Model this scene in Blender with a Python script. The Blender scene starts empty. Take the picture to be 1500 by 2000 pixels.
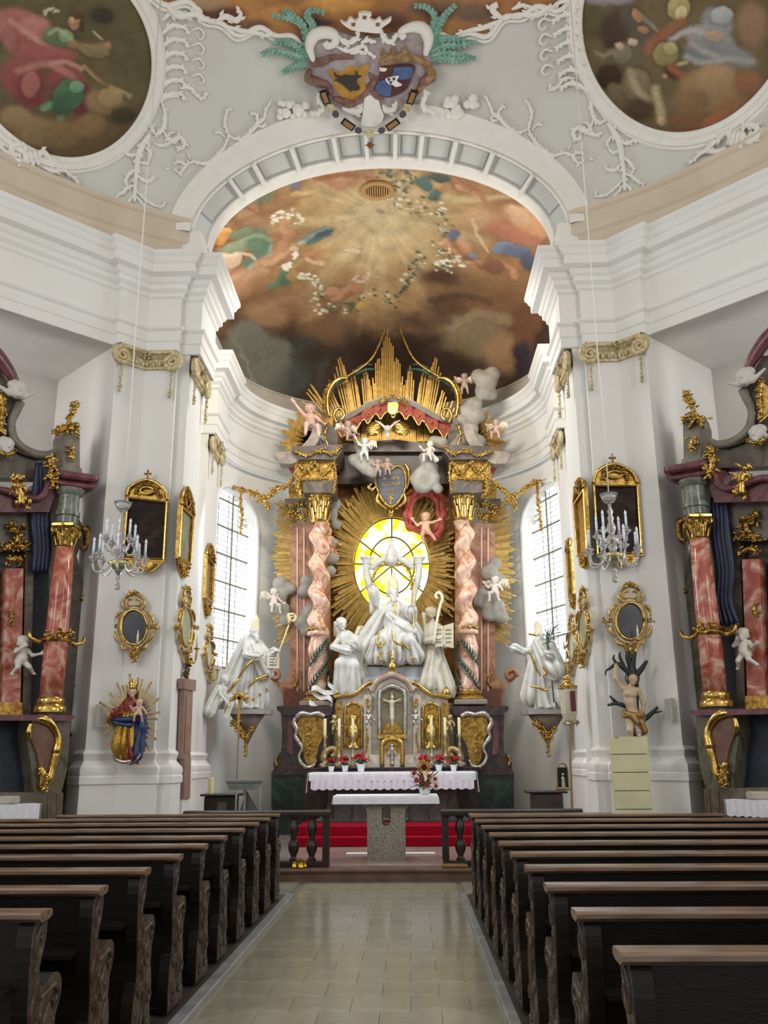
import bpy, math, random, numpy as np
from mathutils import Vector, Matrix
random.seed(7); RNG=np.random.RandomState(11)
sc=bpy.context.scene; COL=sc.collection
PI=math.pi
# ---------------------------------------------------------------- camera
FPX=1747.0
def _setup():
    fwd=np.array([800-750.0,-(1484-1000.0),-FPX]); fwd/=np.linalg.norm(fwd)
    r=math.radians(0.8); up=np.array([-math.sin(r),math.cos(r),0]); up=up-fwd*up.dot(fwd); up/=np.linalg.norm(up)
    return np.stack([np.cross(fwd,up),fwd,up])
CR=_setup(); CC=np.array([0,0,1.68])
cam=bpy.data.cameras.new('camera'); camo=bpy.data.objects.new('camera',cam); COL.objects.link(camo)
cam.sensor_fit='VERTICAL'; cam.sensor_height=24; cam.lens=24*FPX/2000; cam.clip_start=.05; cam.clip_end=200
camo.matrix_world=Matrix([list(CR[i])+[CC[i]] for i in range(3)]+[[0,0,0,1]])
sc.camera=camo
def ray(px,py): return CR@np.array([px-750.0,-(py-1000.0),-FPX])
def onY(px,py,Y): d=ray(px,py); return CC+d*(Y/d[1])
def onZ(px,py,Z): d=ray(px,py); return CC+d*((Z-CC[2])/d[2])
def onP(px,py,p0,n): d=ray(px,py); n=np.array(n,float); return CC+d*(n.dot(np.array(p0)-CC)/n.dot(d))
def proj(P):
    c=(np.asarray(P,float)-CC)@CR; return 750+FPX*c[...,0]/-c[...,2],1000-FPX*c[...,1]/-c[...,2]
# ---------------------------------------------------------------- world, lights, exposure
wd=bpy.data.worlds.new('world'); sc.world=wd; wd.use_nodes=True
wd.node_tree.nodes['Background'].inputs[0].default_value=(1.0,.995,.97,1); wd.node_tree.nodes['Background'].inputs[1].default_value=0.62
sc.view_settings.view_transform='Standard'; sc.view_settings.look='None'; sc.view_settings.exposure=0.08; sc.view_settings.gamma=1
try:
    cy=sc.cycles; cy.max_bounces=7; cy.diffuse_bounces=4; cy.glossy_bounces=3; cy.transmission_bounces=5; cy.caustics_reflective=False; cy.caustics_refractive=False
except Exception: pass
def area(name,loc,target,sx,sy,power,col):
    l=bpy.data.lights.new(name,'AREA'); l.shape='RECTANGLE'; l.size=sx; l.size_y=sy; l.energy=power; l.color=col
    o=bpy.data.objects.new(name,l); COL.objects.link(o); o.location=loc
    o.rotation_euler=(Vector(target)-Vector(loc)).to_track_quat('-Z','Y').to_euler(); return o
AX=-.42
for _s in (-1,1): area('chancel_recess_fill',(AX+_s*3.97,17.0,5.8),(AX-_s*2.0,17.9,4.6),1.5,4.2,300,(.76,.88,1.0))  # added cool fill in the hidden recesses, no window known there
for _s in (-1,1): area('chapel_soffit_fill',(AX+_s*9.1,11.0,4.6),(AX+_s*5.4,14.6,7.2),1.2,2.6,110,(1.0,.98,.96))  # added off-view to brighten the chapel soffits, no window built
area('chancel_warm_fill',(AX,15.5,11.3),(AX,20.5,5.5),2.8,.6,260,(1.0,.92,.78))  # added warm fill for chancel and retable, no fixture seen
for _s in (-1,1): area('fresco_fill',(AX+_s*3.0,15.7,10.5),(AX-_s*.8,18.8,13.0),1.2,.25,44,(1.0,.95,.86))  # added above the cornice to brighten the dark fresco vault
area('nave_window_left',(-9.5,2.0,8.0),(0,12,5.5),3.0,5.0,300,(1.0,.97,.92))
area('nave_window_right',(8.7,2.0,8.0),(-.8,12,5.5),3.0,5.0,300,(1.0,.97,.92))
# ---------------------------------------------------------------- materials
def S(h):
    h=h.lstrip('#'); c=[int(h[i:i+2],16)/255 for i in (0,2,4)]
    return tuple((x/12.92 if x<=.04045 else ((x+.055)/1.055)**2.4) for x in c)+(1,)
MATS={}
def mat(name,c1,c2=None,scale=4,rough=.5,metal=0,bump=0,bscale=None,detail=4,dist=0,c3=None,spec=.5,pos=(.35,.65),emit=0,stretch=None,objrand=0,coat=0):
    if name in MATS: return MATS[name]
    m=bpy.data.materials.new(name); m.use_nodes=True; nt=m.node_tree; b=nt.nodes['Principled BSDF']
    b.inputs['Roughness'].default_value=rough; b.inputs['Metallic'].default_value=metal
    b.inputs['Specular IOR Level'].default_value=spec; b.inputs['Base Color'].default_value=S(c1)
    if coat: b.inputs['Coat Weight'].default_value=coat; b.inputs['Coat Roughness'].default_value=.1
    tc=nt.nodes.new('ShaderNodeTexCoord'); src=tc.outputs['Object']
    if stretch:
        mp=nt.nodes.new('ShaderNodeMapping'); mp.inputs['Scale'].default_value=stretch; nt.links.new(src,mp.inputs[0]); src=mp.outputs[0]
    if c2:
        n=nt.nodes.new('ShaderNodeTexNoise'); n.inputs['Scale'].default_value=scale; n.inputs['Detail'].default_value=detail; n.inputs['Distortion'].default_value=dist
        nt.links.new(src,n.inputs['Vector'])
        r=nt.nodes.new('ShaderNodeValToRGB'); e=r.color_ramp.elements; e[0].position=pos[0]; e[0].color=S(c1); e[1].position=pos[1]; e[1].color=S(c2)
        if c3: q=e.new((pos[0]+pos[1])/2); q.color=S(c3)
        nt.links.new(n.outputs[0],r.inputs[0]); out=r.outputs[0]
        if objrand:
            oi=nt.nodes.new('ShaderNodeObjectInfo'); hs=nt.nodes.new('ShaderNodeHueSaturation'); mr=nt.nodes.new('ShaderNodeMapRange')
            mr.inputs[3].default_value=1-objrand; mr.inputs[4].default_value=1+objrand
            nt.links.new(oi.outputs['Random'],mr.inputs[0]); nt.links.new(mr.outputs[0],hs.inputs['Value']); nt.links.new(out,hs.inputs['Color']); out=hs.outputs[0]
        nt.links.new(out,b.inputs['Base Color'])
        if emit: nt.links.new(out,b.inputs['Emission Color'])
    if emit:
        b.inputs['Emission Strength'].default_value=emit
        if not c2: b.inputs['Emission Color'].default_value=S(c1)
    if bump:
        n2=nt.nodes.new('ShaderNodeTexNoise'); n2.inputs['Scale'].default_value=bscale or scale*4; n2.inputs['Detail'].default_value=3
        nt.links.new(src,n2.inputs['Vector']); bp=nt.nodes.new('ShaderNodeBump'); bp.inputs['Strength'].default_value=bump; bp.inputs['Distance'].default_value=.02
        nt.links.new(n2.outputs[0],bp.inputs['Height']); nt.links.new(bp.outputs[0],b.inputs['Normal'])
    MATS[name]=m; return m
def mat_vcol(name,rough=.75,attr='Col'):
    if name in MATS: return MATS[name]
    m=bpy.data.materials.new(name); m.use_nodes=True; nt=m.node_tree; b=nt.nodes['Principled BSDF']; b.inputs['Roughness'].default_value=rough
    b.inputs['Specular IOR Level'].default_value=.2
    a=nt.nodes.new('ShaderNodeAttribute'); a.attribute_name=attr
    n=nt.nodes.new('ShaderNodeTexNoise'); n.inputs['Scale'].default_value=9; n.inputs['Detail'].default_value=6
    tc=nt.nodes.new('ShaderNodeTexCoord'); nt.links.new(tc.outputs['Object'],n.inputs['Vector'])
    mr=nt.nodes.new('ShaderNodeMapRange'); mr.inputs[3].default_value=.82; mr.inputs[4].default_value=1.18; nt.links.new(n.outputs[0],mr.inputs[0])
    hs=nt.nodes.new('ShaderNodeHueSaturation'); nt.links.new(mr.outputs[0],hs.inputs['Value']); nt.links.new(a.outputs[0],hs.inputs['Color'])
    nt.links.new(hs.outputs[0],b.inputs['Base Color']); MATS[name]=m; return m
WHITE=mat('lime_plaster_white','#e6e5e1','#e3e1dc',scale=1.2,rough=.85,spec=.2)
WHITE2=mat('white_stucco','#ebe8e1','#e6e2da',scale=6,rough=.7,spec=.3)
BEIGE=mat('beige_plaster','#d3c6b2','#cabca8',scale=1.5,rough=.85,spec=.2)
VAULT=mat('grey_vault_plaster','#cfd1c9','#ccc7c3',scale=.5,rough=.9,spec=.15,pos=(.3,.7),c3='#cecdc7')
CHAPEL=mat('chapel_plaster','#d3cfcc','#cbc7c4',scale=1,rough=.9,spec=.15)
GOLD=mat('gilded_wood','#c4a052','#7f5f26',scale=14,rough=.32,metal=.8,c3='#a98440',bump=.25,bscale=60)
GOLD2=mat('bright_gilding','#dcbb6c','#a98238',scale=20,rough=.22,metal=.9)
OLDGOLD=mat('pale_gilded_stucco','#d6c9a4','#ae9b6b',scale=16,rough=.5,metal=.25,bump=.3,bscale=50)
RAYG=mat('gilded_rays','#94743a','#b08e4c',scale=10,rough=.38,metal=.8)
MARW=mat('white_polished_statue','#d3d0c9','#bfbcb5',scale=5,rough=.36,spec=.5)
MARG=mat('grey_painted_cloud','#a09a8e','#847f75',scale=4,rough=.6,bump=.1)
FLESH=mat('painted_flesh','#d8b49c','#c99d84',scale=6,rough=.5)
DARKM=mat('dark_marble','#2c2321','#4a3734',scale=5,rough=.25,c3='#382b29',dist=1.5,bump=0)
GREENM=mat('dark_green_marble','#1f2a26','#33413a',scale=3,rough=.25,dist=2,c3='#26302c')
PINKM=mat('salmon_marble','#b58868','#7f533b',scale=2.2,rough=.3,dist=2.2,c3='#a06f50',detail=6)
PINKC=mat('pink_twisted_marble','#e2c0a8','#b87c62',scale=2.6,rough=.2,dist=2.5,c3='#d3a88f',detail=6)
REDM=mat('red_marble','#9a4536','#dcb7a4',scale=2.2,rough=.18,dist=3.0,c3='#bb6f5a',detail=8,pos=(.33,.66))
BROWNM=mat('brown_grey_marble','#6d6355','#4b4439',scale=2.4,rough=.35,dist=2,c3='#5e554a',detail=6)
PURPM=mat('purple_marble','#5a3237','#7d4d52',scale=3,rough=.22,dist=2,c3='#683c42')
PEW=mat('dark_pew_wood','#1a110c','#0e0907',scale=6,rough=.42,spec=.35,stretch=(1,6,6),bump=.08)
PEWTOP=mat('pew_rail_wood_sheen','#86705f','#664d3c',scale=5,rough=.24,stretch=(.6,8,8),spec=.6)  # light reflecting off the rails is put into this paler brown
CARVE=mat('carved_pew_end_wood','#5a4638','#33261e',scale=10,rough=.38,bump=.5,bscale=26)
BLACK=mat('near_black','#0d0b0b',rough=.6)
LEAF=mat('green_painted_leaf','#3d5f52','#2b463c',scale=8,rough=.5)
PALM=mat('verdigris_palm','#93b8a7','#6f9d8b',scale=8,rough=.6)
CLOTH=mat('white_linen','#eceaf0','#dfdde6',scale=30,rough=.85,bump=.1)
SILVER=mat('silvered_metal','#c9c4bb','#9f988c',scale=15,rough=.28,metal=.85)
GLASSC=mat('crystal_glass','#fafcff',rough=.04,spec=.9); GLASSC.node_tree.nodes['Principled BSDF'].inputs['Transmission Weight'].default_value=.8
CANDLE=mat('wax_candle','#e8d9a4',rough=.55)
RED=mat('red_poinsettia','#b3121e','#7f0a14',scale=20,rough=.6)
CARPET=mat('red_carpet','#9c0f27','#86091f',scale=40,rough=.95,spec=.1,bump=.2,bscale=200)
# ---------------------------------------------------------------- mesh builder
def nrm(v): v=np.asarray(v,float); l=np.linalg.norm(v); return v/l if l>1e-12 else v
class MB:
    def __init__(s): s.v=[]; s.f=[]; s.mi=[]; s.cm=0
    def add(s,vs,fs):
        o=len(s.v); s.v+= [tuple(map(float,p)) for p in vs]; s.f+=[tuple(i+o for i in f) for f in fs]; s.mi+=[s.cm]*len(fs); return s
    def box(s,x0,x1,y0,y1,z0,z1):
        return s.add([(x,y,z) for z in (z0,z1) for x,y in ((x0,y0),(x1,y0),(x1,y1),(x0,y1))],[(3,2,1,0),(4,5,6,7),(0,1,5,4),(1,2,6,5),(2,3,7,6),(3,0,4,7)])
    def bbox(s,x0,x1,y0,y1,z0,z1,b=.01):   # box with chamfered edges
        vs=[];
        for z,i in ((z0,b),(z0+b,0),(z1-b,0),(z1,b)):
            vs+=[(x0+i,y0+i,z),(x1-i,y0+i,z),(x1-i,y1-i,z),(x0+i,y1-i,z)]
        fs=[(3,2,1,0),(12,13,14,15)]
        for k in range(3):
            for j in range(4): a=k*4+j; c=k*4+(j+1)%4; fs.append((a,c,c+4,a+4))
        return s.add(vs,fs)
    def bar(s,a,b,w,t,up=(0,0,1)):   # rectangular bar a->b
        a=np.array(a,float); b=np.array(b,float); d=nrm(b-a); u=nrm(np.cross(d,up)); 
        if np.linalg.norm(u)<1e-6: u=nrm(np.cross(d,(0,1,0)))
        w2=u*w/2; t2=nrm(np.cross(u,d))*t/2
        return s.add([a-w2-t2,a+w2-t2,a+w2+t2,a-w2+t2,b-w2-t2,b+w2-t2,b+w2+t2,b-w2+t2],[(3,2,1,0),(4,5,6,7),(0,1,5,4),(1,2,6,5),(2,3,7,6),(3,0,4,7)])
    def lathe(s,prof,c=(0,0,0),n=16,sx=1,sy=1,a0=0,a1=2*PI):
        full=abs(a1-a0-2*PI)<1e-6; m=n if full else n+1; vs=[];fs=[]
        for r,z in prof:
            for j in range(m):
                a=a0+(a1-a0)*j/n; vs.append((c[0]+r*math.cos(a)*sx,c[1]+r*math.sin(a)*sy,c[2]+z))
        for i in range(len(prof)-1):
            for j in range(n):
                k=(j+1)%m; fs.append((i*m+j,i*m+k,(i+1)*m+k,(i+1)*m+j))
        if full:
            if prof[0][0]>1e-6: fs.append(tuple(range(m-1,-1,-1)))
            if prof[-1][0]>1e-6: fs.append(tuple((len(prof)-1)*m+j for j in range(m)))
        return s.add(vs,fs)
    def tube(s,pts,rad,n=8,flat=1.0,nref=None):
        P=np.array(pts,float); N=len(P); R=np.full(N,rad) if np.isscalar(rad) else np.interp(np.linspace(0,1,N),np.linspace(0,1,len(rad)),rad)
        T=np.gradient(P,axis=0); T/=np.maximum(np.linalg.norm(T,axis=1,keepdims=True),1e-9)
        u=np.array(nref,float) if nref is not None else np.array([0,0,1.0])
        if abs(u.dot(T[0]))>.95: u=np.array([1.0,0,0])
        vs=[];fs=[]
        for i in range(N):
            if nref is not None: u=np.array(nref,float)
            u=u-T[i]*u.dot(T[i]); l=np.linalg.norm(u); u=u/l if l>1e-6 else nrm(np.cross(T[i],(0.3,.5,.8))); w=np.cross(T[i],u)
            for j in range(n):
                a=2*PI*j/n; vs.append(P[i]+R[i]*(w*math.cos(a)+u*math.sin(a)*flat))
        for i in range(N-1):
            for j in range(n): k=(j+1)%n; fs.append((i*n+j,i*n+k,(i+1)*n+k,(i+1)*n+j))
        fs.append(tuple(range(n-1,-1,-1))); fs.append(tuple((N-1)*n+j for j in range(n)))
        return s.add(vs,fs)
    def sphere(s,c,r,n=8,m=6,sc=(1,1,1)):
        vs=[(c[0],c[1],c[2]-r*sc[2])]; fs=[]
        for i in range(1,m):
            t=PI*i/m-PI/2
            for j in range(n): a=2*PI*j/n; vs.append((c[0]+r*sc[0]*math.cos(t)*math.cos(a),c[1]+r*sc[1]*math.cos(t)*math.sin(a),c[2]+r*sc[2]*math.sin(t)))
        vs.append((c[0],c[1],c[2]+r*sc[2])); L=len(vs)-1
        for j in range(n):
            k=(j+1)%n; fs.append((0,1+k,1+j)); fs.append((L,1+(m-2)*n+j,1+(m-2)*n+k))
            for i in range(m-2): fs.append((1+i*n+j,1+i*n+k,1+(i+1)*n+k,1+(i+1)*n+j))
        return s.add(vs,fs)
    def prism(s,poly,fn,d0,d1):  # polygon (u,v) extruded along d; fn(u,v,d)->xyz
        n=len(poly); vs=[fn(u,v,d0) for u,v in poly]+[fn(u,v,d1) for u,v in poly]
        return s.add(vs,[tuple(range(n)),tuple(range(2*n-1,n-1,-1))]+[(i,i+n,(i+1)%n+n,(i+1)%n) for i in range(n)])
    def grid(s,G,closed=False):
        G=np.asarray(G,float); n,m=G.shape[:2]
        fs=[(i*m+j,i*m+(j+1)%m,(i+1)*m+(j+1)%m,(i+1)*m+j) for i in range(n-1) for j in range(m if closed else m-1)]
        return s.add(G.reshape(-1,3),fs)
    def sweep(s,path,prof,closed=False):   # path [(x,y)], prof [(d,z)]; d measured to the left of travel
        n=len(path); P=np.array(path,float); offs=[]
        for i in range(n):
            t0=nrm(P[i]-P[i-1]) if i>0 else None; t1=nrm(P[i+1]-P[i]) if i<n-1 else None
            if t0 is None: t0=t1
            if t1 is None: t1=t0
            n0=np.array([-t0[1],t0[0]]); n1=np.array([-t1[1],t1[0]]); b=n0+n1; k=b.dot(b)/2
            offs.append(b/max(k,.3))
        G=np.array([[(P[i][0]+offs[i][0]*d,P[i][1]+offs[i][1]*d,z) for d,z in prof] for i in range(n)])
        return s.grid(G)
    def xf(s,M,start=0):
        M=np.array(M); 
        for i in range(start,len(s.v)): p=s.v[i]; s.v[i]=tuple((M@np.array([p[0],p[1],p[2],1]))[:3])
        return s
def link(name,me,mats,parent=None,smooth=0,label=None,local=False):
    o=bpy.data.objects.new(name,me); COL.objects.link(o)
    for m in (mats if isinstance(mats,(list,tuple)) else [mats]): me.materials.append(m)
    if smooth:
        me.polygons.foreach_set('use_smooth',[True]*len(me.polygons))
        if smooth!=1:
            try: me.set_sharp_from_angle(angle=math.radians(smooth))
            except Exception: pass
    if parent is not None:
        o.parent=parent
        if not local and parent.parent is None: o.matrix_parent_inverse=parent.matrix_basis.inverted()
    if label: o['label']=label
    return o
def obj(name,mb,mats,parent=None,smooth=0,label=None,local=False):
    me=bpy.data.meshes.new(name); me.from_pydata(mb.v,[],mb.f)
    if any(mb.mi): me.polygons.foreach_set('material_index',mb.mi)
    me.update()
    return link(name,me,mats,parent,smooth,label,local)
def tag(o,label,cat,group=None):
    o['label']=label; o['category']=cat
    if group: o['group']=group
    return o
def E(name,loc,label,cat,group=None,rz=0):
    o=bpy.data.objects.new(name,None); COL.objects.link(o); o.location=tuple(map(float,loc)); o.rotation_euler=(0,0,rz); o.empty_display_size=.1
    o.matrix_basis=Matrix.Translation(Vector(tuple(map(float,loc))))@Matrix.Rotation(rz,4,'Z')
    return tag(o,label,cat,group)
def struct(name,mb,mats,parent=None,smooth=0,label=None):
    o=obj(name,mb,mats,parent,smooth,label)
    if parent is None: o['kind']='structure'
    return o
def dup(root,loc=None,rz=None,label=None):
    def cp(o,par):
        c=o.copy(); COL.objects.link(c); c.parent=par
        if par is not None: c.matrix_parent_inverse=o.matrix_parent_inverse.copy()
        for ch in o.children: cp(ch,c)
        return c
    r=cp(root,None)
    if loc is not None: r.location=loc
    if rz is not None: r.rotation_euler[2]=rz
    if label: r['label']=label
    return r
def catmull(pts,n=8):
    P=np.array(pts,float); Q=np.vstack([2*P[0]-P[1],P,2*P[-1]-P[-2]]); out=[]
    for i in range(1,len(Q)-2):
        p0,p1,p2,p3=Q[i-1:i+3]
        for t in np.linspace(0,1,n,endpoint=False):
            out.append(.5*(2*p1+(p2-p0)*t+(2*p0-5*p1+4*p2-p3)*t*t+(3*p1-p0-3*p2+p3)*t**3))
    out.append(P[-1]); return np.array(out)
def frame(o,ux,uy):   # returns mapping (u,v,d)->world : o + u*ux + v*Z + d*uy
    o=np.array(o,float); ux=nrm(ux); uy=nrm(uy)
    return lambda u,v,d=0: o+ux*u+np.array([0,0,1.0])*v+uy*d
def spiral(c,r0,r1,a0,turns,n=22):   # 2d spiral points
    return [(c[0]+(r0+(r1-r0)*t)*math.cos(a0+turns*2*PI*t),c[1]+(r0+(r1-r0)*t)*math.sin(a0+turns*2*PI*t)) for t in np.linspace(0,1,n)]
# ================================================================ STRUCTURE
def W(h,Y,s): return (AX+s*h,Y)
ZC=10.4; ZA=8.6; DC=(AX,7.0); RD=8.15; ZD=11.2; CD=4.0
def dome_z(x,y): 
    q=1-((x-AX)**2+(y-7.0)**2)/RD**2
    return ZD+CD*np.sqrt(np.maximum(q,0))
def on_dome(px,py,off=0.0):
    d=ray(px,py); A=np.array([1/RD**2,1/RD**2,1/CD**2]); o=CC-np.array([AX,7.0,ZD])
    a=(A*d*d).sum(); b=2*(A*o*d).sum(); c=(A*o*o).sum()-1
    t=(-b+math.sqrt(max(b*b-4*a*c,0)))/(2*a); p=CC+d*t
    if off: p=p-dome_n(p)*off
    return p
def dome_n(p): return nrm((np.asarray(p)-np.array([AX,7.0,ZD]))*np.array([1/RD**2,1/RD**2,1/CD**2]))
# floor
mb=MB(); mb.box(-9,8.2,-1.5,13.75,-.12,-.02); floor=struct('floor',mb,mat('floor_bedding','#6a6658',rough=.9))
TILE=mat('worn_solnhofen_tile','#a4a18d','#b2ae99',scale=1.4,rough=.15,c3='#989581',objrand=.05,detail=8,dist=.6,bump=.03,bscale=9,spec=.6)
AL,AR=-1.5,.62
me=None; tw=(AR-AL-.0)/5; tl=.42
tm=MB().bbox(-tw/2+.0012,tw/2-.0012,-tl/2+.0012,tl/2-.0012,-.03,0,.0008)
tme=bpy.data.meshes.new('floor_tile'); tme.from_pydata(tm.v,[],tm.f); tme.materials.append(TILE)
for r in range(33):
    for c in range(6 if r%2 else 5):
        x=AL+tw*(c+.5-(.5 if r%2 else 0)); w=1
        if r%2 and c in (0,5): w=.5; x=AL+tw*.25 if c==0 else AR-tw*.25
        o=bpy.data.objects.new('floor_tile',tme); COL.objects.link(o); o.parent=floor; o.location=(x,tl*(r+.5)-.25,0); o.scale=(w,1,1)
        if tl*(r+.5)-.25+tl/2>13.75: o.scale[1]=.55; o.location[1]=13.62
for i,(x0,x1) in enumerate(((-1.60,-1.5),(.62,.70))):
    mb=MB(); mb.bbox(x0,x1,1.0,12.3,-.02,.045,.008); o=struct('trim_%d'%(i+1),mb,mat('grey_kerb_stone','#9da09f','#85878a',scale=5,rough=.3))
PLAT=mat('dark_plank_platform','#3d3630','#2c2621',scale=3,rough=.6,stretch=(1,12,1))
for nm,x0,x1 in (('floor_platform_left',-8.8,-1.602),('floor_platform_right',.702,8.0)):
    mb=MB(); mb.box(x0,x1,1.0,12.3,-.02,.03); struct(nm,mb,PLAT)
    mb=MB(); mb.box(x0,x1,12.3,13.75,-.02,.0); struct(nm.replace('platform','front'),mb,mat('grey_side_floor','#77746a','#8b887b',scale=3,rough=.3))
# chancel floor and step
CHF=mat('chancel_stone_floor','#8d817b','#a3948c',scale=1.6,rough=.2,c3='#97897f',detail=6)
mb=MB(); mb.box(AX-4.6,AX+4.6,13.85,24,-.1,.17); struct('floor_chancel',mb,CHF)
mb=MB(); mb.sweep([(-3.6,13.85),(2.9,13.85)][::-1],[(0,-.02),(.03,-.02),(.05,.0),(.05,.11),(.09,.125),(.10,.15),(.09,.17),(-.3,.172)]); 
struct('trim_3',mb,mat('brown_step_stone','#5c4436','#6e5343',scale=4,rough=.3))
# ---- wall plans (h,Y)
DG=18.5
PIER=[(11.06,7.5),(4.58,13.98),(4.49,13.89),(4.11,14.27),(3.55,14.27),(3.55,14.40),(3.36,14.40),(3.36,15.5),(4.05,15.5),(4.05,18.3),(3.88,18.3),(3.88,19.45)]
EA,EB,EY=3.95,3.4,19.5
def apse(n=40,da=0): return [((EA-da)*math.cos(t),EY+(EB-da)*math.sin(t)) for t in np.linspace(0.0,PI/2,n)]
ENT=[(0,8.6),(.03,8.6),(.03,8.78),(.05,8.80),(.05,8.98),(.09,9.02),(.10,9.05),(0.02,9.06),(.02,9.62),(.06,9.66),(.06,9.72),(.12,9.78),(.12,9.86),(.16,9.90),(.19,9.98),(.30,10.02),(.30,10.17),(.33,10.20),(.36,10.28),(.40,10.33),(.40,10.40),(.0,10.42)]
for si,(s,nm) in enumerate(((-1,'left'),(1,'right'))):
    path=[W(h,y,s) for h,y in PIER]
    full=path+[W(h,y,s) for h,y in apse()[1:]]
    if s<0: sw=full[::-1]; psw=path[::-1]
    else: sw=full; psw=path
    # left normal of travel must point into the room
    ep_=[W({3.36:3.20,3.88:3.74}.get(h,h),y,s) for h,y in PIER]+[W(h,y,s) for h,y in apse(da=.10)[1:]]
    mb=MB(); mb.sweep(ep_[::-1] if s<0 else ep_,ENT); struct('trim_%d'%(4+si),mb,WHITE,smooth=0)
    # pier body walls below the entablature (from chapel corner inwards)
    pw=[W(h,y,s) for h,y in PIER[1:]]; 
    jam=[W(6.10,15.42,s)]+[W(4.58,13.98,s)]
    pw=jam+pw[1:]; 
    if s<0: pw=pw[::-1]
    mb=MB(); mb.sweep(pw,[(0,0),(0,8.62)]); struct('wall_%s_pier'%nm,mb,WHITE)
    # plinth with moulded base
    pl=[(4.70,14.10),(4.58,13.98),(4.49,13.89),(4.11,14.27),(3.55,14.27),(3.55,14.40),(3.36,14.40),(3.36,14.85),(3.5,14.85)]
    pp=[W(h,y,s) for h,y in pl]; 
    if s<0: pp=pp[::-1]
    prof=[(.0,1.86),(.03,1.84),(.05,1.80),(.03,1.75),(.02,1.70),(.06,1.64),(.10,1.60),(.115,1.54),(.10,1.48),(.115,1.46),(.115,1.36),(.09,1.34),(.09,0)][::-1]
    mb=MB(); mb.sweep(pp,prof); struct('baseboard_%s'%nm,mb,WHITE,smooth=30)
    pl3=[(3.5,15.2),(3.36,15.2),(3.36,15.48),(3.6,15.48)]
    pp=[W(h,y,s) for h,y in pl3]
    if s<0: pp=pp[::-1]; struct('baseboard_left_rear',MB().sweep(pp,prof),WHITE,smooth=30)
    pl2=[(4.05,18.25),(3.88,18.3),(3.88,19.45),(3.95,19.5)]
    pp=[W(h,y,s) for h,y in pl2]
    if s<0: pp=pp[::-1]
    mb=MB(); mb.sweep(pp,prof); struct('baseboard_%s_chancel'%nm,mb,WHITE,smooth=30)
    # chapel: back wall, soffit, far jamb
    A=np.array([4.58,13.98]); B=np.array([6.10,15.42]); t=np.array([1,-1])/math.sqrt(2)
    L=6.6; D=B+t*L; Cc=A+t*L
    pth=[W(*(B),s),W(*D,s),W(*Cc,s)]
    if s>0: pth=pth[::-1]
    mb=MB(); mb.sweep(pth,[(0,0),(0,8.6)]); struct('wall_%s_chapel'%nm,mb,CHAPEL)
    q=[W(*p,s)+(8.6,) for p in (A,B,D,Cc)]
    mb=MB(); mb.add(q,[(0,1,2,3)]); struct('ceiling_%s_chapel'%nm,mb,CHAPEL)
    mb=MB(); mb.add([W(*p,s)+(.0,) for p in (A,B,D,Cc)],[(3,2,1,0)]); struct('floor_%s_chapel'%nm,mb,mat('grey_side_floor','#77746a'))
    # lintel underside
    A2=A-np.array([.09,.09])*0; 
    # apse wall with window opening
    N=150; ts=np.linspace(0.0,PI/2,N); pts=[((EA)*math.cos(t),EY+EB*math.sin(t)) for t in ts]
    y0,y1=19.62,21.42; zs,zt=3.75,8.02
    def arch(y):
        u=(y-(y0+y1)/2)/((y1-y0)/2); return 7.15+ .87*math.sqrt(max(0,1-abs(u)**2.2))
    mb=MB(); rev=MB(); 
    def out(p): # outward offset for the reveal
        n=nrm(np.array([p[0]/EA**2,(p[1]-EY)/EB**2])); return (p[0]+n[0]*.42,p[1]+n[1]*.42)
    # insert exact window sides
    tsx=sorted(list(ts)+[math.asin((y0-EY)/EB),math.asin((y1-EY)/EB)])
    pts=[(EA*math.cos(t),EY+EB*math.sin(t)) for t in tsx]
    def quad(m,a,b,za0,zb0,za1,zb1):
        q=[W(a[0],a[1],s)+(za0,),W(b[0],b[1],s)+(zb0,),W(b[0],b[1],s)+(zb1,),W(a[0],a[1],s)+(za1,)]
        m.add(q,[(0,1,2,3)] if s>0 else [(3,2,1,0)])
    for a,b in zip(pts,pts[1:]):
        ins=a[1]>=y0-1e-6 and b[1]<=y1+1e-6
        if not ins: quad(mb,a,b,0,0,8.62,8.62)
        else:
            quad(mb,a,b,0,0,zs,zs); quad(mb,a,b,arch(a[1]),arch(b[1]),8.62,8.62)
            ao,bo=out(a),out(b)
            for z_a,z_b in ((zs,zs),(arch(a[1]),arch(b[1]))):
                rev.add([W(*a,s)+(z_a,),W(*b,s)+(z_b,),W(*bo,s)+(z_b,),W(*ao,s)+(z_a,)],[(0,1,2,3)])
    for y in (y0,y1):
        p=(EA*math.sqrt(1-((y-EY)/EB)**2),y); po=out(p)
        rev.add([W(*p,s)+(zs,),W(*po,s)+(zs,),W(*po,s)+(arch(y),),W(*p,s)+(arch(y),)],[(0,1,2,3)])
    wa=struct('wall_%s_apse'%nm,mb,WHITE,smooth=40)
    struct('window_reveal',rev,WHITE,parent=wa)
    # window architrave band
    outl=[]; yy=np.linspace(y0,y1,26)
    ring=[(y0,z) for z in np.linspace(zs,arch(y0),8)]+[(y,arch(y)) for y in yy[1:-1]]+[(y1,z) for z in np.linspace(arch(y1),zs,8)]
    pts3=[]
    for y,z in ring:
        x=EA*math.sqrt(1-((y-EY)/EB)**2); pts3.append(W(x-.01,y,s)+(z,))
    struct('window_surround',MB().tube(pts3,.05,n=8),WHITE,parent=wa,smooth=1)
    # glazing: flat leaded window behind the reveal
    pa=out((EA*math.sqrt(1-((y0-EY)/EB)**2),y0)); pb=out((EA*math.sqrt(1-((y1-EY)/EB)**2),y1))
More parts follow.
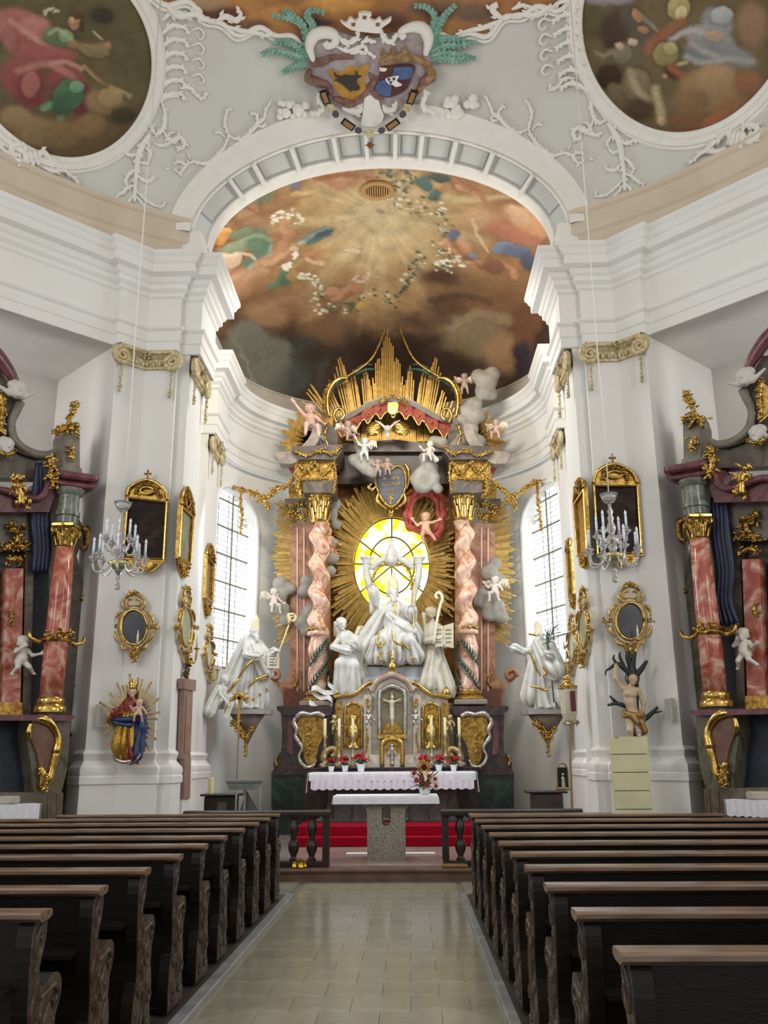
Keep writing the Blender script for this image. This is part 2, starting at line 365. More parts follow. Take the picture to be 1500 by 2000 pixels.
    pa=np.array(W(*pa,s)); pb=np.array(W(*pb,s)); ww=np.linalg.norm(pb-pa); ux=np.append((pb-pa)/ww,0); nz=np.array([-ux[1],ux[0],0])*(1 if s>0 else -1)
    if nz.dot(np.array([AX,18,0])-np.append(pa,0))<0: nz=-nz
    o3=np.append(pa,0)
    win=E('window_%d'%(si+1),(float(o3[0]),float(o3[1]),zs),'tall arched leaded window in the apse beside the %s'%('bishop statue with crozier' if s<0 else 'bishop statue with palm'),'window'); del win['category']; del win['label']; win['kind']='structure'
    GL=mat('daylit_window_glass','#f2f8ff','#ffffff',scale=9,rough=.3,emit=1.9)
    def zar(u): yv=y0+(y1-y0)*u/ww; return arch(yv)-.02
    cols=5; rows=34; dz=(zt-zs)/rows
    for c in range(cols):
        u0=ww*c/cols+.012; u1=ww*(c+1)/cols-.012
        for r in range(rows):
            za=zs+dz*r+.010; zb=zs+dz*(r+1)-.006
            t0,t1=min(zb,zar(u0)),min(zb,zar(u1))
            if max(t0,t1)-za<.03: continue
            t0=max(t0,za); t1=max(t1,za)
            q=[o3+ux*u0+[0,0,za],o3+ux*u1+[0,0,za],o3+ux*u1+[0,0,t1],o3+ux*u0+[0,0,t0]]
            q+= [p+(-nz)*.012 for p in q]
            m=MB().add(q,[(0,1,2,3),(7,6,5,4),(0,4,5,1),(1,5,6,2),(2,6,7,3),(3,7,4,0)]); obj('pane',m,GL,win)
    LEAD=mat('lead_came','#6e7378',rough=.5,metal=.3); IRON=mat('window_iron_bar','#6d7059',rough=.6)
    m=MB()
    for r in range(1,rows):
        z=zs+dz*r; um=[u for u in np.linspace(0,ww,40) if zar(u)>z]
        if len(um)>1: m.bar(o3+ux*um[0]+[0,0,z],o3+ux*um[-1]+[0,0,z],.016,.012)
    for c in range(1,cols): u=ww*c/cols; m.bar(o3+ux*u+[0,0,zs],o3+ux*u+[0,0,zar(u)],.02,.012,up=nz)
    obj('came_lattice',m,LEAD,win)
    for k in range(1,7):
        z=zs+(zt-zs)*k/6.4; um=[u for u in np.linspace(0,ww,40) if zar(u)>z]
        if len(um)>1: obj('iron_bar',MB().bar(o3+ux*um[0]+nz*.03+[0,0,z],o3+ux*um[-1]+nz*.03+[0,0,z],.045,.03),IRON,win)
    for k in (1,2):
        u=ww*k/3; obj('iron_bar',MB().bar(o3+ux*u+nz*.03+[0,0,zs],o3+ux*u+nz*.03+[0,0,zar(u)],.03,.03,up=nz),IRON,win)
    obj('sill',MB().bar(o3+nz*.1+[0,0,zs-.02],o3+ux*ww+nz*.1+[0,0,zs-.02],.3,.06,up=(0,0,1)),mat('grey_sill','#9a8f8a'),win)
# made-up window frames around the added recess lights, unseen behind the piers
for s_,n_ in ((-1,4),(1,5)):
    wx=AX+s_*3.99; wo=E('window_%d'%n_,(wx,17.0,3.7),'x','x'); del wo['label']; del wo['category']; wo['kind']='structure'
    for a,b in (((16.2,3.65),(16.2,7.95)),((17.8,3.65),(17.8,7.95)),((16.2,3.65),(17.8,3.65)),((16.2,7.95),(17.8,7.95))): obj('window_frame',MB().bar((wx,)+a,(wx,)+b,.10,.10,up=(1,0,0)),WHITE,wo)
# attic ring, attic of chancel
mb=MB(); th=np.linspace(0.12*PI,.88*PI,90); G=[]
for t in th:
    G.append([(AX+r*math.cos(t),7+r*math.sin(t),z) for r,z in ((RD+.35,10.38),(RD+.02,10.42),(RD,10.75),(RD-.03,10.78),(RD-.05,10.80),(RD-.05,11.15),(RD-.10,11.19),(RD-.12,11.26),(RD-.02,11.30))])
G=np.array(G)
# cut the chancel opening out of the ring
def seg(m,lo,hi,G=G,th=th):
    idx=[i for i,t in enumerate(th) if lo<=t<=hi]; m.grid(G[idx])
tc=math.acos(3.45/RD)
seg(mb,0,tc); struct('trim_6',mb,BEIGE,smooth=30); mb=MB(); seg(mb,PI-tc,PI); struct('trim_7',mb,BEIGE,smooth=30)
# flat floor behind the cornice (closes the gap)
# barrel of the chancel arch
AO,ZS,RISE=3.50,11.0,2.06
AI,RI=3.28,1.93
def barrel_z(h,a=AO,r=RISE): return ZS+r*math.sqrt(max(0,1-(h/a)**2))
# nave dome, opening cut where the arch barrel passes
def dome_mesh():
    nth,nr=420,150; th=np.linspace(.06*PI,.94*PI,nth); rr=RD*np.sin(np.linspace(0.12,1,nr)*PI/2)
    T,R=np.meshgrid(th,rr,indexing='ij'); X=AX+R*np.cos(T); Y=7+R*np.sin(T); Z=dome_z(X,Y)
    inside=(np.abs(X-AX)<AO)&(Y>12.5)&(Z<ZS+RISE*np.sqrt(np.maximum(0,1-((X-AX)/AO)**2)))
    V=np.stack([X,Y,Z],-1).reshape(-1,3); I=inside
    i,j=np.meshgrid(np.arange(nth-1),np.arange(nr-1),indexing='ij'); i=i.ravel(); j=j.ravel()
    keep=~(I[i,j]|I[i+1,j]|I[i,j+1]|I[i+1,j+1]); i=i[keep]; j=j[keep]
    F=np.stack([i*nr+j,(i+1)*nr+j,(i+1)*nr+j+1,i*nr+j+1],-1)
    m=MB(); m.v=[tuple(p) for p in V]; m.f=[tuple(map(int,f)) for f in F]; m.mi=[0]*len(m.f); return m
struct('ceiling',dome_mesh(),VAULT,smooth=1)
# curve of the arch on the dome
def arch_pts(a,r,n=81,off=0):
    out=[]
    for t in np.linspace(0,PI,n):
        h=-a*math.cos(t); z=ZS+r*math.sin(t); q=1-((z-ZD)/CD)**2 if z>ZD else 1
        y=7+math.sqrt(max(0,RD**2*q-h*h)); out.append((AX+h,y+off,z))
    return np.array(out)
OUT=arch_pts(AO,RISE); 
INN=np.array([(AX-AI*math.cos(t),14.86,ZS+RI*math.sin(t)) for t in np.linspace(0,PI,81)])
def lerp(a,b,t): return a+(b-a)*t
mb=MB(); mb.grid(np.stack([OUT,lerp(OUT,INN,.5),INN],1)); struct('ceiling_arch_soffit',mb,mat('pale_grey_soffit','#cfd1cf','#c6c6c4',scale=1,rough=.9),smooth=1)
def band(curve_a,curve_b,drop,m):
    # thick ribbon between two curves, lowered by drop towards the axis
    n=len(curve_a); c=np.array([AX,0,ZS]); 
    def low(P): 
        d=P-np.array([AX,0,ZS-1.0]); d[:,1]=0; d/=np.linalg.norm(d,axis=1,keepdims=True); return P-d*drop
    G=np.stack([curve_a,low(curve_a.copy()),low(curve_b.copy()),curve_b],1); m.grid(G)
OUT2=arch_pts(AO+.34,RISE+.30); OUT1=arch_pts(AO+.10,RISE+.09); 
mb=MB(); band(OUT,lerp(OUT,INN,.09),.05,mb)
nrmv=np.array([dome_n(p) for p in OUT1])
ARCHM=mb; mb2=MB(); G=np.stack([OUT2-np.array([dome_n(p) for p in OUT2])*-.005,OUT2-np.array([dome_n(p) for p in OUT2])*.035,lerp(OUT1,OUT2,.5)-nrmv*.05,OUT1-nrmv*.09,OUT-nrmv*.10,OUT+nrmv*.02],1); mb2.grid(G)
struct('trim_8',mb2,WHITE2,smooth=35); struct('trim_9',mb,WHITE2,smooth=35)
mb=MB(); band(lerp(OUT,INN,.90),INN,.05,mb); 
INN2=INN+np.array([0,.30,0]); band(INN,INN2,.03,mb); struct('trim_10',mb,WHITE2,smooth=35)
for s_,n_ in ((-1,12),(1,13)):
    xa,xb=sorted((AX+s_*3.26,AX+s_*3.95)); struct('trim_%d'%n_,MB().bbox(xa,xb,14.32,15.16,10.39,11.08,.03),WHITE2)
# cross bars and sunk panels of the soffit
BARS=[.14,.205,.275,.365,.455,.545,.635,.725,.795,.86]
def at_arch(t,f,drop):
    x=t*80; i=min(int(x),79); w=x-i; a=OUT[i]*(1-w)+OUT[i+1]*w; b=INN[i]*(1-w)+INN[i+1]*w; p=a+(b-a)*f
    d=p-np.array([AX,p[1],ZS-1.0]); d/=np.linalg.norm(d); return p-d*drop
BARS=[]
for px,py in ((437,338),(483,305),(560,270),(648,252),(713,249),(772,248),(828,249),(897,258),(970,285),(1045,338)):
    best=min(np.linspace(.02,.98,400),key=lambda t:(proj(at_arch(t,0,.05))[0]-px)**2+(proj(at_arch(t,0,.05))[1]-py)**2); BARS.append(best)
soff=bpy.data.objects['ceiling_arch_soffit']
for t in BARS:
    a=at_arch(t,-.02,.09); b=at_arch(t,1.02,.09); d=at_arch(t,0,0)-at_arch(t,0,1)
    obj('soffit_bar',MB().bar(a,b,.07,.08,up=d),WHITE2,soff)
ed=[.075]+BARS+[.925]
for t0,t1 in zip(ed,ed[1:]):
    G=np.array([[at_arch(t,f,.012) for f in (.15,.84)] for t in np.linspace(t0+.012,t1-.012,8)])
    m=MB(); m.grid(G); 
    rim=[G[i,0] for i in range(8)]+[G[i,1] for i in range(7,-1,-1)]+[G[0,0]]
    m.cm=1; m.tube(rim,.016,n=5); obj('soffit_panel',m,[mat('sunk_panel_grey','#c8c9c3','#c2c2bc',scale=2,rough=.9),mat('panel_rim_grey','#a9abab',rough=.9)],soff)
# ================================================================ FRESCOES AND VAULT STUCCO
def _hash(ix,iy,s): 
    h=(ix.astype(np.int64)*374761393+iy.astype(np.int64)*668265263+s*974711)&0x7fffffff
    h=((h^(h>>13))*1274126177)&0x7fffffff; return ((h^(h>>16))&0xffff)/65535.0
def vnoise(x,y,s=0,oct=4):
    r=np.zeros_like(x); a=.5
    for o in range(oct):
        ix=np.floor(x); iy=np.floor(y); fx=x-ix; fy=y-iy; fx=fx*fx*(3-2*fx); fy=fy*fy*(3-2*fy)
        v=(_hash(ix,iy,s+o)*(1-fx)+_hash(ix+1,iy,s+o)*fx)*(1-fy)+(_hash(ix,iy+1,s+o)*(1-fx)+_hash(ix+1,iy+1,s+o)*fx)*fy
        r+=a*v; x=x*2.03; y=y*2.03; a*=.5
    return r/(1-.5**oct)
def L3(h): return np.array(S(h)[:3])
def paint(px,py,base,strokes,warp=5.0,wscale=26.0,seed=3):
    """brush strokes on a painted plaster surface; returns rgb per point"""
    col=base(px,py)
    wx=px+(vnoise(px/wscale,py/wscale,seed)-.5)*2*warp; wy=py+(vnoise(px/wscale+50,py/wscale,seed+9)-.5)*2*warp
    fine=vnoise(px/7,py/7,seed+20,3)
    for st in strokes:
        k=st[0]
        if k=='e':
            _,x,y,rx,ry,ang,c,soft=st[:8]; al=st[8] if len(st)>8 else 1
            ca,sa=math.cos(math.radians(ang)),math.sin(math.radians(ang)); dx=wx-x; dy=wy-y
            u=(dx*ca+dy*sa)/rx; v=(-dx*sa+dy*ca)/ry; d=np.sqrt(u*u+v*v)
            sm_=max(rx,ry)<38; w=np.clip((1-d)/max(soft*(.5 if sm_ else .95),.02)+.0,0,1)*al; w=w*w*(3-2*w)
            tone=(1.16-.36*np.clip(.5+.5*v+.15*u,0,1))*(.9+.2*fine)
            if sm_: col=col*(1-.16*np.clip(1.35-np.abs(d-1.02)/.22,0,1)*np.clip((1.5-d)*2,0,1))[:,None]   # modelled form inside the stroke
            col=col*(1-w[:,None])+ (L3(c)[None,:]*tone[:,None])*w[:,None]
        elif k=='l':
            _,pts,wd_,c=st[:4]; al=st[4] if len(st)>4 else 1; Q=np.array(pts,float)
            if len(Q)>2: Q=catmull(Q,5)
            d=np.full(px.shape,1e9)
            for a,b in zip(Q,Q[1:]):
                ab=b-a; t=np.clip(((wx-a[0])*ab[0]+(wy-a[1])*ab[1])/max(ab.dot(ab),1e-6),0,1); d=np.minimum(d,np.hypot(wx-a[0]-t*ab[0],wy-a[1]-t*ab[1]))
            w=np.clip(1.4-d/wd_,0,1)*al; col=col*(1-w[:,None])+L3(c)[None,:]*(.85+.3*fine)[:,None]*w[:,None]
        elif k=='f':   # flower garland: dots scattered along a path
            _,pts,n,sp,c=st; Q=catmull(np.array(pts,float),8); rs=np.random.RandomState(len(pts)*7+n)
            for i in range(n):
                p=Q[rs.randint(len(Q))]+rs.randn(2)*sp; r=rs.uniform(2.6,5.5); cc=c[rs.randint(len(c))]
                d=np.hypot(px-p[0],(py-p[1])*1.4)/r; w=np.clip((1-d)*2.5,0,1); col=col*(1-w[:,None])+L3(cc)[None,:]*w[:,None]
    return np.clip(col,0,1)
def vcol_obj(name,V,F,rgb,m,parent=None,kind=None,smooth=1):
    me=bpy.data.meshes.new(name); me.from_pydata([tuple(map(float,p)) for p in V],[],F)
    a=me.color_attributes.new('Col','FLOAT_COLOR','POINT'); c=np.ones((len(V),4),np.float32); c[:,:3]=rgb; a.data.foreach_set('color',c.ravel())
    o=link(name,me,m,parent,smooth)
    if kind: o['kind']=kind
    return o
FRESCO=mat_vcol('fresco_paint')
def gridF(n,m): return [(i*m+j,i*m+j+1,(i+1)*m+j+1,(i+1)*m+j) for i in range(n-1) for j in range(m-1)]
# ---- chancel vault (barrel + apse half dome)
VA,VR,VZ=3.85,2.12,10.95
def chancel_vault(nt=250,ny=240):
    ys=np.concatenate([np.linspace(15.1,EY,ny//2,endpoint=False),EY+(EB+.02)*np.sin(np.linspace(0,1,ny//2)*PI/2)]); ts=np.linspace(0,PI,nt); V=[]
    for y in ys:
        k=1.0 if y<=EY else math.sqrt(max(0,1-((y-EY)/(EB+.02))**2))
        V.append(np.stack([AX-VA*k*np.cos(ts),np.full(nt,y),VZ+VR*k*np.sin(ts)],-1))
    return np.array(V).reshape(-1,3),gridF(len(ys),nt)
def on_vault(px,py,off=0):
    d=ray(px,py); o=CC-np.array([AX,EY,VZ])
    A=np.array([1/VA**2,0,1/VR**2]); a=(A*d*d).sum(); b=2*(A*o*d).sum(); c=(A*o*o).sum()-1; t=(-b+math.sqrt(b*b-4*a*c))/(2*a); p=CC+d*t
    if p[1]>EY:
        A=np.array([1/VA**2,1/(EB+.02)**2,1/VR**2]); a=(A*d*d).sum(); b=2*(A*o*d).sum(); c=(A*o*o).sum()-1; t=(-b+math.sqrt(max(b*b-4*a*c,0)))/(2*a); p=CC+d*t
    n=nrm((p-np.array([AX,min(p[1],EY) if p[1]<EY else EY,VZ]))*np.array([1/VA**2,1/EB**2 if p[1]>EY else 0,1/VR**2])); return p-n*off
V,F=chancel_vault(); px,py=proj(V)
def base_ap(x,y):
    d=np.hypot((x-740)/1.25,(y-430))
    n=vnoise(x/60,y/45,5); n2=vnoise(x/22,y/18,8)
    c=np.zeros(x.shape+(3,)); stops=[(0,'#dcc48c'),(60,'#cdaf74'),(130,'#bd9355'),(200,'#aa7a48'),(270,'#8d6038'),(360,'#6b452b'),(500,'#4d3524')]
    ds=d+(n-.5)*110
    for k in range(3): c[...,k]=np.interp(ds,[s[0] for s in stops],[L3(s[1])[k] for s in stops])
    lo=np.clip((y-575+(n-.5)*120)/90,0,1)[...,None]; c=c*(1-lo)+L3('#4e3827')*lo
    top=np.clip((380-y)/70,0,1)*np.clip(np.abs(x-740)/200,.3,1); c=c*(1-.6*top[...,None])+L3('#b97c4f')*(.6*top[...,None])
    # painted light rays
    ang=np.arctan2(y-415,x-740); rr=np.clip((np.sin(ang*23+np.sin(ang*7)*2)-.25)*1.6,0,1)*np.clip(1-d/240,0,1)*np.clip(d/40,0,1)
    c=c*(1-.45*rr[...,None])+L3('#e3d09a')*(.45*rr[...,None])
    return c*(.62+.56*n2)[...,None]
O='#c78a54'
st=[
 # clouds, left and right
 ('e',450,560,75,40,-25,'#c48c5c',.8),('e',430,520,50,26,-30,'#d3a57c',.7),('e',540,600,80,45,-10,'#9a7048',.7),('e',520,618,60,32,10,'#a97d52',.6),('e',640,640,70,35,0,'#7c5836',.7),
 ('e',900,560,90,45,10,'#87623e',.8),('e',880,600,70,40,0,'#6b4a2e',.7),('e',960,610,80,45,20,'#8a5f3a',.7),('e',1010,560,45,50,30,'#94683f',.7),('e',930,660,85,60,10,'#8d7450',.55),('e',985,690,60,50,0,'#a0764c',.6),('e',860,540,60,28,0,'#5c3f2a',.8),
 ('e',1035,440,48,30,18,'#c98f5c',.45),('e',1010,420,40,22,25,'#d0a077',.6),('e',985,450,70,24,18,'#b3704e',.6),('e',930,425,55,32,0,'#c69a6a',.8),('e',1040,400,40,22,30,'#c08550',.7),
 ('e',880,330,110,22,8,'#a8603f',.9),('e',960,345,80,20,22,'#b3754b',.8),('e',640,320,95,18,-6,'#b96d3c',.8),('e',560,345,55,16,-18,'#b97c4c',.8),
 # architecture low left and dark foot
 ('e',500,700,90,60,0,'#6f6d5c',.35),('e',480,660,45,40,0,'#7a7766',.4),('e',540,740,70,45,0,'#6a6a5b',.3),('l',[(455,660),(475,700),(500,745)],3,'#8f8b78',.6),('l',[(600,680),(575,760)],26,'#3f4440',.8),('l',[(635,690),(620,770)],10,'#4a4a44',.7),('e',620,690,40,22,0,'#43362a',.6),
 ('e',760,700,130,60,0,'#3b2a1f',.7),('e',870,720,70,45,0,'#3f2d22',.6),('e',1030,640,30,70,20,'#7d532f',.6),('e',1020,700,26,50,0,'#3c3037',.6),
 # big angel upper centre
 ('e',662,318,46,11,12,'#b48c72',.5),('e',640,306,34,9,22,'#9c7a70',.5),('e',705,325,26,13,-8,'#c79571',.4),('e',722,322,12,9,0,'#b9805a',.4),('l',[(690,335),(660,345),(620,350)],7,'#c07f56',.8),('l',[(700,352),(668,362),(640,356)],8,'#b9744d',.7),
 ('e',575,352,13,22,-20,'#8a7f86',.4),('e',585,380,32,9,-12,'#c89f63',.5),('l',[(560,386),(590,378),(618,372)],4,'#d8b377',.8),
 # green figure upper left
 ('e',505,372,34,20,15,'#7f8a68',.5),('e',530,345,26,13,-20,'#8b9070',.5),('e',487,395,22,13,0,'#7b8467',.5),('e',497,403,11,9,0,'#b77b50',.4),('e',455,400,40,20,-15,'#a79a68',.7),('e',560,392,24,14,0,'#ab7a4c',.6),('e',485,425,40,18,20,'#b08358',.7),
 # orange drapery far left
 ('e',424,465,26,17,-20,'#e39a3a',.35),('e',410,475,14,18,0,'#c9722a',.4),('e',440,452,16,10,-10,'#eaa847',.5),
 # reclining figure with green cloth
 ('e',450,505,24,20,0,'#d8b791',.35),('e',470,480,50,14,-12,'#8f9a74',.4),('e',508,478,34,22,40,'#6f8a6c',.4),('l',[(480,520),(505,500),(520,475),(512,455),(490,462)],9,'#5f7f68',.9),('l',[(490,525),(520,505),(530,480)],5,'#93a98a',.9),('l',[(470,470),(500,458),(530,466)],5,'#93a686',.8),
 ('l',[(505,520),(530,500),(552,478),(556,455)],9,'#c98a5c',.9),('e',562,458,14,11,0,'#c48558',.4),('l',[(555,450),(552,435),(560,428)],6,'#cf9468',.9),('l',[(520,512),(550,500),(575,484)],7,'#d3a06b',.9),('e',575,487,12,7,-20,'#d9b483',.5),
 ('e',620,462,34,12,-18,'#6b7f74',.35),('e',634,455,20,9,-18,'#54686e',.4),('l',[(585,475),(610,462),(640,448)],3,'#a9bfae',.8),('l',[(598,500),(620,492),(628,490)],6,'#c68a5c',.9),('e',604,500,18,8,-15,'#bd7d52',.5),('l',[(600,508),(620,510),(632,515)],4,'#e0bb92',.8),
 ('e',555,545,14,20,0,'#5f7a60',.5),('e',535,558,16,9,0,'#6d8563',.5),('e',575,540,18,12,0,'#b18a3f',.6),
 ('f',[(530,432),(552,420),(585,420),(580,445)],34,5,['#efe6c6','#e6dcb4','#d6b99a','#f3ead2']),('f',[(560,520),(565,520)],14,5,['#f0e9d2','#e5dcc0']),('f',[(590,535),(596,545)],16,5,['#f3ecd8','#d9cfae']),('f',[(575,500),(580,500)],6,3,['#f0e4cc']),
 ('f',[(612,550),(625,560),(620,585),(615,605),(640,600)],40,6,['#eae2c8','#d8d2b4','#7e7a52','#f0ead6','#5d5c3d']),
 ('f',[(640,605),(680,600),(705,590),(740,570),(770,590)],46,7,['#4a4e33','#5f5f3f','#cfc3a0','#b58f5a','#6b6a48']),
 ('e',665,575,36,14,-10,'#a86c40',.5),('e',650,570,16,10,0,'#c48a5e',.5),('l',[(650,585),(670,570),(690,560)],5,'#c48c60',.9),('e',700,565,14,8,0,'#b77c52',.5),('e',705,595,10,9,0,'#c69a2c',.5),('f',[(700,545),(735,530)],14,6,['#d9b69a','#cfa58a','#e7d5ba']),
 # wreath on the right
 ('f',[(748,330),(770,350),(800,345),(785,368)],60,9,['#5d6a52','#4f5a45','#7b8566','#8f8a63','#d7c9a2']),('e',828,358,20,13,20,'#5f7a70',.4),('e',846,382,14,12,0,'#587067',.5),
 ('f',[(770,395),(810,400),(850,405),(862,425),(870,455),(860,480)],90,9,['#656a45','#d9d0b2','#ece4ca','#8a8a5e','#55593b','#c7a98a']),
 ('f',[(810,420),(790,400),(760,400)],36,7,['#d5bd94','#c9a177','#8d845a']),
 ('e',885,460,16,13,-20,'#6b7487',.4),('l',[(868,470),(888,485),(905,475),(912,488)],8,'#cd9566',.9),('e',890,492,22,10,0,'#c48a5a',.5),('l',[(880,505),(910,510),(935,512)],5,'#d3a378',.8),('e',922,498,12,7,0,'#7c879a',.5),
 ('f',[(862,492),(880,505),(860,520)],20,6,['#ece6d0','#dad2b6','#5c5e40']),('f',[(850,520),(875,520),(905,508)],34,6,['#f0ead6','#d9d2b8','#6d6d4a']),('f',[(820,500),(812,520),(800,545),(790,565),(770,580)],54,6,['#565a40','#6d7052','#ddd4bb','#8b8465','#4a4b36']),
 ('e',985,485,26,14,0,'#6f8296',.4),('e',1010,490,26,12,-8,'#5f6c83',.4),('e',1030,510,18,18,0,'#4f5468',.5),('l',[(925,430),(935,460),(955,490)],3,'#d8bd90',.8),('l',[(970,510),(995,522),(1003,540)],6,'#c98d5a',.9),('e',965,520,30,16,10,'#8a5b3d',.6),
 ('e',890,358,14,8,15,'#b97a54',.5),('e',905,368,18,9,10,'#c99368',.5),('e',935,383,15,9,5,'#c08a60',.5),('l',[(860,385),(920,390),(1000,380)],5,'#d9be86',.5),
 ('l',[(530,330),(560,322),(600,330)],6,'#8f6a4a',.5),('l',[(470,430),(520,415),(560,405)],5,'#8a6844',.5),('e',640,300,30,7,25,'#8b6a5e',.4),('l',[(628,300),(660,312),(690,330)],4,'#d9b79a',.7),('l',[(620,350),(680,342),(730,348)],7,'#a3532f',.6),('e',470,455,30,10,-25,'#7b8c66',.5),('l',[(440,500),(470,495),(500,505)],4,'#f0d9b8',.6),('l',[(600,470),(640,452)],5,'#3f5a5e',.6),('e',860,350,26,10,10,'#57655a',.5),('l',[(905,362),(930,372),(950,390)],5,'#a5673f',.7),('l',[(960,440),(1010,470),(1050,470)],7,'#b56a52',.6),('l',[(1000,405),(1040,412),(1070,440)],6,'#dcae80',.6),('l',[(880,470),(910,500),(940,520)],5,'#8a4f34',.6),('l',[(430,560),(470,540),(520,530)],8,'#d8ab80',.5),('l',[(500,610),(560,585),(620,600)],7,'#b58a5e',.5),('l',[(880,640),(930,612),(990,625)],9,'#b39a70',.45),('l',[(840,590),(900,575),(960,590)],7,'#4c3322',.5),('e',742,412,7,5,0,'#a98b7d',.4),('e',700,485,9,4,0,'#cdb084',.5),('e',690,490,16,4,10,'#dcc79a',.5),
]
rgb=paint(px,py,base_ap,st,warp=8.0,wscale=22.0); gm=rgb.mean(1,keepdims=True); rgb=gm+(rgb-gm)*.80
apse_ceiling=vcol_obj('ceiling_chancel_fresco',V,F,rgb,FRESCO,kind='structure')
# attic strip under the chancel vault
pl=[(3.45,15.1),(3.85,15.1),(3.85,EY)]+[((VA+.0)*math.cos(t),EY+EB*math.sin(t)) for t in np.linspace(0.02,PI/2,30)]
pth=[W(h,y,1) for h,y in pl]+[W(h,y,-1) for h,y in pl[::-1][1:]]
mb=MB(); mb.sweep(pth,[(0,10.38),(0.0,10.93),(.03,10.95),(.03,10.99),(-.02,11.02)]); struct('trim_11',mb,mat('grey_attic_plaster','#b9b2a6','#aaa398',scale=2,rough=.9),smooth=30)
# vent grille in the chancel vault
vg=E('ceiling_vent',on_vault(737,369,.03),'small round slatted vent grille set in the chancel ceiling fresco','vent')
c0=on_vault(737,369,.02); ex=on_vault(764,369,.02)-c0; ey=on_vault(737,383,.02)-c0; en=nrm(np.cross(ex,ey)); 
if en[2]>0: en=-en
RIMM=mat('vent_rim_paint','#b98f5c',rough=.7)
obj('rim',MB().tube([c0+ex*math.cos(a)*1.05+ey*math.sin(a)*1.05+en*.02 for a in np.linspace(0,2*PI,33)],.05,n=8),RIMM,vg,smooth=1)
obj('backing',MB().add([c0+ex*math.cos(a)+ey*math.sin(a) for a in np.linspace(0,2*PI,33)[:-1]],[tuple(range(32))]),BLACK,vg)
for k in range(-5,6):
    u=k/6; hh=math.sqrt(1-u*u)*.96; obj('slat',MB().bar(c0+ex*u-ey*hh+en*.03,c0+ex*u+ey*hh+en*.03,.028,.02,up=en),RIMM,vg)
# ---- round medallion frescoes on the nave dome
def dome_line(p,n):
    A=np.array([1/RD**2,1/RD**2,1/CD**2]); o=np.asarray(p)-np.array([AX,7.0,ZD]); a=(A*n*n).sum(); b=2*(A*o*n).sum(); c=(A*o*o).sum()-1
    t=(-b+math.sqrt(max(b*b-4*a*c,0)))/(2*a); return np.asarray(p)+n*t
def medal(c,n,r,nr=70,na=170):
    n=nrm(n); e1=nrm(np.cross(n,(0,0,1))); e2=np.cross(n,e1); V=[]
    for rho in np.linspace(0.002,1,nr):
        for a in np.linspace(0,2*PI,na,endpoint=False):
            q=dome_line(np.array(c)+(e1*math.cos(a)+e2*math.sin(a))*r*rho,n); V.append(q-dome_n(q)*.012)
    F=[(i*na+j,i*na+(j+1)%na,(i+1)*na+(j+1)%na,(i+1)*na+j) for i in range(nr-1) for j in range(na)]
    ringf=lambda k,off:[(lambda q:q-dome_n(q)*off)(dome_line(np.array(c)+(e1*math.cos(a)+e2*math.sin(a))*r*k,n)) for a in np.linspace(0,2*PI,91)]
    return np.array(V),F,ringf
def base_m(c1,c2,c3):
    def f(x,y):
        n=vnoise(x/40,y/36,13); n2=vnoise(x/14,y/12,17); c=L3(c1)*(1-n)[...,None]+L3(c2)*n[...,None]
        lo=np.clip((y-190+(n-.5)*80)/90,0,1)[...,None]; return (c*(1-lo)+L3(c3)*lo)*(.88+.24*n2)[...,None]
    return f
ML=[('e',60,60,5,5,0,'#7a6c42',.4),('e',30,130,38,60,0,'#7a6c42',.4),('e',45,40,60,26,20,'#c06a5c',.5),('e',70,55,40,30,10,'#cf7f70',.5),('e',30,75,50,30,30,'#b25a50',.5),('e',12,60,20,50,-20,'#bb7064',.5),('l',[(20,40),(60,70),(100,95)],6,'#dc9a88',.7),
 ('e',40,150,50,55,0,'#a54f49',.5),('e',90,105,75,22,5,'#b55a52',.45),('e',60,175,40,45,0,'#8f3d3d',.4),('e',60,165,20,30,10,'#b9655f',.5),('e',130,160,55,40,30,'#a04844',.5),('l',[(35,140),(90,125),(140,150),(172,200)],7,'#cc7e70',.8),('l',[(100,125),(130,122),(160,135)],5,'#d99585',.8),('e',160,200,18,45,10,'#7d3438',.5),
 ('e',135,185,34,30,-50,'#4c8059',.3),('e',150,170,16,14,0,'#74ac7c',.5),('l',[(85,210),(115,205),(118,232)],7,'#6fa877',.9),('e',120,205,20,24,20,'#3d6d4c',.5),
 ('e',115,72,34,20,15,'#6d8a5a',.35),('e',128,70,16,14,10,'#8fb078',.5),('l',[(95,65),(115,58),(140,80)],4,'#a9c48e',.8),('l',[(140,85),(165,92),(190,92),(208,90)],8,'#b98455',.95),('e',210,90,9,9,0,'#c08a5c',.4),
 ('e',146,42,13,17,-10,'#c88c60',.35),('e',150,30,16,9,0,'#6a4c30',.5),('e',160,50,6,14,0,'#5f452c',.5),('e',142,40,4,8,0,'#e0ab80',.5),
 ('e',60,255,70,40,10,'#9a7a48',.5),('e',30,230,40,30,0,'#a88752',.5),('e',120,262,50,36,0,'#8d6d3e',.5),('e',175,245,40,30,-10,'#94743f',.5),('e',205,200,48,30,10,'#a4834e',.4),('e',215,190,28,20,0,'#b3925c',.5),('e',10,270,40,40,0,'#85653a',.6),('e',240,225,30,20,0,'#4f4228',.7),
 ('l',[(165,130),(200,160),(255,188)],4,'#bda06a',.9),('l',[(172,128),(210,165)],6,'#7d5a3a',.8),('e',185,100,34,14,10,'#93834f',.6),('l',[(183,62),(198,75)],2,'#cfc3a0',.9),('f',[(80,20),(108,22)],10,3,['#d8cfa8']),('e',200,30,30,20,0,'#4a4232',.8)]
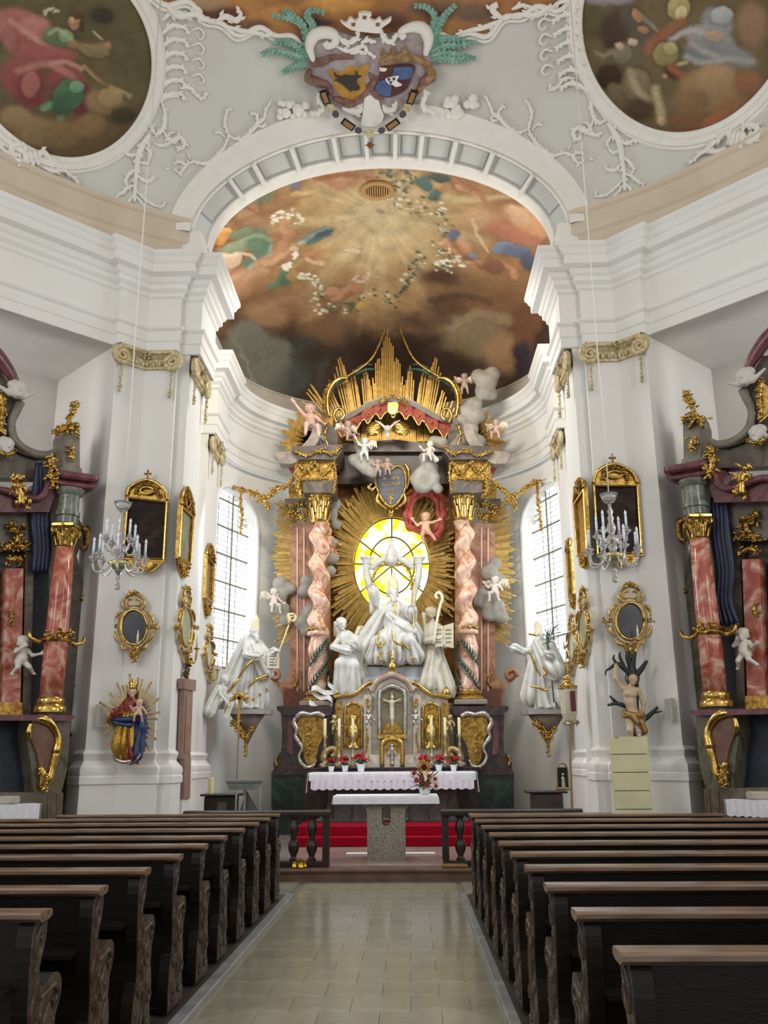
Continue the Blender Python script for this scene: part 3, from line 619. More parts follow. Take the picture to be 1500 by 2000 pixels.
MR=[('e',1160,40,30,50,0,'#6c6038',.5),('e',1205,55,40,60,30,'#5a4638',.5),('l',[(1228,25),(1262,80)],20,'#6b6257',.9),('l',[(1240,20),(1285,60)],4,'#9a9a92',.8),('e',1245,30,10,16,-30,'#c48c58',.4),('e',1255,58,14,8,20,'#c08858',.5),('e',1190,0,60,12,0,'#a79aa4',.5),
 ('e',1325,15,24,26,0,'#c7b06a',.4),('e',1330,25,12,18,10,'#e6d490',.5),('l',[(1330,40),(1305,60),(1275,82),(1265,100)],10,'#b06a3e',.95),
 ('e',1400,45,40,36,30,'#9a9fa6',.4),('e',1410,30,24,20,0,'#b9bfc2',.5),('e',1385,75,60,30,15,'#a8a3a2',.4),('e',1420,105,75,26,20,'#8d9097',.45),('e',1365,105,40,22,30,'#8a8c94',.5),('l',[(1310,78),(1350,60),(1400,75)],6,'#c3c3c2',.8),('l',[(1350,85),(1400,110),(1470,120)],6,'#bfb4ac',.7),('l',[(1340,110),(1370,122),(1410,118)],6,'#b3b6b8',.8),('e',1395,70,22,12,0,'#c7a68a',.5),
 ('e',1300,105,28,24,-20,'#a8985a',.35),('e',1310,95,16,14,0,'#c4b574',.5),('l',[(1298,148),(1320,128),(1342,122)],4,'#d8c98c',.8),('e',1315,140,22,16,30,'#6a3f28',.5),('l',[(1310,130),(1335,150),(1340,165)],8,'#b0653a',.9),
 ('e',1225,120,34,44,-10,'#7c7050',.4),('e',1215,105,20,24,0,'#93866a',.5),('e',1240,165,34,34,20,'#8f7c58',.4),('e',1210,90,9,8,0,'#d8b79a',.4),('e',1236,82,10,8,0,'#e0bfa2',.4),('l',[(1165,105),(1180,108),(1195,100)],4,'#a3966c',.9),('e',1190,88,6,10,-20,'#4c4130',.5),('l',[(1230,140),(1245,175),(1265,195)],8,'#c1ab80',.8),('l',[(1280,175),(1288,210),(1293,235)],9,'#cdb983',.9),('e',1292,236,8,10,0,'#c9b27a',.4),
 ('e',1190,150,30,30,20,'#4b3322',.6),('e',1205,185,20,30,-30,'#7f6c48',.6),('e',1250,215,40,30,0,'#5a4329',.6),
 ('e',1385,175,70,52,0,'#ab8552',.4),('e',1400,150,50,34,0,'#bd9560',.5),('e',1350,200,50,36,0,'#96703f',.5),('e',1430,215,50,34,-20,'#9c6a3a',.5),('e',1340,240,50,26,10,'#8a5a30',.6),('e',1460,160,40,30,0,'#a5683a',.6),('e',1470,50,40,60,0,'#a97f58',.6),('e',1400,235,40,18,-20,'#ad6230',.6)]
for nm,c,n,r,bs,stm in (('left',(-5.47,12.02,12.73),(-.59,.45,.67),1.488,base_m('#5f5534','#7d6f44','#6d5431'),ML),('right',(4.5,11.83,12.99),(.53,.45,.72),1.662,base_m('#6a5c3a','#8a7448','#7a5a34'),MR)):
    V,F,ringf=medal(c,n,r); px,py=proj(V); rgb=paint(px,py,bs,stm,warp=2.5,wscale=14,seed=21); gm=rgb.mean(1,keepdims=True); rgb=(gm+(rgb-gm)*.72)*np.array([.86,.83,.78])
    md=E('ceiling_medallion',c,'round painted ceiling medallion of a %s on clouds'%('seated man in red and green robes' if nm=='left' else 'man in grey blue robes with an ox'),'fresco','round medallion frescoes over the side chapels')
    vcol_obj('painting',V,F,rgb,FRESCO,md)
    mb=MB(); prof=[(1.0,.0),(1.0,.055),(1.015,.075),(1.035,.06),(1.05,.05),(1.065,.085),(1.10,.10),(1.125,.08),(1.13,.05),(1.15,.045),(1.16,.02),(1.165,-.01)]
    mb.grid(np.stack([ringf(k,o) for k,o in prof],1)); obj('frame',mb,WHITE2,md,smooth=40)
    # shell clasp at the lower edge of the frame
    bx=onY(115,318,12.9) if nm=='left' else onY(1390,270,12.9)
# ---- central ceiling fresco (only its near edge is in view)
V=[];nr_,na_=46,260; ths=np.linspace(.2*PI,.8*PI,na_)
edge=lambda t: 6.02+.07*math.sin(t*26)+.05*math.sin(t*61+1)
for q in np.linspace(0,1,nr_):
    for t in ths:
        r=4.3+(edge(t)-4.3)*q; x=AX+r*math.cos(t); y=7+r*math.sin(t); V.append((x,y,float(dome_z(x,y))-.012))
V=np.array(V); px,py=proj(V)
def base_c(x,y):
    n=vnoise(x/70,y/40,31); n2=vnoise(x/20,y/16,33); c=L3('#8a6248')*(1-n)[...,None]+L3('#c08a54')*n[...,None]; return c*(.85+.3*n2)[...,None]
stc=[('e',420,25,70,22,0,'#6d4a3c',.6),('e',400,8,60,16,0,'#a98a6c',.6),('e',560,30,60,26,0,'#d09556',.6),('e',500,50,40,18,0,'#7a5a4c',.6),('e',660,10,90,20,0,'#d9a05c',.6),('e',760,40,60,24,0,'#7a5648',.6),('e',850,20,80,26,0,'#8b6a55',.6),('e',930,25,60,24,0,'#75604e',.6),('e',620,45,50,16,0,'#5c4a48',.6)]
cen=vcol_obj('ceiling_centre_fresco',V,gridF(nr_,na_),paint(px,py,base_c,stc,warp=4),FRESCO,kind='structure')
# ---- stucco scrollwork on the dome
def stucco(name,paths,parent=None,rad=.045,mirror=False,m=WHITE2,off=.02):
    for p in paths:
        r=rad; mb=MB()
        if isinstance(p[0],(int,float)): r=p[0]; p=p[1]
        Q=np.array([on_dome(x,y,off) for x,y in catmull(p,5)])
        if mirror: Q[:,0]=2*AX-Q[:,0]-(.15 if name=='feather_border' else 0)
        k=len(Q); mb.tube(Q,[r*.35,r*.8,r*.75,r*.5,r*.5],n=6,flat=1.0)
        if r<.09 and r>=.04 and k>8:
            for i in range(3,k-2,3):
                tg=nrm(Q[i+1]-Q[i-1]); nd=dome_n(Q[i]); sd=np.cross(tg,nd)*(1 if (i//3)%2 else -1); l=r*1.8*(1-.4*i/k)
                mb.tube([Q[i],Q[i]+sd*l*.5+tg*l*.35-nd*.01,Q[i]+sd*l*.75+tg*l*.9],[r*.5,r*.55,r*.12],n=5,flat=.6)
        obj(name,mb,m,parent,smooth=1)
def leafpath(a,b,c): return [a,b,c]
feath=[(.055,[(316+i*-1.5,40+i*27),(338-i,22+i*27),(362-i*1.5,28+i*26),(372-i*1.5,40+i*26)]) for i in range(7)]
feath+=[(.03,[(372,60+i*30),(388,54+i*30),(398,66+i*30),(392,76+i*29),(384,70+i*30)]) for i in range(4)]
side=[(.05,[(313,196),(322,186),(338,188),(352,184)]),(.05,[(350,172),(372,172),(384,186),(398,192),(401,180)]),(.05,[(314,196),(322,222),(318,250),(306,262),(296,254),(300,244)]),
 (.04,[(300,232),(292,226),(286,236)]),(.06,[(318,254),(332,276),(350,268),(360,280),(352,292),(343,286)]),(.045,[(300,280),(315,285),(335,278),(350,272)]),(.035,[(322,280),(330,262),(342,258)])]
pend=[(.075,[(292,262),(280,280),(270,302),(266,330),(263,365),(262,396)]),(.05,[(270,300),(254,304),(240,298),(236,304)]),(.05,[(266,340),(280,354),(296,352),(300,344)]),(.045,[(266,330),(252,340),(244,356),(250,364)]),(.045,[(263,362),(248,368),(238,378),(228,384),(226,392)]),(.045,[(263,370),(280,388),(300,402),(318,404),(320,394)]),(.04,[(262,380),(250,396),(246,410)]),(.04,[(264,382),(278,400),(292,412)]),(.04,[(280,285),(294,300),(290,314)]),(.04,[(268,315),(284,320),(292,312)])]
scr=[(.04,[(338,322),(350,316),(362,324),(350,338),(338,330)]),(.045,[(352,330),(376,316),(402,320),(425,302),(440,282),(446,262),(440,254)]),(.05,[(446,266),(470,272),(492,254),(503,236),(498,222),(488,222)]),(.04,[(446,260),(438,240),(444,216),(452,212)]),(.04,[(500,246),(514,232),(520,212),(530,196)]),(.04,[(504,246),(516,246),(518,238)]),(.035,[(425,300),(434,292),(440,300)]),(.035,[(350,338),(356,346)]),(.03,[(365,300),(372,312)]),(.035,[(418,262),(428,258),(440,270)]),(.035,[(330,330),(322,332)])]
for mir,nm in ((False,'left'),(True,'right')):
    st_=E('stucco_ornament',on_dome(300,280) if not mir else on_dome(1165,260),'white stucco scroll and leaf ornament on the grey vault %s the coat of arms'%('left of' if not mir else 'right of'),'stucco','white stucco scrollwork on the vault')
    for n2,ps in (('feather_border',feath),('scroll',side),('leaf_pendant',pend),('branch_scroll',scr)): stucco(n2,ps,st_,mirror=mir)
    mb=MB()
    for i in range(16):
        q=on_dome(575+random.uniform(-32,34),214+random.uniform(-16,18),.06)
        if mir: q[0]=2*AX-q[0]
        mb.sphere(q,random.uniform(.05,.11),7,5,(1,1,.8))
    obj('rose_spray',mb,WHITE2,st_,smooth=1)['kind']='stuff'
    # clasp: shell and volutes at the foot of the medallion
    mb=MB(); sp=lambda c,r,a,t:[ (c[0]+ (r*(1-.75*k))*math.cos(a+t*k), c[1]+(r*(1-.75*k))*math.sin(a+t*k)*.8) for k in np.linspace(0,1,16)]
    cl=[(.07,[(50,300),(40,285),(20,290),(22,305),(36,306)]),(.07,[(48,318),(30,318),(8,300),(-10,286)]),(.08,[(55,296),(56,312),(62,330)]),(.08,[(48,298),(47,314),(52,332)]),(.08,[(63,296),(66,312),(72,326)]),(.07,[(76,318),(72,305),(82,300),(94,312),(110,326),(120,332)]),(.06,[(80,330),(100,338),(122,336),(140,350),(152,362)]),(.045,[(96,316),(108,318),(116,326)])]
    if mir: cl=[(r,[(1497-(x-5)*1.0,y-38+ (0)) for x,y in p]) for r,p in cl]
    stucco('clasp',cl,st_,off=.07)
# scalloped stucco rim of the centre fresco
rim=MB()
for k in range(2):
    Q=[]
    for t in np.linspace(.22*PI,.78*PI,200):
        r=edge(t)+.03+.07*k; x=AX+r*math.cos(t); y=7+r*math.sin(t); p=np.array([x,y,float(dome_z(x,y))]); Q.append(p-dome_n(p)*.03)
    rim.tube(Q,.05-.02*k,n=6)
obj('fresco_rim',rim,WHITE2,cen,smooth=1)['kind']='stuff'
stucco('rim_scroll',[(.07,[(322,2),(335,20),(352,30),(380,26),(395,36),(420,40)]),(.07,[(420,42),(440,30),(462,38),(470,24),(462,18)]),(.06,[(440,48),(470,58),(500,62),(520,68),(534,64)]),(.05,[(395,22),(384,14),(372,20)]),(.07,[(1078,6),(1060,22),(1040,28),(1010,26),(985,36)]),(.07,[(985,36),(968,24),(960,12),(972,4)]),(.06,[(980,36),(950,50),(915,58),(890,66)]),(.05,[(1000,16),(1020,8),(1040,12)])],cen,off=.05)
# ---- coat of arms over the arch
arms=E('coat_of_arms',on_dome(722,150),'painted stucco coat of arms with two shields, white crown and green palms','coat of arms')
def dm(off0): return lambda u,v,d: on_dome(u,v,off0+d)
def plate(name,poly,m,o0,o1,parent=arms): 
    P=[tuple(p) for p in catmull(list(poly)+[poly[0]],4)[:-1]]
    return obj(name,MB().prism(P,dm(0),o0,o1),m,parent)
TAUPE=mat('taupe_stucco_cartouche','#b3a7a4','#94878a',scale=6,rough=.7,bump=.3,bscale=12); MAROON=mat('maroon_stucco','#6e4a44','#8d6a5c',scale=8,rough=.6)
plate('cartouche_backing',[(606,95),(610,55),(640,50),(680,62),(720,68),(770,62),(800,55),(835,50),(838,95),(846,125),(835,160),(815,185),(790,205),(760,225),(724,245),(690,225),(660,205),(630,185),(612,160),(600,125)],TAUPE,-.02,.16)
SHG=mat('ochre_shield','#c4953f','#ad7f30',scale=6,rough=.6); SHB=mat('blue_shield','#566a96','#465a86',scale=6,rough=.6); SHBR=mat('brown_shield','#5a3430',rough=.6); BULL=mat('black_bull_head','#3a3232',rough=.6)
s1=plate('ox_shield',[(640,128),(668,132),(680,120),(700,124),(722,118),(712,148),(718,165),(700,182),(690,190),(668,184),(655,168),(650,150)],SHG,.16,.22)
plate('ox_head',[(652,149),(668,142),(672,138),(690,140),(707,140),(698,146),(697,155),(703,162),(700,169),(688,169),(678,166),(670,158),(660,152)],BULL,.22,.25,s1)
for pz in ([(668,142),(656,140),(653,133)],[(692,141),(697,136),(694,130)],[(682,166),(685,172)]): stucco('ox_horn',[(.022,pz)],s1,m=BULL,off=.24)
s2=plate('quartered_shield',[(745,122),(770,120),(800,118),(812,124),(806,140),(800,158),(790,172),(764,184),(748,182),(732,172),(738,150)],SHBR,.16,.21)
plate('blue_field',[(770,124),(806,124),(800,146),(768,146)],SHB,.21,.23,s2); plate('blue_field',[(738,152),(762,150),(762,182),(734,172)],SHB,.21,.23,s2)
plate('white_star_plate',[(753,146),(765,142),(780,140),(776,150),(786,158),(774,162),(768,158),(760,156),(756,152)],WHITE2,.22,.26,s2)
for hx,hy in ((760,146),(770,145),(764,152)): plate('black_heart',[(hx-3,hy-2),(hx,hy-1),(hx+3,hy-2),(hx,hy+4)],BLACK,.26,.27,s2)
plate('white_band',[(742,124),(756,126),(752,132),(742,130)],WHITE2,.21,.23,s2)
stucco('maroon_scroll',[(.10,[(604,118),(630,112),(650,104),(690,102)]),(.11,[(604,128),(602,146),(620,154),(640,160),(646,178)]),(.10,[(650,186),(672,192),(690,196),(712,178),(726,160)]),(.09,[(726,170),(738,182),(748,190)]),(.10,[(842,128),(845,146),(828,152),(820,170),(800,182)]),(.08,[(720,135),(730,150),(724,166),(716,160)])],arms,m=MAROON,off=.2)
stucco('ochre_scroll',[(.12,[(742,118),(760,108),(790,104),(815,108),(840,120)]),(.12,[(835,122),(845,140),(830,156),(818,172)]),(.07,[(745,108),(752,100),(762,106)]),(.07,[(765,104),(772,96),(782,102)]),(.07,[(785,100),(794,94),(802,100)])],arms,m=mat('ochre_stucco','#a98a5c','#7d5c3a',scale=9,rough=.6),off=.2)
stucco('white_volute',[(.13,[(612,112),(604,85),(612,62),(632,55),(652,60),(654,76),(640,82),(634,74)]),(.13,[(832,100),(838,70),(828,48),(806,44),(784,54),(790,66)]),(.06,[(660,60),(672,74),(690,72),(700,60),(698,48)]),(.06,[(745,48),(748,62),(760,74),(770,70),(776,56)]),(.05,[(705,75),(720,70),(735,74)]),(.05,[(655,82),(680,92),(710,82),(720,96),(735,104)]),(.05,[(680,100),(700,92),(716,98)])],arms,off=.2)
plate('crown',[(664,30),(676,34),(684,24),(694,30),(702,22),(700,16),(712,13),(726,16),(722,24),(732,30),(742,24),(748,32),(764,24),(762,32),(746,44),(742,54),(700,50),(684,46),(672,38)],WHITE2,.16,.26)
for i,(x,y) in enumerate(((690,36),(712,22),(738,36))): plate('crown_opening',[(x-4,y-3),(x+4,y-3),(x+3,y+3),(x-3,y+3)],mat('fresco_brown','#8a6046',rough=.8),.262,.27,bpy.data.objects['crown'])
plate('white_cartouche',[(712,185),(724,180),(738,186),(744,205),(750,222),(742,238),(724,244),(706,240),(708,222)],WHITE2,.16,.22)
stucco('white_scroll',[(.08,[(668,206),(690,214),(704,210),(700,200),(692,204)]),(.08,[(748,200),(756,212),(772,208),(768,198)]),(.06,[(628,172),(622,185),(632,205),(622,215),(605,220)]),(.06,[(826,165),(832,180),(826,200),(838,212),(852,216)])],arms,off=.18)
for ps in ([(605,120),(600,80),(590,45),(572,25),(555,15)],[(606,118),(590,95),(565,80),(535,78)],[(606,125),(585,108),(560,100),(530,95),(512,102)],[(604,122),(608,70),(610,45),(600,28),(608,15),(634,20)],[(606,132),(590,122),(570,128),(552,138)],[(600,60),(585,40),(560,30),(530,25)],
           [(836,98),(842,60),(850,30),(835,10),(810,6)],[(838,98),(855,75),(880,70),(910,75)],[(838,100),(868,85),(900,85),(932,78)],[(838,108),(870,100),(900,104),(930,110)],[(840,90),(856,50),(870,25),(890,5)],[(840,116),(870,110),(895,114),(915,110)]):
    mb=MB(); Q=catmull(ps,6); P3=np.array([on_dome(x,y,.10) for x,y in Q]); mb.tube(P3,[.06,.05,.035,.015],n=6,flat=.6)
    for i in range(3,len(Q)-1,2):
        t=Q[min(i+1,len(Q)-1)]-Q[i-1]; t/=np.linalg.norm(t); nn=np.array([-t[1],t[0]]); ln=13*(1-.5*i/len(Q))
        for sg in (-1,1):
            b=Q[i]+t*ln*.9+nn*sg*ln*.6; mid=Q[i]+t*ln*.3+nn*sg*ln*.5
            mb.tube([on_dome(*Q[i],.10),on_dome(*mid,.12),on_dome(*b,.10)],[.035,.032,.008],n=5,flat=.5)
    obj('palm_frond',mb,PALM,arms,smooth=1)
chain=[((634,182),70,0),((645,203),60,1),((655,217),50,2),((680,238),36,0),((700,250),20,2),((723,257),0,1),((746,250),-20,2),((768,238),-36,0),((788,217),-50,2),((797,203),-60,1),((806,182),-70,0)]
CH=[mat('chain_ochre','#9a7346',rough=.5),OLDGOLD,mat('chain_dark','#55504f',rough=.4)]
for (x,y),a,k in chain:
    ca,sa=math.cos(math.radians(a)),math.sin(math.radians(a)); w,h=((14,7),(9,8),(8,6))[k]
    f=lambda u,v,d,x=x,y=y,ca=ca,sa=sa: on_dome(x+u*ca-v*sa,y+u*sa+v*ca,.24+d)
    mb=MB(); mb.prism([(-w,-h),(w,-h),(w,h),(-w,h)] if k==0 else [(-w,0),(-w*.5,-h),(w*.5,-h),(w,0),(w*.5,h),(-w*.5,h)],f,0,.07)
    ln=obj('chain_link',mb,BLACK if k==0 else CH[k],arms)
    if k==0: obj('link_plate',MB().prism([(-w+3,-h+2.5),(w-3,-h+2.5),(w-3,h-2.5),(-w+3,h-2.5)],f,.07,.09),CH[0],ln)
star=[]; 
for i in range(16): a=i*PI/8; r=(11 if i%4==0 else (8 if i%2==0 else 5)); star.append((723+r*math.cos(a),281+r*math.sin(a)))
obj('pendant_star',MB().prism(star,dm(0),.2,.26),mat('pendant_bronze','#7a4f2c',rough=.4),arms)
# ================================================================ SCULPTING TOOLS (signed distance field -> mesh)
def PXY(x,y,Y): return onY(x,y,Y)
def V3(*a): return np.array(a,float)
def C(a,b,ra,rb=None,k=.03,fold=None,sy=1.0): return ('c',V3(*a),V3(*b),ra,ra if rb is None else rb,k,fold,sy)
def EL(c,r,k=.02): r=(r,r,r) if np.isscalar(r) else r; return ('e',V3(*c),V3(*r),k)
def SUB(c,r,k=.01): r=(r,r,r) if np.isscalar(r) else r; return ('x',V3(*c),V3(*r),k)
def _smin(a,b,k): h=np.clip(.5+.5*(b-a)/k,0,1); return b*(1-h)+a*h-k*h*(1-h)
def sculpt(prims,h=.02,zcut=None):
    lo=np.full(3,1e9); hi=-lo
    for p in prims:
        if p[0]=='c':
            m=max(p[3],p[4])*max(1,p[7])+(p[6][1]*1.6 if p[6] else 0)
            lo=np.minimum(lo,np.minimum(p[1],p[2])-m); hi=np.maximum(hi,np.maximum(p[1],p[2])+m)
        elif p[0]=='e': lo=np.minimum(lo,p[1]-p[2]); hi=np.maximum(hi,p[1]+p[2])
    lo-=3*h; hi+=3*h; n=np.ceil((hi-lo)/h).astype(int)+1
    ax=[lo[i]+h*np.arange(n[i]) for i in range(3)]; F=np.full(n,.3,np.float32)
    for p in prims:
        if p[0]=='c': m=max(p[3],p[4])*max(1,p[7])+(p[6][1]*1.6 if p[6] else 0)+p[5]+2*h; a=np.minimum(p[1],p[2])-m; b=np.maximum(p[1],p[2])+m
        else: m=p[3]+2*h; a=p[1]-p[2]-m; b=p[1]+p[2]+m
        i0=np.clip(((a-lo)/h).astype(int),0,n-1); i1=np.clip(((b-lo)/h).astype(int)+2,1,n)
        x=ax[0][i0[0]:i1[0]][:,None,None]; y=ax[1][i0[1]:i1[1]][None,:,None]; z=ax[2][i0[2]:i1[2]][None,None,:]
        sub=(slice(i0[0],i1[0]),slice(i0[1],i1[1]),slice(i0[2],i1[2]))
        if p[0]=='c':
            A,B,ra,rb,k,fo,sy=p[1:]; ab=B-A; L=max(ab.dot(ab),1e-9); dx=x-A[0]; dy=(y-A[1]); dz=z-A[2]
            t=np.clip((dx*ab[0]+dy*ab[1]+dz*ab[2])/L,0,1); ex=dx-t*ab[0]; ey=(dy-t*ab[1])/sy; ez=dz-t*ab[2]
            d=np.sqrt(ex*ex+ey*ey+ez*ez)-(ra+(rb-ra)*t)
            if fo:
                nf,am,ph,tw=fo; am=am*1.5; al=nrm(ab); u=nrm(np.cross(al,(0.13,1,.2))); w=np.cross(al,u)
                an=np.arctan2(ex*u[0]+ey*u[1]+ez*u[2],ex*w[0]+ey*w[1]+ez*w[2])
                d=d-am*(.25+.75*t)*(np.abs(np.sin((nf*an+ph+tw*t+.9*np.sin(3*t+an*2))/2))*2-1)
                d=d*.8
        else:
            c,r,k=p[1],p[2],p[3]; q=np.sqrt(((x-c[0])/r[0])**2+((y-c[1])/r[1])**2+((z-c[2])/r[2])**2); d=(q-1)*r.min()
        if p[0]=='x': F[sub]=-_smin(-F[sub],d,k)
        else: F[sub]=_smin(F[sub],d,k)
    if zcut is not None: F=np.maximum(F,(zcut-ax[2])[None,None,:].astype(np.float32))
    return surfnet(F,lo,h)
def surfnet(F,lo,h):
    s=F<0; n=F.shape; acc=np.zeros(tuple(np.array(n)-1)+(3,),np.float32); cnt=np.zeros(tuple(np.array(n)-1),np.int16); quads=[]
    X=np.indices(n).astype(np.float32)
    edges=[]
    for axis in range(3):
        a=[slice(None)]*3; b=[slice(None)]*3; a[axis]=slice(0,-1); b[axis]=slice(1,None); a=tuple(a); b=tuple(b)
        cr=np.argwhere(s[a]!=s[b])
        if len(cr)==0: continue
        e=np.zeros(3,int); e[axis]=1; f0=F[cr[:,0],cr[:,1],cr[:,2]]; q=cr+e; f1=F[q[:,0],q[:,1],q[:,2]]; t=f0/(f0-f1)
        P=cr.astype(np.float32); P[:,axis]+=t
        o=[i for i in range(3) if i!=axis]; cells=[]
        for da,db in ((0,0),(1,0),(1,1),(0,1)):
            cc=cr.copy(); cc[:,o[0]]-=da; cc[:,o[1]]-=db; cells.append(cc)
            ok=np.all(cc>=0,1)&np.all(cc<np.array(n)-1,1); c2=cc[ok]
            np.add.at(acc,(c2[:,0],c2[:,1],c2[:,2]),P[ok]); np.add.at(cnt,(c2[:,0],c2[:,1],c2[:,2]),1)
        edges.append((cells,s[cr[:,0],cr[:,1],cr[:,2]],axis))
    idx=-np.ones(cnt.shape,int); m=cnt>0; idx[m]=np.arange(m.sum()); V=acc[m]/cnt[m][:,None]*h+lo
    fs=[]
    for cells,sg,axis in edges:
        Q=np.stack([idx[tuple(np.clip(c,0,np.array(idx.shape)-1).T)] for c in cells],1); fl=sg^(axis==1)
        Q[~fl]=Q[~fl][:,::-1]; fs.append(Q)
    fs=np.concatenate(fs) if fs else np.zeros((0,4),int); fs=fs[(fs>=0).all(1)]
    return V,fs[:,::-1]
def sobj(name,prims,m,parent=None,h=.02,M=None,label=None,zcut=None):
    V,F=sculpt(prims,h,zcut)
    if M is not None: M=np.array(M); V=V@M[:3,:3].T+M[:3,3]
    me=bpy.data.meshes.new(name); me.vertices.add(len(V)); me.vertices.foreach_set('co',V.astype(np.float32).ravel())
    me.loops.add(len(F)*4); me.loops.foreach_set('vertex_index',F.astype(np.int32).ravel()); me.polygons.add(len(F)); me.polygons.foreach_set('loop_start',np.arange(0,len(F)*4,4,dtype=np.int32)); 
    me.update(calc_edges=True); me.validate()
    return link(name,me,m,parent,1,label)
def Mloc(loc,rz=0,s=1.0): 
    return Matrix.Translation(Vector(tuple(map(float,loc))))@Matrix.Rotation(rz,4,'Z')@Matrix.Scale(s,4)
def head(c,R=.11,yaw=0,pitch=0,tilt=0,hair=True,beard=0,k=.012):
    """head of radius R facing -Y turned by yaw; returns skin prims"""
    c=V3(*c); s=R/.11; M=np.array((Matrix.Rotation(yaw,3,'Z')@Matrix.Rotation(tilt,3,'Y')@Matrix.Rotation(pitch,3,'X')))
    P=lambda x,y,z: c+M@(V3(x,y,z)*s)
    p=[EL(P(0,.01,.03),.105*s,k),EL(P(0,-.015,-.03),(.078*s,.085*s,.10*s),.03*s),C(P(0,-.09,.02),P(0,-.125,-.03),.012*s,.02*s,.012*s),EL(P(0,-.085,-.095),.032*s,.02*s),
       C(P(-.05,-.088,.035),P(.05,-.088,.035),.016*s,.016*s,.012*s),C(P(-.022,-.1,-.068),P(.022,-.1,-.068),.012*s,.012*s,.01*s),EL(P(-.1,.01,-.01),(.015*s,.03*s,.035*s),.01*s),EL(P(.1,.01,-.01),(.015*s,.03*s,.035*s),.01*s),
       SUB(P(-.038,-.112,.008),.02*s,.012*s),SUB(P(.038,-.112,.008),.02*s,.012*s),EL(P(-.038,-.088,.006),.016*s,.004*s),EL(P(.038,-.088,.006),.016*s,.004*s),SUB(P(0,-.118,-.068),(.026*s,.012*s,.005*s),.004*s)]
    if hair:
        for a in range(7): t=PI*(.08+.84*a/6); p.append(EL(P(.085*math.cos(t),.04+.02*math.sin(a*3),.05+.06*math.sin(t)),.05*s,.015))
        p+=[EL(P(-.085,.05,-.03),.045*s,.02),EL(P(.085,.05,-.03),.045*s,.02),EL(P(0,.08,0),.08*s,.03)]
    if beard: p+=[C(P(0,-.085,-.09),P(0,-.11,-.09-beard),.055*s,.025*s,.02,(6,.012*s,0,2)),C(P(-.06,-.05,-.06),P(-.02,-.1,-.11),.03*s,.03*s,.02),C(P(.06,-.05,-.06),P(.02,-.1,-.11),.03*s,.03*s,.02)]
    return p
def hand(w,d,n=(0,-1,0),s=1.0,curl=.6,side=1):
    """hand at wrist w pointing along d, palm facing n"""
    w=V3(*w); d=nrm(d); n=nrm(np.asarray(n,float)-d*np.dot(n,d)); r=np.cross(d,n)*side; q=s
    p=[C(w,w+d*.075*q,.028*q,.034*q,.012),EL(w+d*.05*q+r*.012*q,.032*q,.015)]
    for i,(o,l) in enumerate(((-.030,.085),(-.010,.095),(.010,.09),(.030,.072))):
        a=w+d*.085*q+r*o*q; b=a+(d*math.cos(curl*.5)+n*math.sin(curl*.5))*l*.5*q+r*o*.3*q; c=b+(d*math.cos(curl*1.5)+n*math.sin(curl*1.5))*l*.5*q
        p+=[C(a-d*.02*q,b,.0115*q,.0105*q,.006),C(b,c,.0105*q,.008*q,.006)]
    a=w+d*.03*q-r*.03*q; b=a+nrm(d*.6-r*.6+n*.3)*.05*q; c=b+nrm(d*.9-r*.1+n*.5)*.04*q; p+=[C(a,b,.014*q,.012*q,.008),C(b,c,.012*q,.009*q,.006)]
    return p
def arm(sh,el,wr,r=.055,sleeve=True,s=1.0,fold=True):
    p=[C(sh,el,r*1.15,r*.95,.03,(5,.012,0,3) if fold else None)]
    p.append(C(el,wr,r*(1.25 if sleeve else .85),r*(1.5 if sleeve else .6),.03,(6,.016,1,2) if sleeve and fold else None))
    return p
def robe(H=2.0,lean=(0,0),w=1.0,folds=11,ph=0,tw=1.5,knee=None,hem=1.0,sy=.8):
    s=H/2; lx,ly=lean
    p=[C((lx*.6,ly*.6,1.08*s),(lx,ly,1.50*s),.165*s*w,.17*s*w,.06,(7,.014*s,ph,2),.75),C((lx*.55,ly*.5,1.12*s),(0,0,.06*s),.17*s*w,.29*s*w*hem,.06,(folds,.04*s,ph,tw),sy),
       C((lx-.14*s,ly,1.56*s),(lx+.14*s,ly,1.56*s),.085*s,.085*s,.06),C((lx,ly-.01,1.58*s),(lx,ly-.02,1.72*s),.058*s,.05*s,.03),EL((-.1*s,-.2*s,.05*s),(.06*s,.13*s,.05*s),.02),EL((.12*s,-.22*s,.05*s),(.06*s,.13*s,.05*s),.02)]
    if knee: p.append(C((lx*.4,0,1.0*s),knee,.13*s,.10*s,.08)); p.append(C(knee,(knee[0]*1.1,knee[1]*.6,.1*s),.10*s,.11*s,.07,(5,.02*s,1,1)))
    return p
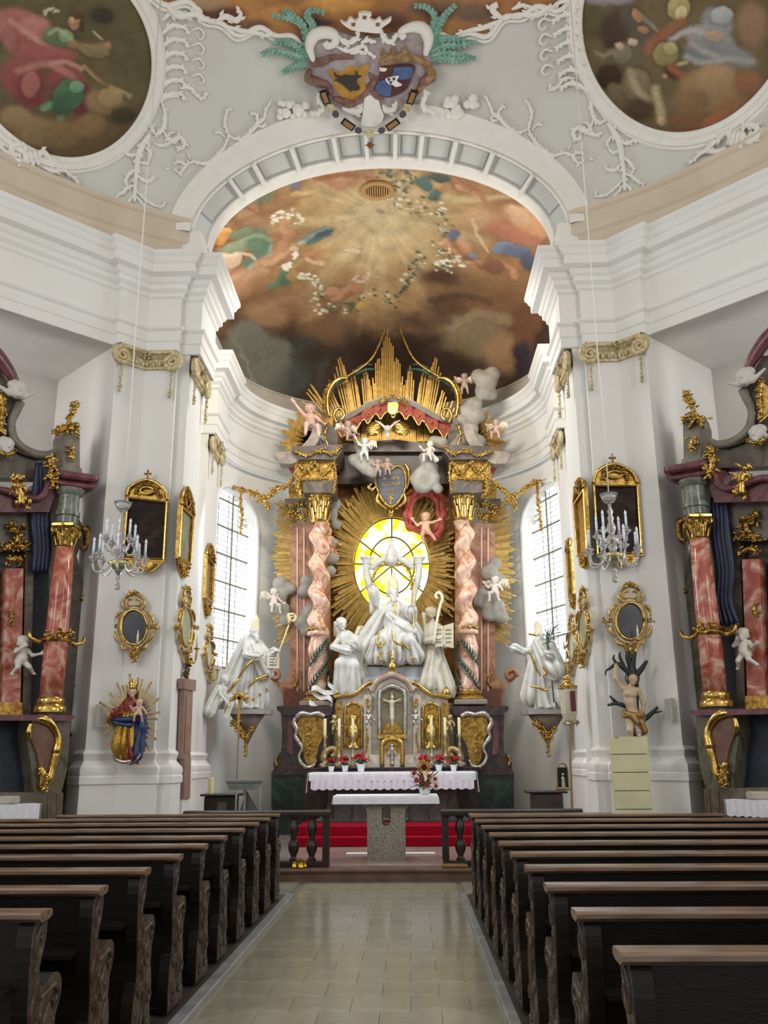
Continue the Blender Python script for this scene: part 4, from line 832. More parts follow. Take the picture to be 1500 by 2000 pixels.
def putto(H=.6,la=None,ra=None,ll=None,rl=None,yaw=0,pitch=0,tilt=0,k=.02):
    """naked child figure, feet at 0, facing -Y; limbs given as (mid,end) offsets in units of H"""
    s=H; P=lambda t:(t[0]*s,t[1]*s,t[2]*s)
    la=la or ((-.26,-.03,.60),(-.36,-.1,.74)); ra=ra or ((.26,-.03,.55),(.32,-.16,.46)); ll=ll or ((-.12,-.12,.24),(-.13,0,.03)); rl=rl or ((.12,-.06,.24),(.14,.03,.03))
    p=[C(P((0,0,.44)),P((0,-.01,.62)),.125*s,.115*s,.05*s),EL(P((0,-.05,.48)),.115*s,.05*s),C(P((-.10,0,.68)),P((.10,0,.68)),.062*s,.062*s,.04*s),C(P((0,0,.70)),P((0,-.01,.78)),.05*s,.05*s,.03*s),EL(P((-.06,.05,.40)),.09*s,.05*s),EL(P((.06,.05,.40)),.09*s,.05*s)]
    p+=head(P((0,-.02,.86)),.125*s,yaw,pitch,tilt,True,0,.02*s)
    for sd,(m,e) in ((-1,la),(1,ra)):
        p+=[C(P((.14*sd,0,.68)),P(m),.052*s,.046*s,.02*s),C(P(m),P(e),.046*s,.032*s,.02*s)]; p+=hand(P(e),np.subtract(e,m),(0,-1,0),s*1.1,.6,sd)
    for sd,(m,e) in ((-1,ll),(1,rl)):
        p+=[C(P((.07*sd,0,.40)),P(m),.085*s,.062*s,.03*s),C(P(m),P(e),.058*s,.038*s,.02*s),C(P(e),P((e[0]+.01*sd,e[1]-.1,e[2]-.02)),.036*s,.026*s,.015*s)]
    return p
def wing(root,tip,w=.25,n=6,th=.02,drop=(0,0,-1)):
    root=V3(*root); tip=V3(*tip); p=[]; dr=nrm(drop)
    p.append(C(root,root*.45+tip*.55+V3(0,0,w*.35),th*2.2,th*1.8,.03)); p.append(C(root*.45+tip*.55+V3(0,0,w*.35),tip,th*1.8,th,.03))
    for i in range(n):
        t=(i+.5)/n; a=root*(1-t)+tip*t+V3(0,0,w*.3*math.sin(t*PI)); p.append(C(a,a+dr*w*(.65+.5*t)+nrm(tip-root)*w*.3*t,th*1.7,th*.8,.016))
    return p
def cloud(pts,k=.07): return [EL(p[:3],p[3],k) for p in pts]
# ---- ornament tools
def clump(mb,p,s,n=6,rs=random,nrmv=(0,-1,0)):
    nv=nrm(nrmv); s=s*.85
    for i in range(int(n*1.7)):
        d=nrm(np.array([rs.uniform(-1,1),rs.uniform(-1,1),rs.uniform(-1,1)])+nv*.7); e=nrm(np.cross(d,(rs.uniform(-1,1),rs.uniform(-1,1),.3)))
        a=np.asarray(p)+np.array([rs.uniform(-.45,.45)*s for _ in range(3)]); mb.tube([a,a+d*s*.28+e*s*.1,a+d*s*.48+e*s*.28,a+d*s*.44+e*s*.46],[s*.17,s*.24,s*.2,s*.08],n=5,flat=.6)
def garland(name,pts,s,m,parent=None,n=5,nv=(0,-1,0),dens=1.0,seed=1):
    rs=random.Random(seed); mb=MB(); Q=catmull(pts,6); mb.tube(Q,s*.3,n=6); L=np.linalg.norm(np.diff(Q,axis=0),axis=1).sum(); k=max(2,int(L/s*1.3*dens))
    for i in range(k): clump(mb,Q[int(i*(len(Q)-1)/(k-1))],s*rs.uniform(.75,1.25),n,rs,nv)
    o=obj(name,mb,m,parent,smooth=1); o['kind']='stuff'; return o
def capital(name,c,r,h,m,parent=None,sq=1.0,sy=1.0):
    mb=MB(); c=V3(*c); mb.lathe([(r*.92,0),(r*1.0,h*.04),(r*1.06,h*.07),(r*.95,h*.1),(r*.9,h*.5),(r*1.05,h*.8),(r*1.3,h*.88)],c,16,1,sy)
    for row,(z0,ln,nn,of) in enumerate(((.08,.42,8,0),(.30,.42,8,.5))):
        for j in range(nn):
            a=2*PI*(j+of)/nn; d=V3(math.cos(a),math.sin(a)*sy,0); b=c+d*r*.95
            mb.tube([b+V3(0,0,h*z0),b+d*r*.16+V3(0,0,h*(z0+ln*.5)),b+d*r*.28+V3(0,0,h*(z0+ln*.85)),b+d*r*.5+V3(0,0,h*(z0+ln)),b+d*r*.55+V3(0,0,h*(z0+ln*.78))],[r*.22,r*.26,r*.22,r*.16,r*.06],n=6,flat=.45,nref=d)
    for j in range(4):
        a=PI/4+j*PI/2; d=V3(math.cos(a),math.sin(a)*sy,0); t=V3(-math.sin(a),math.cos(a),0); ctr=c+d*r*1.32+V3(0,0,h*.72)
        q=[ctr+d*(r*.32*(1-.8*k))*math.cos(2.2-7.5*k)+V3(0,0,1)*(r*.32*(1-.8*k))*math.sin(2.2-7.5*k) for k in np.linspace(0,1,16)]
        mb.tube([c+d*r*.95+V3(0,0,h*.5)]+q,[r*.08,r*.12,r*.1,r*.09],n=6)
        d2=V3(math.cos(a+PI/4),math.sin(a+PI/4)*sy,0); clump(mb,c+d2*r*1.15+V3(0,0,h*.88),r*.35,5,random,d2)
    R=r*1.5; q=[]
    for j in range(4):
        a=PI/4+j*PI/2; q.append((c[0]+R*1.05*math.cos(a),c[1]+R*1.05*math.sin(a)*sy)); a2=a+PI/4; q.append((c[0]+R*.78*math.cos(a2),c[1]+R*.78*math.sin(a2)*sy))
    mb.prism(q,lambda u,v,d:(u,v,d),c[2]+h*.9,c[2]+h); o=obj(name,mb,m,parent,smooth=40); o['kind']='stuff'; return o
def plateY(name,poly,Y,th,m,parent=None,sm=False,label=None):
    """outline given in photo pixels at distance Y, real thickness th away from the viewer"""
    P=[tuple(p) for p in (catmull(list(poly)+[poly[0]],4)[:-1] if sm else poly)]
    return obj(name,MB().prism(P,lambda u,v,d: onY(u,v,Y)+np.array([0,d,0]),0,th),m,parent,label=label)
def tubeY(mb,pts,Y,r,n=7,flat=1.0,k=6,f=None):
    Q=catmull(pts,k) if len(pts)>2 else np.array(pts,float); mb.tube([onY(x,y,Y) for x,y in Q],r,n=n,flat=flat); return mb
def rays(name,ctr,Y,angs,r0,r1,m,parent,wpx=3,dY=.05,seed=3,per=5):
    """bundles of gilded rods: angs list of (angle deg), r0/r1 functions of the angle (px)"""
    rs=random.Random(seed); 
    for i,a in enumerate(angs):
        mb=MB(); 
        for j in range(per):
            aa=math.radians(a+(j-(per-1)/2)*(angs[1]-angs[0])/per); q0=r0(aa); q1=r1(aa)*(1-.16*abs(j-(per-1)/2)/per*2)*rs.uniform(.93,1.03); ca,sa=math.cos(aa),math.sin(aa)
            p=onY(ctr[0]+ca*q0,ctr[1]-sa*q0,Y); q=onY(ctr[0]+ca*q1,ctr[1]-sa*q1,Y+rs.uniform(-dY,dY)); w=wpx*Y/1880*rs.uniform(.8,1.1); mb.bar(p,q,w,w*1.2,up=(0,1,0))
        obj(name,mb,m,parent)
# ================================================================ PEWS
ENDP=[(0.0,.0),(-.012,.12),(.0,.25),(.03,.36),(.028,.48),(.0,.58),(-.015,.72),(-.02,.85),(-.005,.93),(.03,.965),(.09,.97),(.125,.945),(.135,.89),(.115,.82),(.085,.75),(.095,.69),(.14,.665),(.20,.665),(.26,.69),(.32,.685),(.365,.65),(.375,.59),(.35,.54),(.32,.50),(.315,.43),(.34,.36),(.36,.28),(.345,.2),(.36,.12),(.40,.06),(.405,.0)]
def make_pew(s,L,name='church_pew'):
    """pew of length L running from the aisle (x=0) to x=s*L, people face +Y"""
    t=E(name,(0,0,0),'dark wooden church pew','pew')
    X=lambda x:(min(s*x[0],s*x[1]),max(s*x[0],s*x[1]))
    ep=catmull(ENDP,2); ep=[tuple(p) for p in ep]
    mb=MB(); mb.prism(ep,lambda u,v,d:(s*d,u+.04,v+.03),.035,.105); e=obj('end_panel',mb,[PEW],t,local=True)
    cv=MB()
    def sc2(pts,r): cv.tube([(s*.032,y+.04,z+.03) for y,z in catmull(pts,4)],r,n=5,flat=.8)
    for pts,r in (([(.06,.93),(.02,.88),(.03,.8),(.075,.83),(.07,.88),(.05,.87)],.016),([(.03,.76),(.05,.66),(.03,.58),(.06,.5),(.08,.4)],.018),([(.06,.7),(.09,.62),(.07,.54)],.015),([(.12,.62),(.2,.63),(.28,.64),(.32,.6),(.29,.56),(.26,.59)],.017),([(.22,.58),(.17,.5),(.2,.42),(.26,.44),(.24,.49)],.017),
        ([(.09,.46),(.14,.36),(.1,.27),(.06,.3),(.08,.34)],.017),([(.28,.4),(.24,.3),(.28,.2),(.33,.23),(.3,.27)],.017),([(.15,.3),(.19,.2),(.14,.1),(.08,.12),(.1,.17)],.017),([(.04,.2),(.05,.1),(.1,.05)],.015),([(.2,.14),(.26,.08),(.34,.09)],.017),([(.13,.56),(.15,.48),(.12,.42)],.014),([(.3,.5),(.3,.45),(.27,.4)],.013),([(.2,.28),(.22,.24),(.2,.18)],.013)): sc2(pts,r)
    cvo=obj('carving',cv,CARVE,e,smooth=1,local=True); cvo['kind']='stuff'
    mb=MB(); edge=[(y+.04,z+.03) for y,z in ep if .001<z<.966]
    mb.prism(ep,lambda u,v,d:(s*d,u+.04,v+.03),.030,.0355); obj('carved_face',mb,CARVE,e,local=True)
    r=MB(); x0,x1=X((0,L)); 
    r.prism([(0.0,.995),(.0,1.012),(.012,1.022),(.13,1.022),(.145,1.012),(.145,.995),(.12,.982),(.03,.978)],lambda u,v,d:(d,u,v),x0,x1); obj('top_rail',r,PEWTOP,t,local=True)
    x0,x1=X((.10,L-.05)); obj('backrest',MB().box(x0,x1,.065,.09,.06,.985),PEW,t,local=True)
    obj('seat',MB().bbox(x0,x1,.09,.47,.43,.465,.008),PEW,t,local=True)
    obj('shelf',MB().box(x0,x1,-.09,.064,.70,.72),PEW,t,local=True)
    x0,x1=X((.14,L-.1)); obj('kneeler',MB().bbox(x0,x1,-.32,-.14,.15,.19,.008),mat('kneeler_wood','#6b4630','#53331f',scale=5,rough=.4,stretch=(.6,8,8)),t,local=True)
    mb=MB(); mb.prism(ep,lambda u,v,d:(s*d,u+.04,v+.03),L-.08,L-.02); obj('end_panel',mb,PEW,t,local=True)
    for q in (.33,.66):
        x0,x1=X((L*q-.02,L*q+.02)); obj('support',MB().box(x0,x1,.10,.42,.03,.43),PEW,t,local=True)
    return t
LY=[4.16,4.93,5.75,6.57,7.39,8.17,9.05,9.9,10.70,11.5]; RYs=[3.30,4.14,4.98,5.82,6.64,7.50,8.36,9.28,10.2,11.08]
ORD=['first','second','third','fourth','fifth','sixth','seventh','eighth','ninth','tenth','eleventh']
def place_pews(s,x,ys,Lf,Lfront,side):
    proto=make_pew(s,Lf); last=None
    n=len(ys)
    for i,y in enumerate(ys):
        if i==n-1: o=make_pew(s,Lfront)
        else: o=proto if i==0 else dup(proto)
        o.location=(x,y,.03)
        o['label']=('dark carved pew %s of the aisle, %s from the viewer'%(side,ORD[i]+' row')) if i<n-1 else 'shorter front pew %s of the aisle, nearest the altar rail'%side
        o['group']='carved pews %s of the aisle'%side
place_pews(-1,-1.61,LY,4.5,2.75,'left'); place_pews(1,.70,RYs,4.5,2.95,'right')
fd=E('prie_dieu',(.74,11.92,0),'low dark kneeling desk before the front right pew','kneeling desk')
obj('top_rail',MB().bbox(.74,2.55,11.90,12.06,.985,1.02,.008),PEWTOP,fd); obj('front_panel',MB().box(.80,2.5,11.98,12.02,.0,.985),PEW,fd)
for x in (.78,2.46): obj('end_panel',MB().bbox(x,x+.06,11.92,12.22,.0,.98,.01),PEW,fd)
# ================================================================ ALTAR RAIL
RAILW=mat('dark_altar_rail_wood','#2b1d18','#1c1310',scale=5,rough=.4)
BAL=[(.065,0),(.065,.035),(.045,.05),(.04,.07),(.075,.15),(.085,.21),(.07,.27),(.045,.30),(.05,.31),(.045,.33),(.06,.38),(.075,.44),(.07,.50),(.045,.56),(.04,.585),(.065,.60),(.065,.63)]
def altar_rail(x0,x1,posts,bals,label,yc=14.12,z0=.17):
    t=E('altar_rail',((x0+x1)/2,yc,z0),label,'altar rail','altar rails')
    obj('top_rail',MB().prism([(-.11,.70),(-.12,.73),(-.12,.77),(-.09,.79),(.09,.79),(.12,.77),(.12,.73),(.11,.70)],lambda u,v,d:(d,yc+u,z0+v),x0,x1),RAILW,t)
    obj('base_rail',MB().bbox(x0+.02,x1-.02,yc-.1,yc+.1,z0,z0+.075,.01),RAILW,t)
    for x in posts: obj('post',MB().bbox(x-.05,x+.05,yc-.07,yc+.07,z0+.07,z0+.71,.008),RAILW,t)
    for x in bals: obj('baluster',MB().lathe([(r,z) for r,z in BAL],(x,yc,z0+.072),12),RAILW,t,smooth=40)
    return t
xl=lambda px: onY(px,1640,14.12)[0]
altar_rail(-3.40,xl(646),[xl(637),-3.3],[xl(609)-.27*k for k in range(8)],'dark turned baluster altar rail behind the left front pew')
altar_rail(xl(862),2.55,[xl(870),2.45],[xl(899)+.27*k for k in range(7)],'dark turned baluster altar rail behind the right front pew')
def V3_(x,y): return np.array([x,y,.172])
bl=E('altar_bell',(-1.63,13.93,.17),'small cluster of brass altar bells on the step by the left rail','bell'); c0=V3_(-1.63,13.93)
BRASS=mat('polished_brass','#c9a13c','#8d6a1c',scale=10,rough=.2,metal=.95)
for k in range(4):
    a=k*PI/2+.4; obj('bell',MB().lathe([(.055,0),(.05,.02),(.042,.05),(.03,.075),(.012,.088),(.0,.09)],(c0[0]+.075*math.cos(a),c0[1]+.06*math.sin(a),.172),12),BRASS,bl,smooth=1)
obj('handle',MB().tube([(c0[0]-.06,c0[1],.245),(c0[0]-.03,c0[1],.285),(c0[0]+.03,c0[1],.285),(c0[0]+.06,c0[1],.245)],.012,n=6),BRASS,bl,smooth=1)
c0=V3_(.62,13.93); tag(obj('kneeling_board',MB().bbox(c0[0]-.17,c0[0]+.2,c0[1]-.1,c0[1]+.12,.172,.215,.01),mat('light_oak_board','#8c6a3c','#74562f',scale=6,rough=.5,stretch=(1,8,1))),'light oak kneeling board on the step by the right rail','board')
# ================================================================ PEOPLE'S ALTAR
YT=15.23; T0=.17
tb=E('altar_table',(-.39,YT,T0),'modern grey stone altar table with flaring slotted pedestal','altar')
GRAN=mat('grey_speckled_stone','#8b857a','#524d46',scale=55,rough=.55,c3='#a39c8e',detail=2,pos=(.38,.62))
for sg in (-1,1):
    q=[(-.30,0),(0,0),(0,.50),(-.045,.515),(-.068,.56),(-.068,.76),(-.045,.81),(0,.825),(0,.885),(-.66,.885),(-.66,.862),(-.47,.845),(-.37,.81),(-.315,.755),(-.30,.68)]
    mb=MB(); mb.prism([(sg*u,v) for u,v in q],lambda u,v,d:(-.385+u,YT-.27+d,T0+v),0,.54); obj('pedestal_half',mb,GRAN,tb)
obj('slab',MB().bbox(-1.17,.40,YT-.38,YT+.38,T0+.886,T0+.95,.01),GRAN,tb)
def drape(x0,x1,y0,y1,z,drop,name,m,parent,wav=.012,n=60,lace=None):
    mb=MB(); pts=[]; per=[]
    for t in np.linspace(x0,x1,n): per.append((t,y0,0,-1))
    for t in np.linspace(y0,y1,14)[1:]: per.append((x1,t,1,0))
    for t in np.linspace(x1,x0,n)[1:]: per.append((t,y1,0,1))
    for t in np.linspace(y1,y0,14)[1:]: per.append((x0,t,-1,0))
    G=[]
    for i,(x,y,nx,ny) in enumerate(per):
        w=wav*math.sin(i*1.9)+wav*.6*math.sin(i*.77); G.append([(x,y,z-.006),(x,y,z),(x+nx*.008,y+ny*.008,z-.012)]+[(x+nx*(.012+w*f),y+ny*(.012+w*f),z-drop*f) for f in (.35,.7,1)])
    mb.grid(np.array(G)); mb.add([(x0,y0,z),(x1,y0,z),(x1,y1,z),(x0,y1,z)],[(0,1,2,3)]); return obj(name,mb,m,parent,smooth=30)
cl=drape(-1.22,.44,YT-.41,YT+.41,T0+.965,.125,'altar_cloth',CLOTH,None); tag(cl,'plain white cloth on the modern stone altar table','cloth')
c=onZ(761,1667,.175); tag(obj('floor_board',MB().bbox(-1.08,.40,c[1]-.12,c[1]+.12,.172,.186,.004),mat('white_painted_board','#e7e3dc',rough=.5)),'flat white board on the floor behind the modern altar pedestal','board')
fl=E('flower_arrangement',(.24,YT-.05,T0+.97),'sunflower bouquet with red and orange blooms on the altar table','flowers'); fb=V3(.24,YT-.08,T0+.97)
obj('vase',MB().lathe([(.06,0),(.085,.03),(.09,.08),(.07,.11)],fb,14),mat('white_ceramic','#dde3e6',rough=.3),fl,smooth=40)
rs=random.Random(4)
LF=mat('bouquet_leaf','#3d6436','#2a4a28',scale=9,rough=.6)
for i in range(34):
    a=rs.uniform(0,2*PI); r=rs.uniform(.12,.30); z=rs.uniform(-.02,.36); b=fb+V3(0,0,.1); e=fb+V3(r*math.cos(a),r*math.sin(a)*.8,.08+z); mid=(b+e)/2+V3(0,0,.05)
    obj('leaf',MB().tube([b,mid,e],[.006,.03,.004],n=5,flat=.3),LF,fl,smooth=1)
def bloom(c,r,m,mc,n=14,nm='bloom',par=None):
    mb=MB(); c=V3(*c)
    for j in range(n):
        a=2*PI*j/n; d=V3(math.cos(a),-.25,math.sin(a)); mb.tube([c+d*r*.35,c+d*r*.7,c+d*r],[r*.12,r*.2,r*.05],n=5,flat=.4)
    o=obj(nm,mb,m,par,smooth=1); obj('flower_heart',MB().sphere(c+V3(0,-r*.12,0),r*.42,10,7,(1,.4,1)),mc,o,smooth=1); return o
bloom(fb+V3(-.01,-.14,.42),.125,mat('sunflower_petal','#e6a91c','#c9860f',scale=20,rough=.6),mat('sunflower_heart','#3a2413',rough=.9),18,'sunflower',fl)
for i,(x,z,cc) in enumerate(((-.14,.30,'#d0303c'),(.13,.22,'#e08a48'),(.05,.26,'#d8a018'),(-.05,.22,'#d65238'),(-.11,.2,'#a83a52'),(.14,.12,'#cf8250'),(.02,.14,'#c05a30'))): bloom(fb+V3(x*1.25,-.17,z*1.1),.075,mat('petal_'+cc,cc,rough=.6),mat('petal_core','#6d3818',rough=.8),9,'bloom',fl)
# ================================================================ HIGH ALTAR STEPS AND MENSA
for i,(y0,z0,z1,hw) in enumerate(((17.15,.17,.335,1.72),(17.55,.335,.50,1.72))):
    mb=MB(); mb.bbox(AX-hw,AX+hw,y0,20.0,z0,z1,.012); struct('floor_altar_step_%d'%(i+1),mb,CARPET)
YM=18.5
mn=E('high_altar_table',(AX,YM+.4,.5),'dark marble high altar table with curved front under lace cloth','altar')
XL,XR=-1.90,1.20; xc=(XL+XR)/2
prof=[(1.52,.0),(1.52,.06),(1.45,.08),(1.40,.14),(1.30,.30),(1.26,.5),(1.32,.68),(1.44,.80),(1.46,.86)]
mb=MB(); G=[]
for hw,z in prof:
    k=hw-1.52; row=[(xc-hw,YM+.9,.5+z)]+[(xc+hw*math.sin(t),YM+.12-(k+.2)*.25*math.cos(t)-.05,.5+z) for t in np.linspace(-PI/2,PI/2,19)]+[(xc+hw,YM+.9,.5+z)]; G.append(row)
mb.grid(np.array(G)); obj('body',mb,DARKM,mn,smooth=40)
obj('top_slab',MB().bbox(XL-.08,XR+.08,YM-.04,YM+.95,1.36,1.43,.012),DARKM,mn)
for i in range(7):
    obj('front_panel_rib',MB().bbox(xc-1.2+i*.38,xc-1.17+i*.38,YM-.0,YM+.02,.58,1.3,.004),GREENM,mn)
LACE=mat('lace_hem','#cfcbe0','#eceaf2',scale=60,rough=.9,pos=(.45,.55),detail=1)
ac=E('lace_altar_cloth',(AX,YM,1.43),'long white cloth with lace hem on the high altar table','cloth')
drape(XL-.10,XR+.10,YM-.07,YM+.9,1.447,.16,'linen',CLOTH,ac,.01,90)
mb=MB(); G=[]
for i,x in enumerate(np.linspace(XL-.06,XR+.06,121)):
    w=.012*math.sin(i*1.3); zz=1.14-.03*abs(math.sin(i*PI/6)); G.append([(x,YM-.085+w,1.30),(x,YM-.09+w*1.3,1.22),(x,YM-.09+w*1.6,zz)])
mb.grid(np.array(G)); obj('lace_hem',mb,LACE,ac,smooth=1)
for x0 in (XL-.1,XR+.1):
    mb=MB(); sg=-1 if x0<0 else 1; mb.grid(np.array([[(x0+sg*(.012+.02*math.sin(i*1.7)),YM-.07+i*.08,1.44),(x0+sg*(.03+.02*math.sin(i*1.7)),YM-.07+i*.08,1.25),(x0+sg*(.05+.02*math.sin(i*1.7)),YM-.07+i*.08,1.06)] for i in range(8)])); obj('side_drop',mb,CLOTH,ac,smooth=1)
# gradine (rear shelf) carrying candlesticks
gr=E('altar_gradine',(AX,YM+1.1,1.45),'dark marble rear shelf behind the lace cloth carrying candlesticks','shelf')
obj('shelf_block',MB().bbox(-2.20,1.42,YM+.98,19.88,.5,1.49,.015),DARKM,gr); obj('shelf_edge',MB().bbox(-2.25,1.47,YM+.98,19.88,1.49,1.53,.01),DARKM,gr); obj('rear_block',MB().bbox(-1.55,.78,19.88,20.6,.5,1.52,.01),DARKM,gr)
# ================================================================ HIGH ALTAR RETABLE
MX=767.0
def mir(P): return [(2*MX-x,y) for x,y in P]
def both(P): return ((-1,P),(1,mir(P)))
YC=20.4; PS=YC/1880
CREAM=mat('cream_marbled_wood','#d2c8ba','#b7a797',scale=5,rough=.35,dist=1.5)
OUTG=mat('brown_grey_cornice','#5d5149','#463b34',scale=4,rough=.4,dist=1)
OUTG2=mat('light_grey_brown_cornice','#9c8f82','#7f7266',scale=4,rough=.4,dist=1)
HA=E('high_altar_retable',(AX,21.2,.17),'tall gilded baroque high altar with twisted columns and sunburst','altar retable')
# plinths
for sg,side in ((-1,'l'),(1,'r')):
    f=(lambda P:P) if sg<0 else mir
    plateY('plinth_base',f([(530,1645),(530,1513),(646,1513),(646,1645)]),19.95,1.4,GREENM,HA)
    plateY('plinth_moulding',f([(529,1514),(533,1504),(646,1504),(646,1514)]),19.92,1.4,DARKM,HA)
    plateY('plinth_body',f([(535,1505),(534,1490),(540,1478),(549,1468),(551,1440),(549,1396),(642,1396),(642,1505)]),19.96,1.35,DARKM,HA)
    plateY('plinth_cornice',f([(550,1397),(547,1391),(541,1387),(541,1379),(650,1379),(650,1386),(645,1397)]),19.90,1.4,DARKM,HA)
    plateY('plinth_panel',f([(560,1470),(562,1410),(572,1405),(572,1475)]),19.93,.03,PURPM,HA)
    ca=plateY('cartouche',f([(583,1404),(600,1398),(625,1402),(636,1410),(630,1440),(622,1460),(615,1490),(604,1496),(594,1480),(590,1450),(580,1425)]),19.90,.06,GOLD,HA,sm=True)
    mb=MB(); tubeY(mb,f([(578,1402),(590,1394),(606,1396),(622,1394),(634,1400)]),19.86,[.05,.07,.05,.07,.05]); o=obj('rocaille_border',mb,SILVER,ca,smooth=1)
    for P,r in (([(578,1402),(574,1412),(580,1426),(577,1438),(584,1450)],[.05,.06,.045,.05]),([(584,1450),(590,1462),(584,1476),(588,1490),(600,1500)],[.05,.035,.04,.05]),([(600,1500),(612,1496),(618,1484)],[.045,.05,.03])):
        mb=MB(); tubeY(mb,f(P),19.87,r); obj('rocaille_border',mb,SILVER,ca,smooth=1)
    mb=MB(); 
    for (x,y) in ((604,1420),(602,1436),(606,1452),(603,1468)): clump(mb,onY(*f([(x,y)])[0],19.89),.10,6,random)
    obj('relief',mb,GOLD2,ca,smooth=1)['kind']='stuff'
    mb=MB(); tubeY(mb,f([(541,1475),(538,1485),(541,1496)]),19.93,.03); obj('gilt_leaf',mb,GOLD,HA,smooth=1)
    # salmon side panel with volute foot
    P=[(567,1022),(645,1022),(645,1380),(553,1380),(553,1364),(549,1350),(540,1337),(529,1327),(524,1319),(527,1311),(535,1310),(542,1315),(543,1322),(539,1328),(548,1333),(559,1328),(565,1314),(567,1290)]
    plateY('marble_panel',f(P),21.0,.22,PINKM,HA)
    plateY('panel_foot',f([(555,1382),(555,1345),(640,1345),(640,1382)]),20.97,.1,mat('dark_salmon_marble','#7d4a3b','#643729',scale=3,rough=.3,dist=1.5),HA)
    for x in (579,592): plateY('panel_rib',f([(x,1350),(x,1030),(x+3,1030),(x+3,1350)]),20.96,.05,mat('pale_salmon_rib','#d6aa92',rough=.35),HA)
    mb=MB(); tubeY(mb,f([(523,1322),(530,1308),(544,1314),(543,1324),(535,1324),(533,1318)]),20.98,.05); obj('volute',mb,PINKM,HA,smooth=1)
    for x,y in ((574,1325),(610,1300)):
        mb=MB(); tubeY(mb,f([(x,y-12),(x+6,y),(x+5,y+12),(x-2,y+18)]),20.95,[.02,.035,.02]); obj('gilt_leaf',mb,GOLD,HA,smooth=1)
    # gilded side rays beside the panels
    cx=MX+sg*(MX-600)
    rs_=random.Random(17+sg)
    for y in np.arange(1000,1238,13):
        mb=MB(); L=rs_.uniform(32,44)*(1-.25*abs(y-1110)/130)
        for j in range(5):
            yy=y+(j-2)*2.7; l=L*(1-.13*abs(j-2))+rs_.uniform(-3,3); p,q=f([(580,yy),(567-l,yy+(yy-1105)*.16)]); mb.bar(onY(*p,21.26),onY(*q,21.24+rs_.uniform(-.03,.03)),.032,.036,up=(0,1,0))
        obj('side_ray_bundle',mb,RAYG,HA)
    # twisted column
    xc=onY(*f([(622,1200)])[0],YC)[0]; zb=onY(622,1366,YC)[2]; zr=onY(622,1238,YC)[2]; zt=onY(622,1022,YC)[2]
    col=E('tmp',(0,0,0),'x','x'); bpy.data.objects.remove(col)
    mb=MB(); mb.lathe([(.33,0),(.34,.03),(.33,.07),(.27,.10),(.26,.12),(.29,.15),(.29,.18),(.245,.21),(.24,.23)],(xc,YC,zb-.06),24); obj('column_base',mb,GOLD,HA,smooth=40)
    obj('column_pedestal',MB().bbox(xc-.36,xc+.36,YC-.38,YC+.36,onY(622,1379,YC)[2]-.02,zb-.05,.02),mat('grey_column_foot','#8b8078',rough=.4),HA)
    n=90; G=[]; hgt=zt-zb-.15
    def cen(t):
        z=zb+.15+hgt*t; k=min(1,max(0,(z-zr+.3)/.5)); a=sg*2*PI*(z-zr)/.66+ (0 if sg<0 else PI); rho=.07*k+.018*(1-k); return np.array([xc+rho*math.cos(a),YC+rho*math.sin(a),z]),k
    for i in range(n+1):
        t=i/n; c,k=cen(t); r=.215-.035*t+.012*(1-k)*math.sin(t*60); G.append([c+np.array([r*math.cos(b),r*math.sin(b),0]) for b in np.linspace(0,2*PI,28,endpoint=False)])
    mb=MB(); mb.grid(np.array(G),closed=True); cs=obj('twisted_shaft',mb,PINKC,HA,smooth=1)
    mb=MB(); mb.lathe([(.235,-.05),(.25,-.03),(.25,.03),(.235,.05)],(xc,YC,zr),24); obj('shaft_ring',mb,PINKC,cs,smooth=40)
    garland('ring_leaves',[(xc+.23*math.cos(a),YC+.23*math.sin(a),zr+.1) for a in np.linspace(PI*.95,2.05*PI,9)],.085,GOLD2,cs,4,seed=3)
    Q=[]
    for t in np.linspace((zr-zb)/hgt,.98,70):
        c,k=cen(t); a=sg*2*PI*(c[2]-zr)/.66+(0 if sg<0 else PI)+PI; Q.append(c+np.array([math.cos(a),math.sin(a),0])*(.20-.03*t))
    mb=MB(); mb.tube(Q,.018,n=6); obj('gilt_vine',mb,GOLD,cs,smooth=1)
    for j in range(5,70,7): 
        mb=MB(); clump(mb,Q[j],.075,5,random,(Q[j]-np.array([xc,YC,Q[j][2]]))); o=obj('vine_flower',mb,mat('pink_gilt_flower','#b98a62','#c9a070',scale=20,rough=.4,metal=.3),cs,smooth=1); o['kind']='stuff'
    # green branch leaves on the lower shaft
    for b in range(4):
        mb=MB(); z0=zb+.2+b%2*.52; a0=(-PI/2+(.9 if b<2 else -.7))*1; Q2=[]
        for t in np.linspace(0,1,16): a=a0+sg*(1.6*t)*( -1 if b<2 else -1); Q2.append(np.array([xc+.25*math.cos(a),YC+.25*math.sin(a),z0+.52*t]))
        mb.tube(Q2,[.02,.015],n=5)
        for j in range(1,16,1):
            d=nrm(Q2[j]-np.array([xc,YC,Q2[j][2]])); tg=nrm(Q2[j]-Q2[j-1]); sd=np.cross(d,tg)*(1 if j%2 else -1)
            mb.tube([Q2[j],Q2[j]+sd*.06+d*.03+tg*.05,Q2[j]+sd*.10+d*.04+tg*.13],[.02,.026,.004],n=5,flat=.4)
        obj('leaf_branch',mb,LEAF,cs,smooth=1)['kind']='stuff'
    # capital, impost blocks, cornice
    capital('capital',(xc,YC,zt),.205,onY(622,962,YC)[2]-zt,GOLD2,HA)
    plateY('impost_block',f([(592,962),(592,940),(655,936),(655,962)]),YC-.36,.8,BROWNM,HA)
    plateY('gilt_block',f([(578,940),(574,896),(648,896),(654,938)]),YC-.34,.8,GOLD,HA)
